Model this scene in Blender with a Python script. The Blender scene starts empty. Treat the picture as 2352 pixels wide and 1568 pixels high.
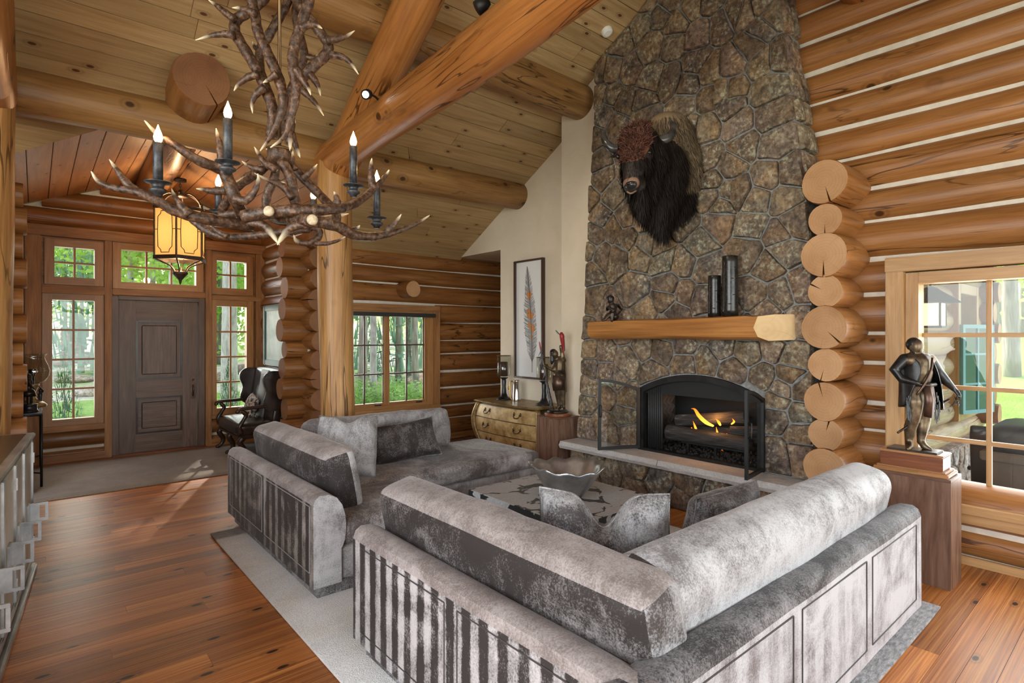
import bpy, bmesh, math, random
from mathutils import Vector, Matrix, noise as mnoise

random.seed(11)
SC = bpy.context.scene
COL = SC.collection
PI = math.pi

# ------------------------------------------------------------------ camera
# photograph 2352 x 1568; level camera, focal length 1288 px, horizon at row 770
F, CX, HY, CAMH = 1288.0, 1176.0, 770.0, 1.65
YAW = math.radians(40.4)
FWD = Vector((math.sin(YAW), math.cos(YAW), 0))
RGT = Vector((math.cos(YAW), -math.sin(YAW), 0))
cam_d = bpy.data.cameras.new('camera')
cam_d.sensor_width = 36.0
cam_d.lens = 36.0 * F / 2352.0
cam_d.shift_y = (HY - 784.0) / 2352.0
cam_d.clip_start = 0.05
cam_d.clip_end = 400
cam = bpy.data.objects.new('camera', cam_d)
cam.location = (0, 0, CAMH)
cam.rotation_euler = (PI / 2, 0, -YAW)
COL.objects.link(cam)
SC.camera = cam

# ------------------------------------------------------------------ view
SC.view_settings.view_transform = 'Standard'
SC.view_settings.look = 'None'
SC.view_settings.gamma = 1
SC.view_settings.use_curve_mapping = False
SC.view_settings.exposure = -0.02
try:
    SC.cycles.max_bounces = 6
    SC.cycles.diffuse_bounces = 3
    SC.cycles.glossy_bounces = 3
    SC.cycles.transparent_max_bounces = 12
    SC.cycles.sample_clamp_indirect = 6.0
    SC.cycles.caustics_reflective = False
    SC.cycles.caustics_refractive = False
except Exception:
    pass

# ------------------------------------------------------------------ sky, sun, daylight
W = bpy.data.worlds.new('world')
SC.world = W
W.use_nodes = True
wn = W.node_tree
wn.nodes.clear()
wo = wn.nodes.new('ShaderNodeOutputWorld')
wb = wn.nodes.new('ShaderNodeBackground')
sky = wn.nodes.new('ShaderNodeTexSky')
try:
    sky.sky_type = 'NISHITA'
    sky.sun_disc = False
    sky.sun_elevation = math.radians(30)
    sky.sun_rotation = math.radians(20)
    sky.dust_density = 3.0
    sky.air_density = 1.0
except Exception:
    pass
wb.inputs['Strength'].default_value = 1.75
wmx = wn.nodes.new('ShaderNodeMix')
wmx.data_type = 'RGBA'
wmx.inputs[0].default_value = 0.6          # thin bright overcast over the blue
wmx.inputs[7].default_value = (1.25, 1.22, 1.15, 1)
wn.links.new(sky.outputs[0], wmx.inputs[6])
wn.links.new(wmx.outputs[2], wb.inputs['Color'])
wn.links.new(wb.outputs[0], wo.inputs['Surface'])

def add_light(name, kind, loc, energy, color, direction=None, size=1.0, size_y=None, spot=None, radius=None, spread=None):
    d = bpy.data.lights.new(name, kind)
    d.energy = energy
    d.color = color
    if kind == 'AREA':
        d.shape = 'RECTANGLE'
        d.size = size
        d.size_y = size_y or size
        if spread: d.spread = spread
    if kind == 'SPOT':
        d.spot_size = spot or 1.2
        d.spot_blend = 0.6
    if radius is not None and kind in ('POINT', 'SPOT'):
        d.shadow_soft_size = radius
    o = bpy.data.objects.new(name, d)
    o.location = loc
    if direction is not None:
        o.rotation_euler = Vector(direction).to_track_quat('-Z', 'Y').to_euler()
    COL.objects.link(o)
    return o

SUN_DIR = Vector((-0.48, -1.09, -0.55)).normalized()
sun = add_light('sun', 'SUN', (10, 30, 14), 5.0, (1.0, 0.93, 0.82), SUN_DIR)
sun.data.angle = math.radians(0.6)
# added fill lamps at unseen openings behind and beside the photographer
DAY = (0.96, 0.985, 1.0)
add_light('added_fill_back', 'AREA', (1.6, -4.1, 2.3), 410, DAY, (0, 1, 0.02), 6.5, 3.6)
add_light('added_fill_side', 'AREA', (-3.35, 0.6, 2.2), 400, DAY, (1, 0.12, 0.02), 5.5, 3.2)
# daylight at the picture windows that the photograph shows
add_light('daylight_patio_window', 'AREA', (5.42, 0.2, 1.25), 70, DAY, (-1, 0, -0.1), 2.0, 1.5)
add_light('daylight_entry_windows', 'AREA', (1.35, 9.62, 1.7), 45, DAY, (0, -1, -0.15), 2.6, 2.2)
add_light('daylight_log_wall_window', 'AREA', (3.95, 7.95, 1.3), 30, DAY, (0, -1, -0.1), 1.3, 1.2)

# ------------------------------------------------------------------ pixel -> place
def ray(px, py):
    return FWD + RGT * ((px - CX) / F) + Vector((0, 0, (HY - py) / F))
def at(px, py, t): return Vector((0, 0, CAMH)) + ray(px, py) * t
def on_x(px, py, X): r = ray(px, py); return at(px, py, X / r.x)
def on_y(px, py, Y): r = ray(px, py); return at(px, py, Y / r.y)
def on_z(px, py, z): r = ray(px, py); return at(px, py, (z - CAMH) / r.z)
def on_plane(px, py, p0, n):
    r = ray(px, py); n = Vector(n); o = Vector((0, 0, CAMH))
    return at(px, py, (Vector(p0) - o).dot(n) / r.dot(n))

# ------------------------------------------------------------------ mesh building
class MB:
    def __init__(s):
        s.v = []; s.f = []; s.m = []
    def add(s, verts, faces, mi=0):
        o = len(s.v)
        s.v += [tuple(p) for p in verts]
        s.f += [tuple(i + o for i in f) for f in faces]
        s.m += [mi] * len(faces)
        return s
    def box(s, x0, y0, z0, x1, y1, z1, mi=0):
        v = [(x, y, z) for z in (z0, z1) for y in (y0, y1) for x in (x0, x1)]
        return s.add(v, [(0, 2, 3, 1), (4, 5, 7, 6), (0, 1, 5, 4), (2, 6, 7, 3), (0, 4, 6, 2), (1, 3, 7, 5)], mi)
    def prism(s, poly, axis, a0, a1, mi=0, cap=None):
        # poly: 2D points; axis x -> (y,z); y -> (x,z); z -> (x,y)
        def P(p, a):
            return (a, p[0], p[1]) if axis == 'x' else ((p[0], a, p[1]) if axis == 'y' else (p[0], p[1], a))
        n = len(poly)
        v = [P(p, a0) for p in poly] + [P(p, a1) for p in poly]
        s.add(v, [(i, (i + 1) % n, n + (i + 1) % n, n + i) for i in range(n)], mi)
        o = len(s.v) - 2 * n
        s.f += [tuple(o + n - 1 - i for i in range(n)), tuple(o + n + i for i in range(n))]
        s.m += [mi if cap is None else cap] * 2
        return s
    def tube(s, pts, rad, seg=8, mi=0, caps=True, up=None, flat=1.0):
        pts = [Vector(p) for p in pts]
        n = len(pts)
        if not isinstance(rad, (list, tuple)): rad = [rad] * n
        tans = []
        for i in range(n):
            d = pts[min(i + 1, n - 1)] - pts[max(i - 1, 0)]
            tans.append(d.normalized() if d.length > 1e-9 else Vector((0, 0, 1)))
        u = Vector(up) if up else (Vector((0, 0, 1)) if abs(tans[0].z) < .9 else Vector((1, 0, 0)))
        o = len(s.v)
        for i in range(n):
            t = tans[i]
            u = (u - t * u.dot(t))
            if u.length < 1e-6: u = t.orthogonal()
            u.normalize()
            w = t.cross(u)
            for k in range(seg):
                a = 2 * PI * k / seg
                s.v.append(tuple(pts[i] + (u * math.cos(a) * flat + w * math.sin(a)) * rad[i]))
        for i in range(n - 1):
            for k in range(seg):
                a, b = o + i * seg + k, o + i * seg + (k + 1) % seg
                s.f.append((a, b, b + seg, a + seg)); s.m.append(mi)
        if caps:
            s.f.append(tuple(o + seg - 1 - k for k in range(seg))); s.m.append(mi)
            s.f.append(tuple(o + (n - 1) * seg + k for k in range(seg))); s.m.append(mi)
        return s
    def lathe(s, prof, c=(0, 0, 0), seg=20, mi=0, sx=1, sy=1):
        # prof: (radius, z) pairs
        o = len(s.v)
        for r, z in prof:
            for k in range(seg):
                a = 2 * PI * k / seg
                s.v.append((c[0] + sx * r * math.cos(a), c[1] + sy * r * math.sin(a), c[2] + z))
        n = len(prof)
        for i in range(n - 1):
            for k in range(seg):
                a, b = o + i * seg + k, o + i * seg + (k + 1) % seg
                s.f.append((a, b, b + seg, a + seg)); s.m.append(mi)
        if prof[0][0] > 1e-5:
            s.f.append(tuple(o + seg - 1 - k for k in range(seg))); s.m.append(mi)
        if prof[-1][0] > 1e-5:
            s.f.append(tuple(o + (n - 1) * seg + k for k in range(seg))); s.m.append(mi)
        return s
    def ball(s, c, r, seg=12, rings=8, mi=0, M=None):
        r = (r, r, r) if not isinstance(r, (list, tuple)) else r
        vs = []
        for i in range(rings + 1):
            th = PI * i / rings
            for k in range(seg):
                ph = 2 * PI * k / seg
                p = Vector((r[0] * math.sin(th) * math.cos(ph), r[1] * math.sin(th) * math.sin(ph), r[2] * math.cos(th)))
                if M is not None: p = M @ p
                vs.append(Vector(c) + p)
        fs = []
        for i in range(rings):
            for k in range(seg):
                a, b = i * seg + k, i * seg + (k + 1) % seg
                fs.append((a, a + seg, b + seg, b))
        return s.add(vs, fs, mi)
    def mesh(s, name, mats, smooth=False, bevel=0, weld=False):
        me = bpy.data.meshes.new(name)
        me.from_pydata(s.v, [], s.f)
        for m in (mats if isinstance(mats, (list, tuple)) else [mats]):
            me.materials.append(MAT[m] if isinstance(m, str) else m)
        me.polygons.foreach_set('material_index', s.m)
        me.polygons.foreach_set('use_smooth', [bool(smooth)] * len(s.f))
        bm = bmesh.new(); bm.from_mesh(me)
        if weld: bmesh.ops.remove_doubles(bm, verts=bm.verts, dist=1e-5)
        bmesh.ops.recalc_face_normals(bm, faces=bm.faces)
        if bevel:
            es = [e for e in bm.edges if len(e.link_faces) == 2 and e.calc_face_angle(0) > 0.6]
            if es: bmesh.ops.bevel(bm, geom=es, offset=bevel, segments=2, affect='EDGES', clamp_overlap=True)
        bm.to_mesh(me); bm.free()
        me.update()
        return me
    def build(s, name, mats, parent=None, smooth=False, bevel=0, mw=None, auto=None, weld=False):
        me = s.mesh(name, mats, smooth, bevel, weld)
        return link(name, me, parent, mw, auto)

def link(name, me, parent=None, mw=None, auto=None):
    o = bpy.data.objects.new(name, me)
    COL.objects.link(o)
    if auto is not None and me is not None:
        sharp_by_angle(me, auto)
    if mw is not None: o.matrix_world = mw
    if parent is not None:
        o.parent = parent
        o.matrix_parent_inverse = base_matrix(parent).inverted()
    return o

def base_matrix(o):
    M = Matrix.LocRotScale(o.location, o.rotation_euler, o.scale)
    if o.parent is not None:
        M = base_matrix(o.parent) @ o.matrix_parent_inverse @ M
    return M

def sharp_by_angle(me, deg):
    me.polygons.foreach_set('use_smooth', [True] * len(me.polygons))
    bm = bmesh.new(); bm.from_mesh(me)
    lim = math.radians(deg)
    for e in bm.edges:
        e.smooth = not (len(e.link_faces) != 2 or e.calc_face_angle(0) > lim)
    bm.to_mesh(me); bm.free()

def tag(o, label=None, cat=None, group=None, kind=None):
    if label: o['label'] = label
    if cat: o['category'] = cat
    if group: o['group'] = group
    if kind: o['kind'] = kind
    return o

def thing(name, label, cat, loc=(0, 0, 0), group=None, kind=None):
    o = bpy.data.objects.new(name, None)
    o.empty_display_size = 0.1
    COL.objects.link(o)
    o.location = loc
    return tag(o, label, cat, group, kind)

def struct(name, label, loc=(0, 0, 0)):
    return thing(name, label, None, loc, kind='structure')

def boxo(name, x0, y0, z0, x1, y1, z1, mat, parent, bevel=0.0):
    """a box whose local X runs along its longest side, so that wood grain follows it"""
    d = [abs(x1 - x0), abs(y1 - y0), abs(z1 - z0)]
    c = Vector(((x0 + x1) / 2, (y0 + y1) / 2, (z0 + z1) / 2))
    k = d.index(max(d))
    h = [v / 2 for v in d]
    if k == 0: R = Matrix.Identity(4); a, b, e = h
    elif k == 1: R = Matrix.Rotation(PI / 2, 4, 'Z'); a, b, e = h[1], h[0], h[2]
    else: R = Matrix.Rotation(-PI / 2, 4, 'Y'); a, b, e = h[2], h[1], h[0]
    return MB().box(-a, -b, -e, a, b, e).build(name, mat, parent, bevel=bevel, mw=Matrix.Translation(c) @ R)

def basis(p0, p1, up=(0, 0, 1)):
    x = (Vector(p1) - Vector(p0)); L = x.length; x.normalize()
    u = Vector(up)
    if abs(x.dot(u)) > .98: u = Vector((0, 1, 0))
    y = u.cross(x).normalized(); z = x.cross(y)
    M = Matrix(((x.x, y.x, z.x, p0[0]), (x.y, y.y, z.y, p0[1]), (x.z, y.z, z.z, p0[2]), (0, 0, 0, 1)))
    return M, L

def log(name, p0, p1, r0, r1=None, parent=None, mats=('log_wood', 'log_end'), seg=20, seed=0, notch=None, wob=0.012, step=0.45, flat_top=None, roundend=0):
    """a peeled log: local X along the axis, slightly uneven, with cut end grain and optional split"""
    r1 = r0 if r1 is None else r1
    M, L = basis(p0, p1)
    rng = random.Random(seed * 7919 + 13)
    n = max(2, int(L / step) + 1)
    xs = [L * i / n for i in range(n + 1)]
    ends = min(0.02, L * .1)
    xs = [0, ends] + xs[1:-1] + [L - ends, L]
    ph = [rng.uniform(0, 6.28) for _ in range(4)]
    v = []; f = []; m = []
    angs = [(2 * PI * k / seg, False) for k in range(seg)]
    if notch is not None:
        a0 = 2 * PI * (notch % seg) / seg; w_ = rng.uniform(.03, .07)
        i0 = notch % seg
        angs[i0:i0 + 1] = [(a0 - w_, False), (a0 + .02, True), (a0 + w_, False)]
        seg += 2
    for j, x in enumerate(xs):
        t = x / L
        r = r0 + (r1 - r0) * t
        r *= 1 + 0.022 * math.sin(x * 2.1 + ph[0]) + 0.012 * math.sin(x * 5.3 + ph[1])
        if j in (0, len(xs) - 1): r *= 0.965 - roundend
        oy = wob * math.sin(x * 1.1 + ph[2]); oz = wob * math.sin(x * 1.4 + ph[3])
        for a, nk in angs:
            q = r * (1 + 0.015 * math.sin(3 * a + ph[0] + x * .6))
            y, z = q * math.cos(a), q * math.sin(a)
            if nk:
                g = 0.22 if (j <= 2) else (0.6 if j < 5 else 0.86)
                y *= g; z *= g
            if flat_top is not None: z = min(z, flat_top)
            v.append((x, y + oy, z + oz))
    nn = len(xs)
    for j in range(nn - 1):
        for k in range(seg):
            a, b = j * seg + k, j * seg + (k + 1) % seg
            f.append((a, b, b + seg, a + seg)); m.append(0)
    f.append(tuple(seg - 1 - k for k in range(seg))); m.append(1)
    f.append(tuple((nn - 1) * seg + k for k in range(seg))); m.append(1)
    b = MB(); b.v = v; b.f = f; b.m = m
    return b.build(name, list(mats), parent, mw=M, auto=50)

def grid_box(n=8):
    """unit cube [-1,1] with an n x n grid on each side, welded"""
    if n in grid_box.cache: return grid_box.cache[n]
    idx = {}; vs = []; fs = []
    def V(p):
        k = (round(p[0], 6), round(p[1], 6), round(p[2], 6))
        if k not in idx: idx[k] = len(vs); vs.append(k)
        return idx[k]
    for ax in range(3):
        for sg in (-1, 1):
            for i in range(n):
                for j in range(n):
                    q = []
                    for (a, b) in ((i, j), (i + 1, j), (i + 1, j + 1), (i, j + 1)):
                        p = [0, 0, 0]; p[ax] = sg
                        p[(ax + 1) % 3] = -1 + 2 * a / n; p[(ax + 2) % 3] = -1 + 2 * b / n
                        q.append(V(p))
                    fs.append(tuple(q))
    grid_box.cache[n] = (vs, fs)
    return vs, fs
grid_box.cache = {}

def soft_box(name, size, r, mats, parent=None, mw=None, n=12, puff=(0, 0, 0), wrinkle=0.0, wscale=4.0, seed=0, pick=None, shape=None):
    """an upholstered block: rounded edges, bulging sides, wrinkles; size = full extents, centred"""
    vs, fs = grid_box(n)
    hx, hy, hz = size[0] / 2, size[1] / 2, size[2] / 2
    out = []
    for p in vs:
        # denser spacing near the edges
        q = [math.copysign(abs(c) ** 0.8, c) for c in p]
        P = Vector((q[0] * hx, q[1] * hy, q[2] * hz))
        C = Vector([max(-(h - r), min(h - r, c)) for c, h in zip(P, (hx, hy, hz))])
        D = P - C
        if D.length > 1e-9: P = C + D.normalized() * min(r, D.length * 1.0) if D.length > r else P
        u, v, w = P.x / hx, P.y / hy, P.z / hz
        P.x += math.copysign(puff[0], u) * abs(u) ** 3 * max(0, 1 - v * v) * max(0, 1 - w * w)
        P.y += math.copysign(puff[1], v) * abs(v) ** 3 * max(0, 1 - u * u) ** .7 * max(0, 1 - w * w)
        P.z += math.copysign(puff[2], w) * abs(w) ** 3 * max(0, 1 - u * u) ** .7 * max(0, 1 - v * v)
        if shape: P = shape(P, u, v, w)
        if wrinkle:
            nz = mnoise.noise(P * wscale + Vector((seed * 3.1, seed * 1.7, 0)))
            nz2 = mnoise.noise(P * wscale * 2.7 + Vector((seed, 5, 2)))
            d = P.normalized() if P.length > 0 else P
            P += d * wrinkle * (nz + .5 * nz2)
        out.append(P)
    b = MB(); b.add(out, fs)
    if pick:
        b.m = []
        for fc in fs:
            c = sum((Vector(vs[i]) for i in fc), Vector()) / 4
            nr = (out[fc[1]] - out[fc[0]]).cross(out[fc[2]] - out[fc[0]])
            b.m.append(pick(c, nr))
    return b.build(name, mats, parent, smooth=True, mw=mw)

def blob(name, parts, mats, parent=None, voxel=0.012, smooth_it=4, disp=None, mw=None):
    """one continuous body: overlapping balls and tapered limbs fused into a single skin.
    parts: ('b', centre, radii, rot) or ('c', [pts], [radii])"""
    b = MB()
    for p in parts:
        if p[0] == 'b':
            M = p[3].to_matrix() if len(p) > 3 and p[3] is not None else None
            b.ball(p[1], p[2], 16, 12, M=M)
        else:
            pts, rad = p[1], p[2]
            b.tube(pts, rad, 12)
            b.ball(pts[0], rad[0], 12, 8); b.ball(pts[-1], rad[-1], 12, 8)
    me = b.mesh(name, mats, True)
    o = bpy.data.objects.new(name, me)
    COL.objects.link(o)
    md = o.modifiers.new('r', 'REMESH'); md.mode = 'VOXEL'; md.voxel_size = voxel; md.use_smooth_shade = True
    ms = o.modifiers.new('s', 'SMOOTH'); ms.iterations = smooth_it; ms.factor = 0.5
    dg = bpy.context.evaluated_depsgraph_get()
    me2 = bpy.data.meshes.new_from_object(o.evaluated_get(dg))
    o.modifiers.clear()
    o.data = me2
    bpy.data.meshes.remove(me)
    me2.name = name
    if disp:
        for v in me2.vertices: v.co = disp(v.co.copy(), v.normal.copy())
    me2.polygons.foreach_set('use_smooth', [True] * len(me2.polygons))
    me2.materials.clear()
    for m in (mats if isinstance(mats, (list, tuple)) else [mats]): me2.materials.append(MAT[m])
    if mw is not None: o.matrix_world = mw
    if parent is not None:
        o.parent = parent; o.matrix_parent_inverse = base_matrix(parent).inverted()
    return o

def smooth_path(pts, k=4):
    """Catmull-Rom through the points"""
    pts = [Vector(p) for p in pts]
    if len(pts) < 3: return pts
    P = [pts[0] * 2 - pts[1]] + pts + [pts[-1] * 2 - pts[-2]]
    out = []
    for i in range(1, len(P) - 2):
        for j in range(k):
            t = j / k
            a, b, c, d = P[i - 1], P[i], P[i + 1], P[i + 2]
            out.append(0.5 * ((2 * b) + (c - a) * t + (2 * a - 5 * b + 4 * c - d) * t * t + (3 * b - a - 3 * c + d) * t ** 3))
    out.append(pts[-1])
    return out

def lerp(a, b, t): return a + (b - a) * t

# ------------------------------------------------------------------ materials
MAT = {}
class G:
    def __init__(s, name, **kw):
        s.m = bpy.data.materials.new(name); s.m.use_nodes = True
        s.nt = s.m.node_tree; s.nt.nodes.clear()
        s.out = s.nt.nodes.new('ShaderNodeOutputMaterial')
        s.b = s.nt.nodes.new('ShaderNodeBsdfPrincipled')
        s.nt.links.new(s.b.outputs[0], s.out.inputs['Surface'])
        MAT[name] = s.m
        for k, v in kw.items(): s.set(k, v)
    NAMES = dict(col='Base Color', rough='Roughness', metal='Metallic', sheen='Sheen Weight', sheen_rough='Sheen Roughness', spec='Specular IOR Level',
                 trans='Transmission Weight', ior='IOR', emit='Emission Color', emit_s='Emission Strength', coat='Coat Weight', coat_rough='Coat Roughness', normal='Normal',
                 sheen_tint='Sheen Tint', sss='Subsurface Weight', alpha='Alpha')
    def set(s, k, v):
        i = s.b.inputs[s.NAMES[k]]
        if hasattr(v, 'links') or isinstance(v, bpy.types.NodeSocket): s.nt.links.new(v, i)
        elif isinstance(v, tuple) and len(v) == 3: i.default_value = (*v, 1)
        else: i.default_value = v
        return s
    def node(s, t, **kw):
        n = s.nt.nodes.new(t)
        for k, v in kw.items(): setattr(n, k, v)
        return n
    def inp(s, n, i, v):
        if isinstance(v, bpy.types.NodeSocket): s.nt.links.new(v, n.inputs[i])
        elif v is not None:
            sock = n.inputs[i]
            if isinstance(v, tuple) and len(v) == 3 and sock.type == 'RGBA': v = (*v, 1)
            sock.default_value = v
    def coord(s, kind='Object'): return s.node('ShaderNodeTexCoord').outputs[kind]
    def rand(s): return s.node('ShaderNodeObjectInfo').outputs['Random']
    def vmath(s, op, a, b):
        n = s.node('ShaderNodeVectorMath', operation=op); s.inp(n, 0, a); s.inp(n, 1, b); return n.outputs[0]
    def mathn(s, op, a, b=None, clamp=False):
        n = s.node('ShaderNodeMath', operation=op, use_clamp=clamp); s.inp(n, 0, a); s.inp(n, 1, b); return n.outputs[0]
    def own(s, spread=17.0):
        """object coordinates shifted by a per-object random amount"""
        c = s.node('ShaderNodeCombineXYZ'); r = s.rand()
        s.inp(c, 0, s.mathn('MULTIPLY', r, spread)); s.inp(c, 1, s.mathn('MULTIPLY', r, spread * 2.3)); s.inp(c, 2, s.mathn('MULTIPLY', r, spread * 3.1))
        return s.vmath('ADD', s.coord(), c.outputs[0])
    def scale(s, vec, sc): return s.vmath('MULTIPLY', vec, sc)
    def noise(s, vec, scale=5, detail=4, rough=.55, dist=0.0, col=False):
        n = s.node('ShaderNodeTexNoise'); s.inp(n, 'Vector', vec)
        for k, v in (('Scale', scale), ('Detail', detail), ('Roughness', rough), ('Distortion', dist)): n.inputs[k].default_value = v
        return n.outputs['Color' if col else 'Fac']
    def voro(s, vec, scale=5, feature='F1', out='Distance', randomness=1.0, dim='3D'):
        n = s.node('ShaderNodeTexVoronoi', feature=feature, voronoi_dimensions=dim); s.inp(n, 'Vector', vec); n.inputs['Scale'].default_value = scale
        n.inputs['Randomness'].default_value = randomness
        return n.outputs[out]
    def wave(s, vec, scale, dist=2, detail=2, typ='BANDS', d='X', prof='SIN'):
        n = s.node('ShaderNodeTexWave', wave_type=typ, wave_profile=prof)
        if typ == 'BANDS': n.bands_direction = d
        else: n.rings_direction = d
        s.inp(n, 'Vector', vec)
        n.inputs['Scale'].default_value = scale; n.inputs['Distortion'].default_value = dist; n.inputs['Detail'].default_value = detail
        return n.outputs['Fac']
    def ramp(s, fac, stops, interp='LINEAR'):
        n = s.node('ShaderNodeValToRGB'); s.inp(n, 0, fac)
        cr = n.color_ramp; cr.interpolation = interp
        while len(cr.elements) < len(stops): cr.elements.new(0.5)
        for e, (p, c) in zip(cr.elements, stops):
            e.position = p; e.color = (c, c, c, 1) if not isinstance(c, tuple) else (*c, 1)
        return n.outputs[0]
    def mix(s, fac, a, b, mode='MIX'):
        n = s.node('ShaderNodeMix', data_type='RGBA', blend_type=mode)
        s.inp(n, 0, fac); s.inp(n, 6, a); s.inp(n, 7, b); return n.outputs[2]
    def bump(s, h, strength=.3, dist=.01, nrm=None):
        n = s.node('ShaderNodeBump'); n.inputs['Strength'].default_value = strength; n.inputs['Distance'].default_value = dist
        s.inp(n, 'Height', h)
        if nrm is not None: s.inp(n, 'Normal', nrm)
        s.set('normal', n.outputs[0]); return n.outputs[0]
    def vary(s, col, lo=.8, hi=1.15):
        r = s.node('ShaderNodeMapRange'); s.inp(r, 0, s.rand()); r.inputs[3].default_value = lo; r.inputs[4].default_value = hi
        return s.vmath('SCALE', col, None) if False else s.mix(1.0, col, s.gray(r.outputs[0]), 'MULTIPLY')
    def gray(s, v):
        c = s.node('ShaderNodeCombineColor'); [s.inp(c, i, v) for i in range(3)]; return c.outputs[0]
    def sep(s, v): n = s.node('ShaderNodeSeparateXYZ'); s.inp(n, 0, v); return n.outputs

def plain(name, col, rough=.5, metal=0, **kw):
    return G(name, col=col, rough=rough, metal=metal, **kw).m

def wood(name, dark, mid, light, gx=.7, gy=9., rough=.45, knots=(1.3, 4.5), knot_size=.07, crack=.0, vary=(.82, 1.15), bump=.25, streak=.35, spec=.4, knot_col=None, dist=1.2, fine=1.0, kz=None):
    g = G(name, rough=rough, spec=spec)
    v = g.own()
    n1 = g.noise(g.scale(v, (gx, gy, gy)), 1.0, 5, .6, dist)
    col = g.ramp(n1, [(.28, dark), (.5, mid), (.74, light)])
    n2 = g.noise(g.scale(v, (gx * 2.2, gy * 7, gy * 7)), 1.0, 3, .6, .4)
    s2 = g.ramp(n2, [(.3, 1 - streak), (.62, 1.0 + streak * .25)])
    col = g.mix(fine, col, s2, 'MULTIPLY')
    n3 = g.noise(v, 1.1, 2, .5, 0)
    col = g.mix(g.ramp(n3, [(.35, 0.0), (.7, .35)]), col, dark)
    h = n2
    if knots:
        kd = g.voro(g.scale(v, (knots[0], knots[1], knots[1])), 1.0, dim='3D' if kz is None else '2D')
        kc = knot_col or tuple(c * .28 for c in dark)
        kf = g.ramp(kd, [(knot_size * .8, 1.0), (knot_size * 1.25, 0.12), (knot_size * 1.9, .3), (knot_size * 2.6, 0)])
        col = g.mix(kf, col, kc)
    if crack:
        cn = g.noise(g.scale(v, (.55, 5.5, 5.5)), 1.0, 3, .5, .5)
        cd = g.mathn('ABSOLUTE', g.mathn('SUBTRACT', cn, .5))
        cm = g.noise(v, .9, 1)
        cf = g.mathn('MULTIPLY', g.ramp(cd, [(crack * .45, 1.0), (crack, 0.0)]), g.ramp(cm, [(.42, 0.), (.56, .85)]))
        col = g.mix(cf, col, tuple(c * .22 for c in dark))
        h = g.mathn('SUBTRACT', n2, cf)
    col = g.vary(col, *vary)
    g.set('col', col)
    g.bump(h, bump, .006)
    rr = g.mathn('ADD', g.mathn('MULTIPLY', n2, .18), rough - .09)
    g.set('rough', rr)
    return g.m

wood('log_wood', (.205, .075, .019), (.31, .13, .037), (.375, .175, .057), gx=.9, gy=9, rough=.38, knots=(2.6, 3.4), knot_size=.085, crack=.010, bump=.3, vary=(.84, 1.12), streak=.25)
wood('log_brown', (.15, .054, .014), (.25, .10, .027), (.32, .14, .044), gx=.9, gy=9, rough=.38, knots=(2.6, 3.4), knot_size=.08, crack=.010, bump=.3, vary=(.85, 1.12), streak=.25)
wood('truss_wood', (.24, .08, .018), (.37, .145, .037), (.44, .195, .06), gx=.7, gy=6, rough=.36, knots=(2.4, 2.8), knot_size=.09, crack=.010, bump=.35, vary=(.95, 1.08), streak=.25)
wood('post_wood', (.30, .135, .037), (.43, .22, .072), (.52, .30, .12), gx=.6, gy=6, rough=.42, knots=(2.4, 3.0), knot_size=.08, crack=.014, bump=.5, vary=(.95, 1.05), dist=1.6)
wood('purlin_wood', (.19, .088, .027), (.295, .15, .049), (.36, .20, .074), gx=.7, gy=7, rough=.45, knots=(2.4, 3.2), knot_size=.085, crack=.008, bump=.3, vary=(.92, 1.08), streak=.25)
wood('pine_ceiling', (.32, .195, .083), (.42, .28, .132), (.49, .345, .175), gx=.9, gy=12, rough=.5, knots=(1.9, 3.6), knot_size=.05, kz=0.0, vary=(.82, 1.14), bump=.12, streak=.16, knot_col=(.10, .04, .014))
wood('entry_ceiling', (.35, .15, .055), (.45, .215, .085), (.52, .275, .118), gx=.9, gy=12, rough=.45, knots=(1.6, 3.2), knot_size=.03, kz=0.0, vary=(.84, 1.1), bump=.12, streak=.18)
wood('heart_pine_floor', (.25, .066, .014), (.56, .205, .05), (.74, .35, .10), gx=.45, gy=26, rough=.36, knots=(1.5, 3.6), knot_size=.045, kz=0.0, vary=(.66, 1.25), bump=.08, streak=.45, dist=1.8, knot_col=(.03, .01, .004), spec=.28)
wood('timber_trim', (.20, .084, .026), (.33, .148, .048), (.42, .21, .08), gx=1.2, gy=9, rough=.55, knots=(2., 7.), knot_size=.05, vary=(.9, 1.1), bump=.4, streak=.3)
wood('window_wood', (.27, .115, .035), (.37, .18, .062), (.44, .235, .09), gx=1.2, gy=14, rough=.4, knots=None, vary=(.94, 1.06), bump=.12, streak=.2)
wood('fir_trim', (.33, .17, .063), (.45, .26, .108), (.53, .33, .155), gx=1.1, gy=10, rough=.45, knots=(1.8, 7.), knot_size=.035, vary=(.95, 1.06), bump=.15, streak=.2)
wood('door_oak', (.078, .042, .028), (.125, .076, .052), (.175, .118, .085), gx=1.3, gy=13, rough=.42, knots=None, vary=(.95, 1.05), bump=.25, streak=.3)
wood('walnut', (.085, .04, .024), (.18, .098, .063), (.27, .165, .115), gx=.9, gy=8, rough=.35, knots=None, vary=(.97, 1.03), bump=.06, streak=.25, dist=2.6)
wood('cherry_base', (.13, .04, .016), (.20, .066, .027), (.26, .095, .04), gx=1.5, gy=12, rough=.3, knots=None, vary=(.97, 1.03), bump=.05)
wood('cherry_light', (.30, .125, .045), (.38, .18, .068), (.45, .23, .095), gx=1.5, gy=12, rough=.3, knots=None, vary=(.97, 1.03), bump=.05)
wood('mantel_wood', (.27, .105, .027), (.39, .168, .045), (.46, .22, .066), gx=.6, gy=6, rough=.4, knots=(1.0, 4.), knot_size=.05, crack=.012, vary=(1, 1.), bump=.3)
wood('dark_carved', (.022, .011, .007), (.04, .02, .012), (.065, .032, .019), gx=2, gy=12, rough=.3, knots=None, vary=(1, 1), bump=.1)

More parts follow.
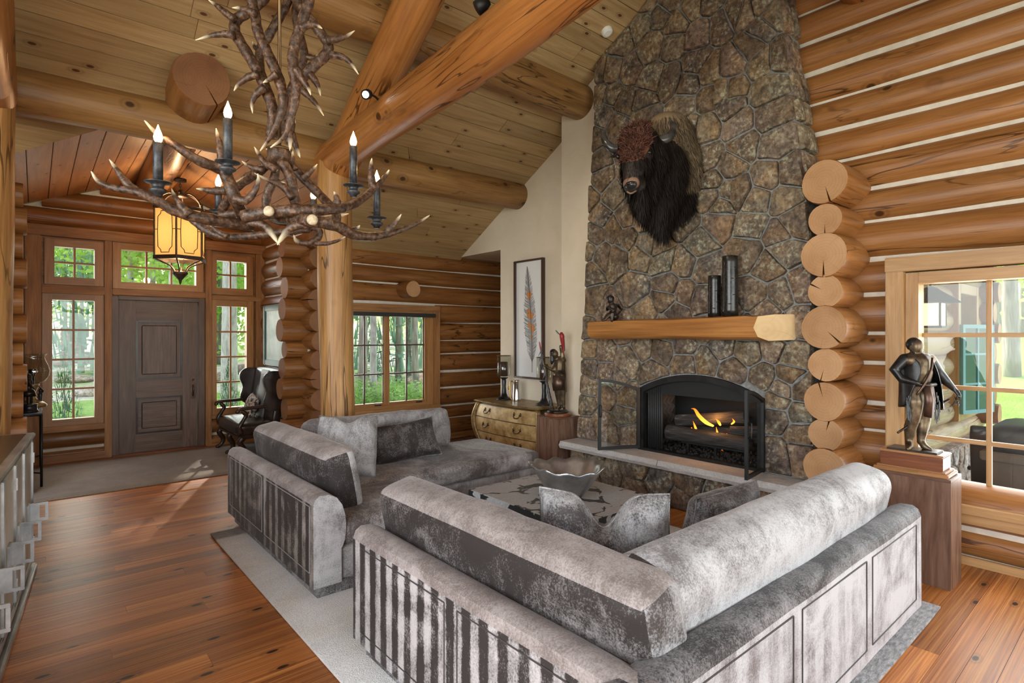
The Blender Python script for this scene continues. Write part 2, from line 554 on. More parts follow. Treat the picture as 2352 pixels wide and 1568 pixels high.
def end_grain(name, a, b, c, rings=26.0):
    g = G(name, rough=.55, spec=.3)
    v = g.coord(); xyz = g.sep(v)
    rad = g.mathn('SQRT', g.mathn('ADD', g.mathn('POWER', xyz[1], 2.0), g.mathn('POWER', xyz[2], 2.0)))
    nz = g.noise(v, 6, 3)
    w = g.mathn('SINE', g.mathn('MULTIPLY', g.mathn('ADD', rad, g.mathn('MULTIPLY', nz, .035)), rings * 6.28 * 1.7))
    col = g.ramp(g.mathn('ADD', g.mathn('MULTIPLY', w, .028), g.noise(g.own(), 3.0, 3)), [(.3, a), (.55, b), (.75, c)])
    # radial drying checks
    ang = g.mathn('ARCTAN2', xyz[1], xyz[2])
    cn = g.noise(g.scale(g.own(), (1, 1, 1)), 1.2, 1)
    ck = g.mathn('ABSOLUTE', g.mathn('SINE', g.mathn('ADD', g.mathn('MULTIPLY', ang, 2.5), g.mathn('MULTIPLY', cn, 14.0))))
    cf = g.mathn('MULTIPLY', g.ramp(ck, [(.0, 1.0), (.018, 0.0)]), g.ramp(rad, [(.03, 0.), (.08, .7)]))
    col = g.mix(cf, col, tuple(x * .25 for x in a))
    g.set('col', g.vary(col, .92, 1.06)); g.bump(w, .08, .002)
    return g.m
end_grain('log_end', (.33, .165, .068), (.43, .235, .108), (.50, .295, .15))
end_grain('log_end_brown', (.17, .07, .03), (.235, .105, .046), (.28, .135, .062))
end_grain('cut_end_pale', (.50, .33, .16), (.60, .42, .22), (.66, .48, .27), rings=14)

def stone(name, cols, lichen=(.42, .43, .31), lich_amt=.75, vary=(.75, 1.15)):
    g = G(name, rough=.85, spec=.25)
    v = g.own(9.0)
    r = g.rand()
    tint = g.ramp(r, [(i / (len(cols) - 1) * .98 + .01, c) for i, c in enumerate(cols)])
    n1 = g.noise(v, 7, 8, .68, .4)
    n2 = g.noise(v, 26, 6, .7)
    n4 = g.noise(v, 2.6, 4, .6, .8)
    col = g.mix(g.ramp(n4, [(.42, 0.), (.66, .6)]), tint, (.33, .195, .085))
    col = g.mix(1.0, col, g.ramp(n1, [(.3, .38), (.5, .95), (.72, 1.45)]), 'MULTIPLY')
    col = g.mix(1.0, col, g.ramp(n2, [(.34, .45), (.56, 1.12)]), 'MULTIPLY')
    big = g.noise(v, 3.5, 3, .6)
    lv = g.voro(v, 26, out='Distance')
    lm = g.mathn('MULTIPLY', g.ramp(g.mathn('ADD', n2, g.mathn('MULTIPLY', lv, -.25)), [(.40, 0.), (.50, 1.)]), g.ramp(big, [(.40, 0.), (.58, lich_amt)]))
    col = g.mix(lm, col, lichen)
    g.set('col', g.vary(col, *vary))
    h = g.mathn('ADD', g.mathn('MULTIPLY', n1, 1.0), g.mathn('MULTIPLY', n2, .45))
    g.bump(h, .9, .028)
    return g.m
stone('moss_rock', [(.17, .125, .09), (.20, .15, .11), (.15, .115, .10), (.25, .18, .115), (.185, .16, .12), (.21, .14, .105), (.135, .12, .105)])
stone('yard_rock', [(.34, .27, .22), (.42, .34, .28), (.36, .25, .19), (.46, .40, .34)], lich_amt=.2)
stone('house_rock', [(.40, .32, .27), (.5, .42, .36), (.44, .33, .26), (.52, .46, .41)], lich_amt=.15)
g = G('mortar', rough=.9, spec=.2)
n = g.noise(g.coord(), 40, 4)
g.set('col', g.ramp(n, [(.3, (.15, .15, .145)), (.7, (.27, .27, .265))])); g.bump(n, .5, .006)
g = G('hearth_sandstone', rough=.85, spec=.25)
n = g.noise(g.coord(), 9, 6, .65); n2 = g.noise(g.coord(), 60, 4)
g.set('col', g.mix(.5, g.ramp(n, [(.3, (.40, .365, .33)), (.55, (.49, .46, .43)), (.75, (.55, .53, .505))]), g.ramp(n2, [(.3, (.36, .33, .30)), (.7, (.56, .545, .52))])))
g.bump(g.mathn('ADD', n, g.mathn('MULTIPLY', n2, .4)), .7, .02)
g = G('chinking', rough=.85, spec=.2)
n = g.noise(g.coord(), 14, 4)
g.set('col', g.ramp(n, [(.3, (.56, .50, .41)), (.7, (.67, .615, .52))])); g.bump(n, .25, .01)
g = G('plaster', rough=.8, spec=.25)
n = g.noise(g.coord(), 3.5, 5, .6, .5)
g.set('col', g.ramp(n, [(.3, (.66, .565, .43)), (.7, (.71, .615, .48))])); g.bump(n, .35, .03)
plain('ceiling_gray', (.35, .33, .31), .8)
plain('roof_shell', (.22, .13, .07), .8)

def velvet(name, lo, hi, bias=.5, soft=.10, speck=.75, stripes=None, scale=1.6, seedv=(0, 0, 0), sheen=.16):
    g = G(name, rough=.62, spec=.28, sheen=sheen, sheen_rough=.35)
    v = g.vmath('ADD', g.coord(), seedv) if seedv != (0, 0, 0) else g.own(5.0)
    n1 = g.noise(g.scale(v, (1.0, 1.0, 1.4)), scale * 1.6, 5, .62, 1.2)
    n2 = g.noise(v, 130, 3, .75)
    n3 = g.noise(g.scale(v, (1, 1, .35)), 30, 4, .65)
    f = g.mathn('ADD', n1, g.mathn('MULTIPLY', g.mathn('SUBTRACT', n2, .5), speck))
    f = g.mathn('ADD', f, g.mathn('MULTIPLY', g.mathn('SUBTRACT', n3, .5), .42))
    if stripes:
        axis, period, amt = stripes
        xyz = g.sep(g.coord())
        ph = g.mathn('ADD', xyz[axis], g.mathn('MULTIPLY', g.mathn('SUBTRACT', g.noise(g.scale(g.coord(), (3, 3, .5)), 1.0, 2), .5), period * .12))
        w = g.mathn('SINE', g.mathn('MULTIPLY', ph, 6.283 / period))
        amtn = g.mathn('MULTIPLY', g.ramp(g.noise(g.scale(g.coord(), (1, 1, .2)), 1.3, 1), [(.38, .25), (.52, 1.0)]), amt)
        f = g.mathn('ADD', f, g.mathn('MULTIPLY', g.ramp(w, [(.0, -.5), (.25, -.5), (.75, .5), (1, .5)]) if False else g.mathn('MAXIMUM', g.mathn('MINIMUM', g.mathn('MULTIPLY', w, 2.5), 1.0), -1.0), amtn))
    col = g.ramp(f, [(bias - soft, lo), (bias + soft * .3, tuple((a * .45 + b * .55) for a, b in zip(lo, hi))), (bias + soft * 1.6, hi)])
    g.set('col', col)
    g.bump(g.mathn('ADD', g.mathn('MULTIPLY', n2, .6), n3), .25, .004)
    return g.m
VL, VD, VW = (.385, .375, .372), (.027, .021, .019), (.385, .34, .32)
velvet('velvet_light', (.13, .113, .107), VL, .46, .14)
velvet('velvet_mid', (.055, .045, .041), VL, .525, .14)
velvet('velvet_dark', VD, (.26, .235, .225), .655, .16, .95)
velvet('velvet_warm', (.17, .138, .125), VW, .48, .15, .9)
velvet('velvet_seat', (.10, .083, .077), (.42, .40, .395), .515, .13, scale=1.2)
velvet('velvet_stripe_dark', VD, (.36, .31, .27), .645, .15, .8, stripes=(1, .13, .15))
velvet('velvet_stripe_bold', (.03, .024, .022), (.45, .42, .41), .545, .14, .7, stripes=(1, .11, .17))
velvet('velvet_stripe_pale', (.15, .13, .125), (.50, .49, .49), .40, .14, .6, stripes=(0, .16, .06))
velvet('velvet_pale', (.17, .155, .15), (.50, .495, .495), .425, .13, .75)
velvet('velvet_charcoal', (.03, .027, .027), (.27, .26, .26), .52, .16, .95)
plain('seam_thread', (.30, .27, .25), .7)
plain('seam_dark', (.05, .04, .038), .7)

g = G('cream_rug', rough=.95, spec=.1, sheen=.3)
v = g.coord(); n = g.noise(g.scale(v, (1., 2.2, 1)), 1.4, 5, .6, .8); n2 = g.noise(v, 170, 2)
xyz = g.sep(v)
base = g.mix(g.ramp(n, [(.35, 0.), (.62, .8)]), (.74, .715, .68), (.90, .88, .85))
base = g.mix(g.ramp(g.noise(g.vmath('ADD', v, (4, 7, 0)), 1.1, 4, .6, 1.2), [(.52, 0.), (.66, .5)]), base, (.74, .66, .53))
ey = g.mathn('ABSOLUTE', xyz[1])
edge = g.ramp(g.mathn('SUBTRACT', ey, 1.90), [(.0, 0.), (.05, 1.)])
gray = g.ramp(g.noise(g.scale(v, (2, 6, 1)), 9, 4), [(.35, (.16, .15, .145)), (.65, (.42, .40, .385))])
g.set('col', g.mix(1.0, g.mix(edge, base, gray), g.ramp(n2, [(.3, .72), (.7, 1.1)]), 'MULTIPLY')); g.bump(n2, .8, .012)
g = G('entry_rug', rough=.95, spec=.1, sheen=.2)
v = g.coord(); n = g.noise(v, 3, 4, .6, 1.0); n2 = g.noise(g.scale(v, (1, 3.2, 1)), 70, 3)
g.set('col', g.mix(1.0, g.ramp(n, [(.3, (.235, .185, .145)), (.7, (.31, .255, .20))]), g.ramp(n2, [(.3, .7), (.7, 1.12)]), 'MULTIPLY')); g.bump(n2, .6, .006)
g = G('red_rug', rough=.95, spec=.1)
v = g.coord(); n = g.voro(v, 9, out='Color'); n2 = g.noise(v, 8, 4)
g.set('col', g.ramp(n2, [(.35, (.09, .02, .015)), (.5, (.25, .17, .12)), (.65, (.14, .045, .03))]))

def bronze(name, a, b, rough=.35, metal=.85, scale=9):
    g = G(name, metal=metal, rough=rough)
    n = g.noise(g.own(3), scale, 5, .65)
    g.set('col', g.ramp(n, [(.35, a), (.65, b)])); g.set('rough', g.mathn('ADD', g.mathn('MULTIPLY', n, .25), rough - .1)); g.bump(n, .3, .004)
    return g.m
bronze('bronze_gold', (.05, .034, .02), (.20, .145, .088), .38, .8)
bronze('bronze_brown', (.055, .032, .024), (.14, .085, .06), .35, .75)
bronze('bronze_black', (.012, .012, .013), (.045, .043, .042), .30, .6)
bronze('bronze_dark', (.02, .015, .012), (.07, .05, .038), .33, .7)
bronze('bronze_feather', (.03, .038, .048), (.11, .125, .15), .4, .4)
plain('bronze_red', (.30, .02, .025), .4, .2)
bronze('silver_leaf', (.28, .28, .275), (.52, .52, .51), .34, .9, 6)
bronze('pewter', (.025, .026, .028), (.085, .088, .095), .45, .6, 30)
bronze('iron_black', (.004, .004, .004), (.011, .011, .011), .45, .1, 14)
bronze('gold_wood', (.25, .14, .04), (.58, .41, .18), .42, .12, 7)
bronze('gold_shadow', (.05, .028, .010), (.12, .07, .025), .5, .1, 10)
bronze('gold_rail', (.16, .09, .028), (.40, .27, .11), .33, .4, 16)
bronze('brass', (.36, .22, .07), (.5, .33, .12), .3, .9)
bronze('brass_dark', (.12, .072, .035), (.2, .125, .06), .35, .8)
bronze('lantern_iron', (.05, .03, .02), (.11, .07, .048), .45, .6, 20)
bronze('black_bark', (.006, .0055, .005), (.022, .02, .018), .25, .1, 18)
plain('chrome', (.75, .75, .75), .08, 1)
plain('copper_lining', (.62, .33, .2), .25, .9)

g = G('champagne_paint', rough=.38, metal=.35)
v = g.own(3); n = g.noise(v, 4, 4); br = g.noise(g.scale(v, (1, 1, .6)), 11, 4, .6, 3.0)
tw = g.ramp(g.mathn('ABSOLUTE', g.mathn('SUBTRACT', br, .5)), [(.0, .8), (.012, 0.)])
tw = g.mathn('MULTIPLY', tw, g.ramp(g.noise(v, 2.2, 2), [(.5, 0.), (.6, 1.)]))
g.set('col', g.mix(tw, g.ramp(n, [(.3, (.27, .235, .175)), (.7, (.42, .375, .29))]), (.10, .075, .05)))
g = G('leather', rough=.22, spec=.5)
n = g.noise(g.coord(), 5, 4); n2 = g.noise(g.coord(), 140, 3)
g.set('col', g.ramp(n, [(.3, (.012, .008, .0065)), (.7, (.04, .024, .017))])); g.bump(n2, .25, .003)
plain('leather_sheen', (.16, .17, .165), .45)
g = G('cowhide', rough=.7)
n = g.noise(g.coord(), 16, 2, .5, .5)
g.set('col', g.ramp(n, [(.44, (.02, .015, .012)), (.49, (.42, .33, .26)), (.58, (.5, .42, .34)), (.62, (.1, .06, .04))]))

g = G('antler', rough=.45, spec=.4)
at_n = g.node('ShaderNodeAttribute'); at_n.attribute_name = 'tip'
tipf = at_n.outputs['Fac']
n = g.noise(g.scale(g.coord(), (1, 1, 1)), 45, 4, .7); n2 = g.noise(g.coord(), 7, 3)
bodyc = g.ramp(n, [(.36, (.016, .008, .004)), (.54, (.08, .040, .022)), (.72, (.22, .13, .078))])
g.set('col', g.mix(g.ramp(tipf, [(.55, 0.), (.9, 1.)]), bodyc, g.ramp(n2, [(.3, (.55, .44, .27)), (.7, (.70, .62, .45))])))
g.bump(n, .5, .006)
g = G('antler_cut', rough=.5)
g.set('col', g.ramp(g.noise(g.coord(), 60, 3), [(.3, (.30, .22, .13)), (.7, (.55, .45, .30))]))

plain('flame_bulb', (1, 1, 1), .3, emit=(1.0, .62, .30), emit_s=9.0)
plain('spot_bulb', (1, 1, 1), .3, emit=(1.0, .86, .66), emit_s=22.0)
m = bpy.data.materials.new('lantern_glass'); m.use_nodes = True; nt = m.node_tree; nt.nodes.clear()
o_ = nt.nodes.new('ShaderNodeOutputMaterial'); mx = nt.nodes.new('ShaderNodeMixShader'); mx.inputs[0].default_value = .8
df = nt.nodes.new('ShaderNodeBsdfDiffuse'); tl = nt.nodes.new('ShaderNodeBsdfTranslucent')
nz_ = nt.nodes.new('ShaderNodeTexNoise'); nz_.inputs['Scale'].default_value = 30
cr = nt.nodes.new('ShaderNodeValToRGB'); cr.color_ramp.elements[0].color = (.88, .66, .36, 1); cr.color_ramp.elements[1].color = (.96, .80, .52, 1)
nt.links.new(nz_.outputs[0], cr.inputs[0]); nt.links.new(cr.outputs[0], df.inputs[0]); nt.links.new(cr.outputs[0], tl.inputs[0])
nt.links.new(df.outputs[0], mx.inputs[1]); nt.links.new(tl.outputs[0], mx.inputs[2]); nt.links.new(mx.outputs[0], o_.inputs[0])
MAT['lantern_glass'] = m
plain('lamp_glow', (1, 1, 1), .3, emit=(1.0, .78, .45), emit_s=14.0)
g = G('porch_glass', rough=.5); g.set('col', (.9, .8, .6)); g.set('emit', (1.0, .86, .58)); g.set('emit_s', .9)
g = G('fire', rough=1); g.set('col', (0, 0, 0))
xyz = g.sep(g.coord('Generated'))
g.set('emit', g.ramp(xyz[2], [(.0, (1.0, .48, .06)), (.45, (1.0, .30, .02)), (1, (.9, .13, .008))])); g.set('emit_s', 3.0)
g = G('ember', rough=.9)
n = g.noise(g.coord(), 22, 3)
g.set('col', (.02, .017, .015)); g.set('emit', (1, .25, .03)); g.set('emit_s', g.ramp(n, [(.68, 0.), (.74, .5)]))
g = G('charred_log', rough=.8)
n = g.noise(g.scale(g.coord(), (1.5, 12, 12)), 2, 5, .65, .5)
g.set('col', g.ramp(n, [(.4, (.012, .011, .010)), (.6, (.045, .04, .036)), (.74, (.30, .275, .25))])); g.bump(n, 1.0, .03)
g = G('fire_brick', rough=.9)
n = g.noise(g.coord(), 4, 4)
g.set('col', g.ramp(n, [(.35, (.06, .053, .046)), (.65, (.23, .205, .18))]))
plain('firebox_black', (.006, .006, .006), .7)
plain('fire_mortar', (.05, .045, .04), .9)
g = G('coal', rough=.8); g.set('col', (.012, .011, .010))

def fur(name, c):
    g = G(name, rough=.6, spec=.25)
    ri = g.node('ShaderNodeNewGeometry').outputs['Random Per Island']
    g.set('col', g.ramp(ri, [(.0, tuple(x * .35 for x in c)), (.5, c), (.9, tuple(x * 1.7 for x in c)), (1, tuple(x * 2.6 for x in c))]))
fur('bison_dark', (.014, .0095, .008))
fur('bison_curl', (.085, .034, .022))
fur('bison_tan', (.125, .09, .055))
plain('bison_nose', (.02, .02, .021), .25)
plain('bison_muzzle', (.20, .115, .075), .6)
plain('bison_skin', (.02, .014, .012), .6)
g = G('horn', rough=.22, spec=.5)
g.set('col', g.ramp(g.noise(g.coord(), 9, 3), [(.35, (.012, .012, .013)), (.7, (.07, .065, .062))]))
plain('eye_black', (.008, .008, .008), .08)

def resin(name, thr):
    g = G(name, rough=.38)
    v = g.coord(); n1 = g.noise(v, 2.3, 5, .6, 1.6)
    vd = g.voro(g.vmath('ADD', v, g.scale(g.noise(v, 3, 3, .6, 0, True), (.35, .35, .35))), 2.6, feature='DISTANCE_TO_EDGE')
    f = g.ramp(g.mathn('ADD', vd, g.mathn('MULTIPLY', g.mathn('SUBTRACT', n1, .5), .42)), [(thr, 0.), (thr + .012, 1.)])
    gr = g.noise(v, 30, 5, .7, 2.0)
    g.set('col', g.mix(f, (.028, .03, .031), g.ramp(gr, [(.3, (.34, .345, .345)), (.7, (.55, .55, .545))])))
    g.bump(g.mathn('ADD', f, g.mathn('MULTIPLY', gr, .4)), .5, .006)
resin('resin_wood_silver', .015)
resin('resin_wood_dark', .11)

# glass: clear panes that let the daylight through and mirror a little
def glass(name, tint, refl, gl_rough=.0):
    m = bpy.data.materials.new(name); m.use_nodes = True; nt = m.node_tree; nt.nodes.clear()
    o = nt.nodes.new('ShaderNodeOutputMaterial'); mx = nt.nodes.new('ShaderNodeMixShader')
    t = nt.nodes.new('ShaderNodeBsdfTransparent'); gl = nt.nodes.new('ShaderNodeBsdfGlossy')
    t.inputs[0].default_value = (*tint, 1); gl.inputs['Roughness'].default_value = gl_rough
    mx.inputs[0].default_value = refl
    nt.links.new(t.outputs[0], mx.inputs[1]); nt.links.new(gl.outputs[0], mx.inputs[2]); nt.links.new(mx.outputs[0], o.inputs[0])
    MAT[name] = m
glass('pane_glass', (.97, .98, .97), .025)
glass('hurricane_glass', (.90, .91, .88), .07)
glass('door_glass', (.86, .87, .86), .05)

# outdoors
g = G('lawn', rough=.9, spec=.1)
n = g.noise(g.coord(), 1.3, 6, .7); n2 = g.noise(g.coord(), 26, 4)
g.set('col', g.mix(.5, g.ramp(n, [(.35, (.14, .27, .04)), (.65, (.26, .42, .09))]), g.ramp(n2, [(.3, (.11, .22, .03)), (.7, (.34, .48, .14))]))); g.bump(n2, .8, .04)
g = G('hillside', rough=.95)
n = g.noise(g.coord(), .5, 5, .7); n2 = g.noise(g.coord(), 8, 4)
g.set('col', g.mix(g.ramp(n, [(.40, 0.), (.56, 1.)]), g.ramp(n2, [(.3, (.16, .28, .05)), (.7, (.34, .46, .14))]), g.ramp(n2, [(.3, (.36, .30, .24)), (.7, (.60, .53, .46))])))
g = G('gravel', rough=.9)
n = g.voro(g.coord(), 26, out='Color'); s_ = g.sep(n)
g.set('col', g.ramp(s_[0], [(.0, (.26, .235, .21)), (.5, (.48, .45, .42)), (1, (.68, .655, .63))])); g.bump(g.voro(g.coord(), 26), .9, .03)
plain('earth', (.30, .22, .15), .95)
def leafmat(name, a, b):
    m = bpy.data.materials.new(name); m.use_nodes = True; nt = m.node_tree; nt.nodes.clear()
    o = nt.nodes.new('ShaderNodeOutputMaterial'); ad = nt.nodes.new('ShaderNodeMixShader'); ad.inputs[0].default_value = .45
    d = nt.nodes.new('ShaderNodeBsdfDiffuse'); t = nt.nodes.new('ShaderNodeBsdfTranslucent')
    nz = nt.nodes.new('ShaderNodeTexNoise'); nz.inputs['Scale'].default_value = 1.7
    co = nt.nodes.new('ShaderNodeTexCoord'); nt.links.new(co.outputs['Object'], nz.inputs['Vector'])
    cr = nt.nodes.new('ShaderNodeValToRGB'); cr.color_ramp.elements[0].color = (*a, 1); cr.color_ramp.elements[1].color = (*b, 1)
    cr.color_ramp.elements[0].position = .35; cr.color_ramp.elements[1].position = .65
    nt.links.new(nz.outputs['Fac'], cr.inputs[0]); nt.links.new(cr.outputs[0], d.inputs[0]); nt.links.new(cr.outputs[0], t.inputs[0])
    nt.links.new(d.outputs[0], ad.inputs[1]); nt.links.new(t.outputs[0], ad.inputs[2]); nt.links.new(ad.outputs[0], o.inputs[0])
    MAT[name] = m
leafmat('leaf_bright', (.22, .42, .06), (.46, .62, .18))
leafmat('leaf_mid', (.20, .36, .10), (.38, .55, .20))
leafmat('needle_dark', (.02, .10, .03), (.06, .19, .06))
leafmat('needle_blue', (.12, .24, .17), (.26, .40, .30))
wood('bark', (.10, .08, .065), (.26, .22, .18), (.48, .45, .40), gx=1.0, gy=4, rough=.9, knots=None, bump=.8, streak=.5)
wood('bark_pale', (.26, .235, .2), (.5, .47, .42), (.66, .63, .58), gx=2.0, gy=3, rough=.9, knots=(2, 3), knot_size=.09, bump=.5, streak=.3)
wood('outside_log', (.32, .20, .09), (.48, .34, .18), (.6, .46, .28), gx=.8, gy=5, rough=.5, knots=(1.5, 3.6), knot_size=.07, crack=.012, bump=.3)
plain('teal_paint', (.16, .36, .36), .5)
plain('teal_glass', (.05, .11, .10), .1)
plain('grill_cover', (.035, .036, .038), .45)
plain('grill_wood', (.10, .075, .055), .6)
plain('white_plastic', (.75, .76, .78), .4)
plain('detector_white', (.78, .76, .70), .5)
plain('frame_brown', (.06, .03, .018), .4)
g = G('mat_paper', rough=.7); g.set('col', (.70, .685, .665))
plain('feather_gray', (.25, .245, .24), .7)
plain('feather_light', (.52, .51, .495), .7)
plain('feather_rust', (.48, .19, .05), .7)
g = G('green_art', rough=.35)
n = g.noise(g.coord(), 5, 4)
g.set('col', g.ramp(n, [(.3, (.16, .26, .22)), (.7, (.42, .52, .46))]))
plain('green_frame', (.055, .12, .10), .35)
plain('blind_black', (.02, .017, .016), .5)
plain('candle_brown', (.06, .03, .025), .45)
plain('plate_brass', (.45, .30, .10), .3, .8)
plain('mesh_black', (.012, .012, .012), .6)

# ================================================================== ROOM SHELL
CS, C0 = 0.558, 7.06                     # main ceiling: z = C0 - CS*y
def ceil_z(y): return C0 - CS * y
RIDGE_Y = 1.6
ER_X, ER_Z, ES = 1.27, 3.86, 0.405       # entry gable: ridge x, ridge z, slope
def entry_z(x): return ER_Z - ES * abs(x - ER_X)
def valley_y(x): return (C0 - entry_z(x)) / CS
XL, XR = -3.5, 5.25
YB, YW, YD = -4.3, 7.5, 9.35

def holed(mb, axis, a0, a1, u0, u1, z0, z1, holes, mi=0):
    us = sorted({u0, u1, *[h for q in holes for h in q[:2] if u0 < h < u1]})
    zs = sorted({z0, z1, *[h for q in holes for h in q[2:] if z0 < h < z1]})
    for i in range(len(us) - 1):
        for j in range(len(zs) - 1):
            uc, zc = (us[i] + us[i + 1]) / 2, (zs[j] + zs[j + 1]) / 2
            if any(q[0] < uc < q[1] and q[2] < zc < q[3] for q in holes): continue
            if axis == 'x': mb.box(a0, us[i], zs[j], a1, us[i + 1], zs[j + 1], mi)
            else: mb.box(us[i], a0, zs[j], us[i + 1], a1, zs[j + 1], mi)
    return mb

# ---------------------------------------------------------------- floor
floor = MB().box(XL, YB, -0.12, 6.9, YD + .2, -0.02).build('floor', 'roof_shell')
tag(floor, 'glossy reddish heart pine plank floor of the great room and entry', kind='structure')
PW = 0.128
rng = random.Random(5)
row = 0
y = 0.30
while y < YD:
    y1 = min(y + PW * rng.choice((.85, 1, 1, 1.12)), YD)
    far = y > 5.6
    x = -0.75 - rng.random() * 1.2
    xe = 5.12 if y < 5 else (5.3 if y < 6.4 else 2.75)
    if y > 7.3: x = max(x, -.45)
    while x < xe:
        x1 = x + rng.uniform(1.5, 3.1)
        if xe - x1 < .5: x1 = xe
        x1 = min(x1, xe)
        hx, hy = (x1 - x) / 2, (y1 - y) / 2
        MB().box(-hx + .0006, -hy + .0007, -.02, hx - .0006, hy - .0007, 0).build(
            'floor_plank', 'heart_pine_floor', floor, mw=Matrix.Translation(((x + x1) / 2, (y + y1) / 2, 0)))
        x = x1
    y = y1
MB().box(2.75, 6.4, -.02, 6.8, 7.5, 0).build('floor_plank', 'heart_pine_floor', floor)
MB().box(XL, YB, -.02, 6.0, .3, 0).build('floor_plank', 'heart_pine_floor', floor)
MB().box(XL, .3, -.02, -1.9, 7.5, 0).build('floor_plank', 'heart_pine_floor', floor)

# ---------------------------------------------------------------- ceiling
VX0, VX1 = -0.62, 3.0                     # the entry gable opens the main slope between these
shell = MB()
o = .035
def P3(x, yy, z): return (x, yy, z + o)
mz = lambda x, yy: P3(x, yy, ceil_z(yy))
YE = 7.75
shell.add([mz(XL, RIDGE_Y), mz(6.9, RIDGE_Y), mz(6.9, YE), mz(VX1, YE), mz(VX1, valley_y(VX1)), mz(ER_X, valley_y(ER_X)), mz(VX0, valley_y(VX0)), mz(VX0, YE), mz(XL, YE)],
          [tuple(range(9))])
rz = ceil_z(RIDGE_Y)
shell.add([P3(XL, RIDGE_Y, rz), P3(6.9, RIDGE_Y, rz), P3(6.9, YB - .3, rz - CS * (RIDGE_Y - YB + .3)), P3(XL, YB - .3, rz - CS * (RIDGE_Y - YB + .3))], [(0, 1, 2, 3)])
for s, xe in ((-1, VX0 - .1), (1, VX1 + .1)):
    shell.add([P3(ER_X, valley_y(ER_X), ER_Z), P3(xe, valley_y(xe), entry_z(xe)), P3(xe, YD + .5, entry_z(xe)), P3(ER_X, YD + .5, ER_Z)], [(0, 1, 2, 3)])
ceiling = shell.build('ceiling', 'roof_shell')
tag(ceiling, 'pitched knotty pine plank ceiling with open gable over the entry', kind='structure')
def plank_quad(corners, mat, name='ceiling_plank', th=.022):
    """corners: 4 points on the ceiling underside, long side first; local X along the board"""
    a, b, c, d = [Vector(p) for p in corners]
    x = (b - a).normalized(); n = x.cross(d - a).normalized()
    if n.z < 0: n = -n
    yv = n.cross(x)
    M = Matrix(((x.x, yv.x, n.x, a.x), (x.y, yv.y, n.y, a.y), (x.z, yv.z, n.z, a.z), (0, 0, 0, 1)))
    Mi = M.inverted()
    q = [Mi @ p for p in (a, b, c, d)]
    MB().add([(p.x, p.y, z) for z in (0, th) for p in q],
             [(3, 2, 1, 0), (4, 5, 6, 7), (0, 1, 5, 4), (1, 2, 6, 5), (2, 3, 7, 6), (3, 0, 4, 7)]).build(name, mat, ceiling, mw=M, bevel=.003)
rng = random.Random(21)
PWC = 0.165                                # plan width of a ceiling board
y = YE
while y > 2.3:
    yn = y - PWC
    spans = []
    ya, yb = y - .0025, yn + .0025
    vy0 = valley_y(ER_X)
    def vx(yy, s):                         # x of the valley at yy
        k = (CS * yy - (C0 - ER_Z)) / ES
        x = ER_X + s * k
        return max(VX0, x) if s < 0 else min(VX1, x)
    if ya > vy0:
        yb2 = max(yb, vy0)
        spans = [((-2.2, vx(ya, -1)), (-2.2, vx(yb2, -1))), ((vx(ya, 1), 5.28), (vx(yb2, 1), 5.28))]
    else:
        spans = [((-1.6, 5.28), (-1.6, 5.28))]
    for (pa, pb) in spans:
        L = pa[1] - pa[0]
        cuts = [0]
        c = rng.uniform(.8, 3.2)
        while c < L - .6:
            cuts.append(c / L); c += rng.uniform(2.2, 3.6)
        cuts.append(1)
        for i in range(len(cuts) - 1):
            g0, g1 = cuts[i], cuts[i + 1]
            e = .0012 / max(L, .1)
            A = (lerp(pa[0], pa[1], g0 + e), ya); B = (lerp(pa[0], pa[1], g1 - e), ya)
            Cc = (lerp(pb[0], pb[1], g1 - e), yb); D = (lerp(pb[0], pb[1], g0 + e), yb)
            plank_quad([(p[0], p[1], ceil_z(p[1])) for p in (A, B, Cc, D)], 'pine_ceiling')
    y = yn
# entry gable boards, parallel to its ridge
for s in (-1, 1):
    x = ER_X
    lim = VX0 if s < 0 else VX1
    while (x - lim) * s < 0:
        xn = x + s * .19
        if (xn - lim) * s > 0: xn = lim
        xa, xb = x + s * .003, xn - s * .003
        plank_quad([(xa, valley_y(xa), entry_z(xa)), (xa, YD, entry_z(xa)), (xb, YD, entry_z(xb)), (xb, valley_y(xb), entry_z(xb))], 'entry_ceiling')
        x = xn

# ---------------------------------------------------------------- generic window
WN = [0]
def window(label, axis, pos, side, u0, u1, z0, z1, cols, rows, frame=.05, depth=.05, bar=.018, mat='window_wood', glassy='pane_glass', barmat=None, sash=None):
    """glazed unit in the plane axis=pos; side = direction of the room; the glass fills u0..u1, z0..z1"""
    WN[0] += 1
    w = struct('window_%d' % WN[0], label, (pos, (u0 + u1) / 2, z0) if axis == 'x' else ((u0 + u1) / 2, pos, z0))
    def bx(name, ua, ub, za, zb, da, db, m, bev=.003):
        a, b = sorted((pos + side * da, pos + side * db))
        if axis == 'x': return boxo(name, a, ua, za, b, ub, zb, m, w, bev)
        return boxo(name, ua, a, za, ub, b, zb, m, w, bev)
    f = frame
    bx('frame_stile', u0 - f, u0, z0 - f, z1 + f, -.02, depth, mat); bx('frame_stile', u1, u1 + f, z0 - f, z1 + f, -.02, depth, mat)
    bx('frame_rail', u0, u1, z1, z1 + f, -.02, depth, mat); bx('frame_rail', u0, u1, z0 - f, z0, -.02, depth, mat)
    us = [u0 + (u1 - u0) * i / cols for i in range(cols + 1)]; zs = [z0 + (z1 - z0) * j / rows for j in range(rows + 1)]
    for u in us[1:-1]: bx('muntin', u - bar / 2, u + bar / 2, z0, z1, -.01, .022, barmat or mat)
    for z in zs[1:-1]: bx('muntin', u0, u1, z - bar / 2, z + bar / 2, -.011, .021, barmat or mat)
    for i in range(cols):
        for j in range(rows):
            bx('pane', us[i], us[i + 1], zs[j], zs[j + 1], -.002, .002, glassy, 0)
    return w

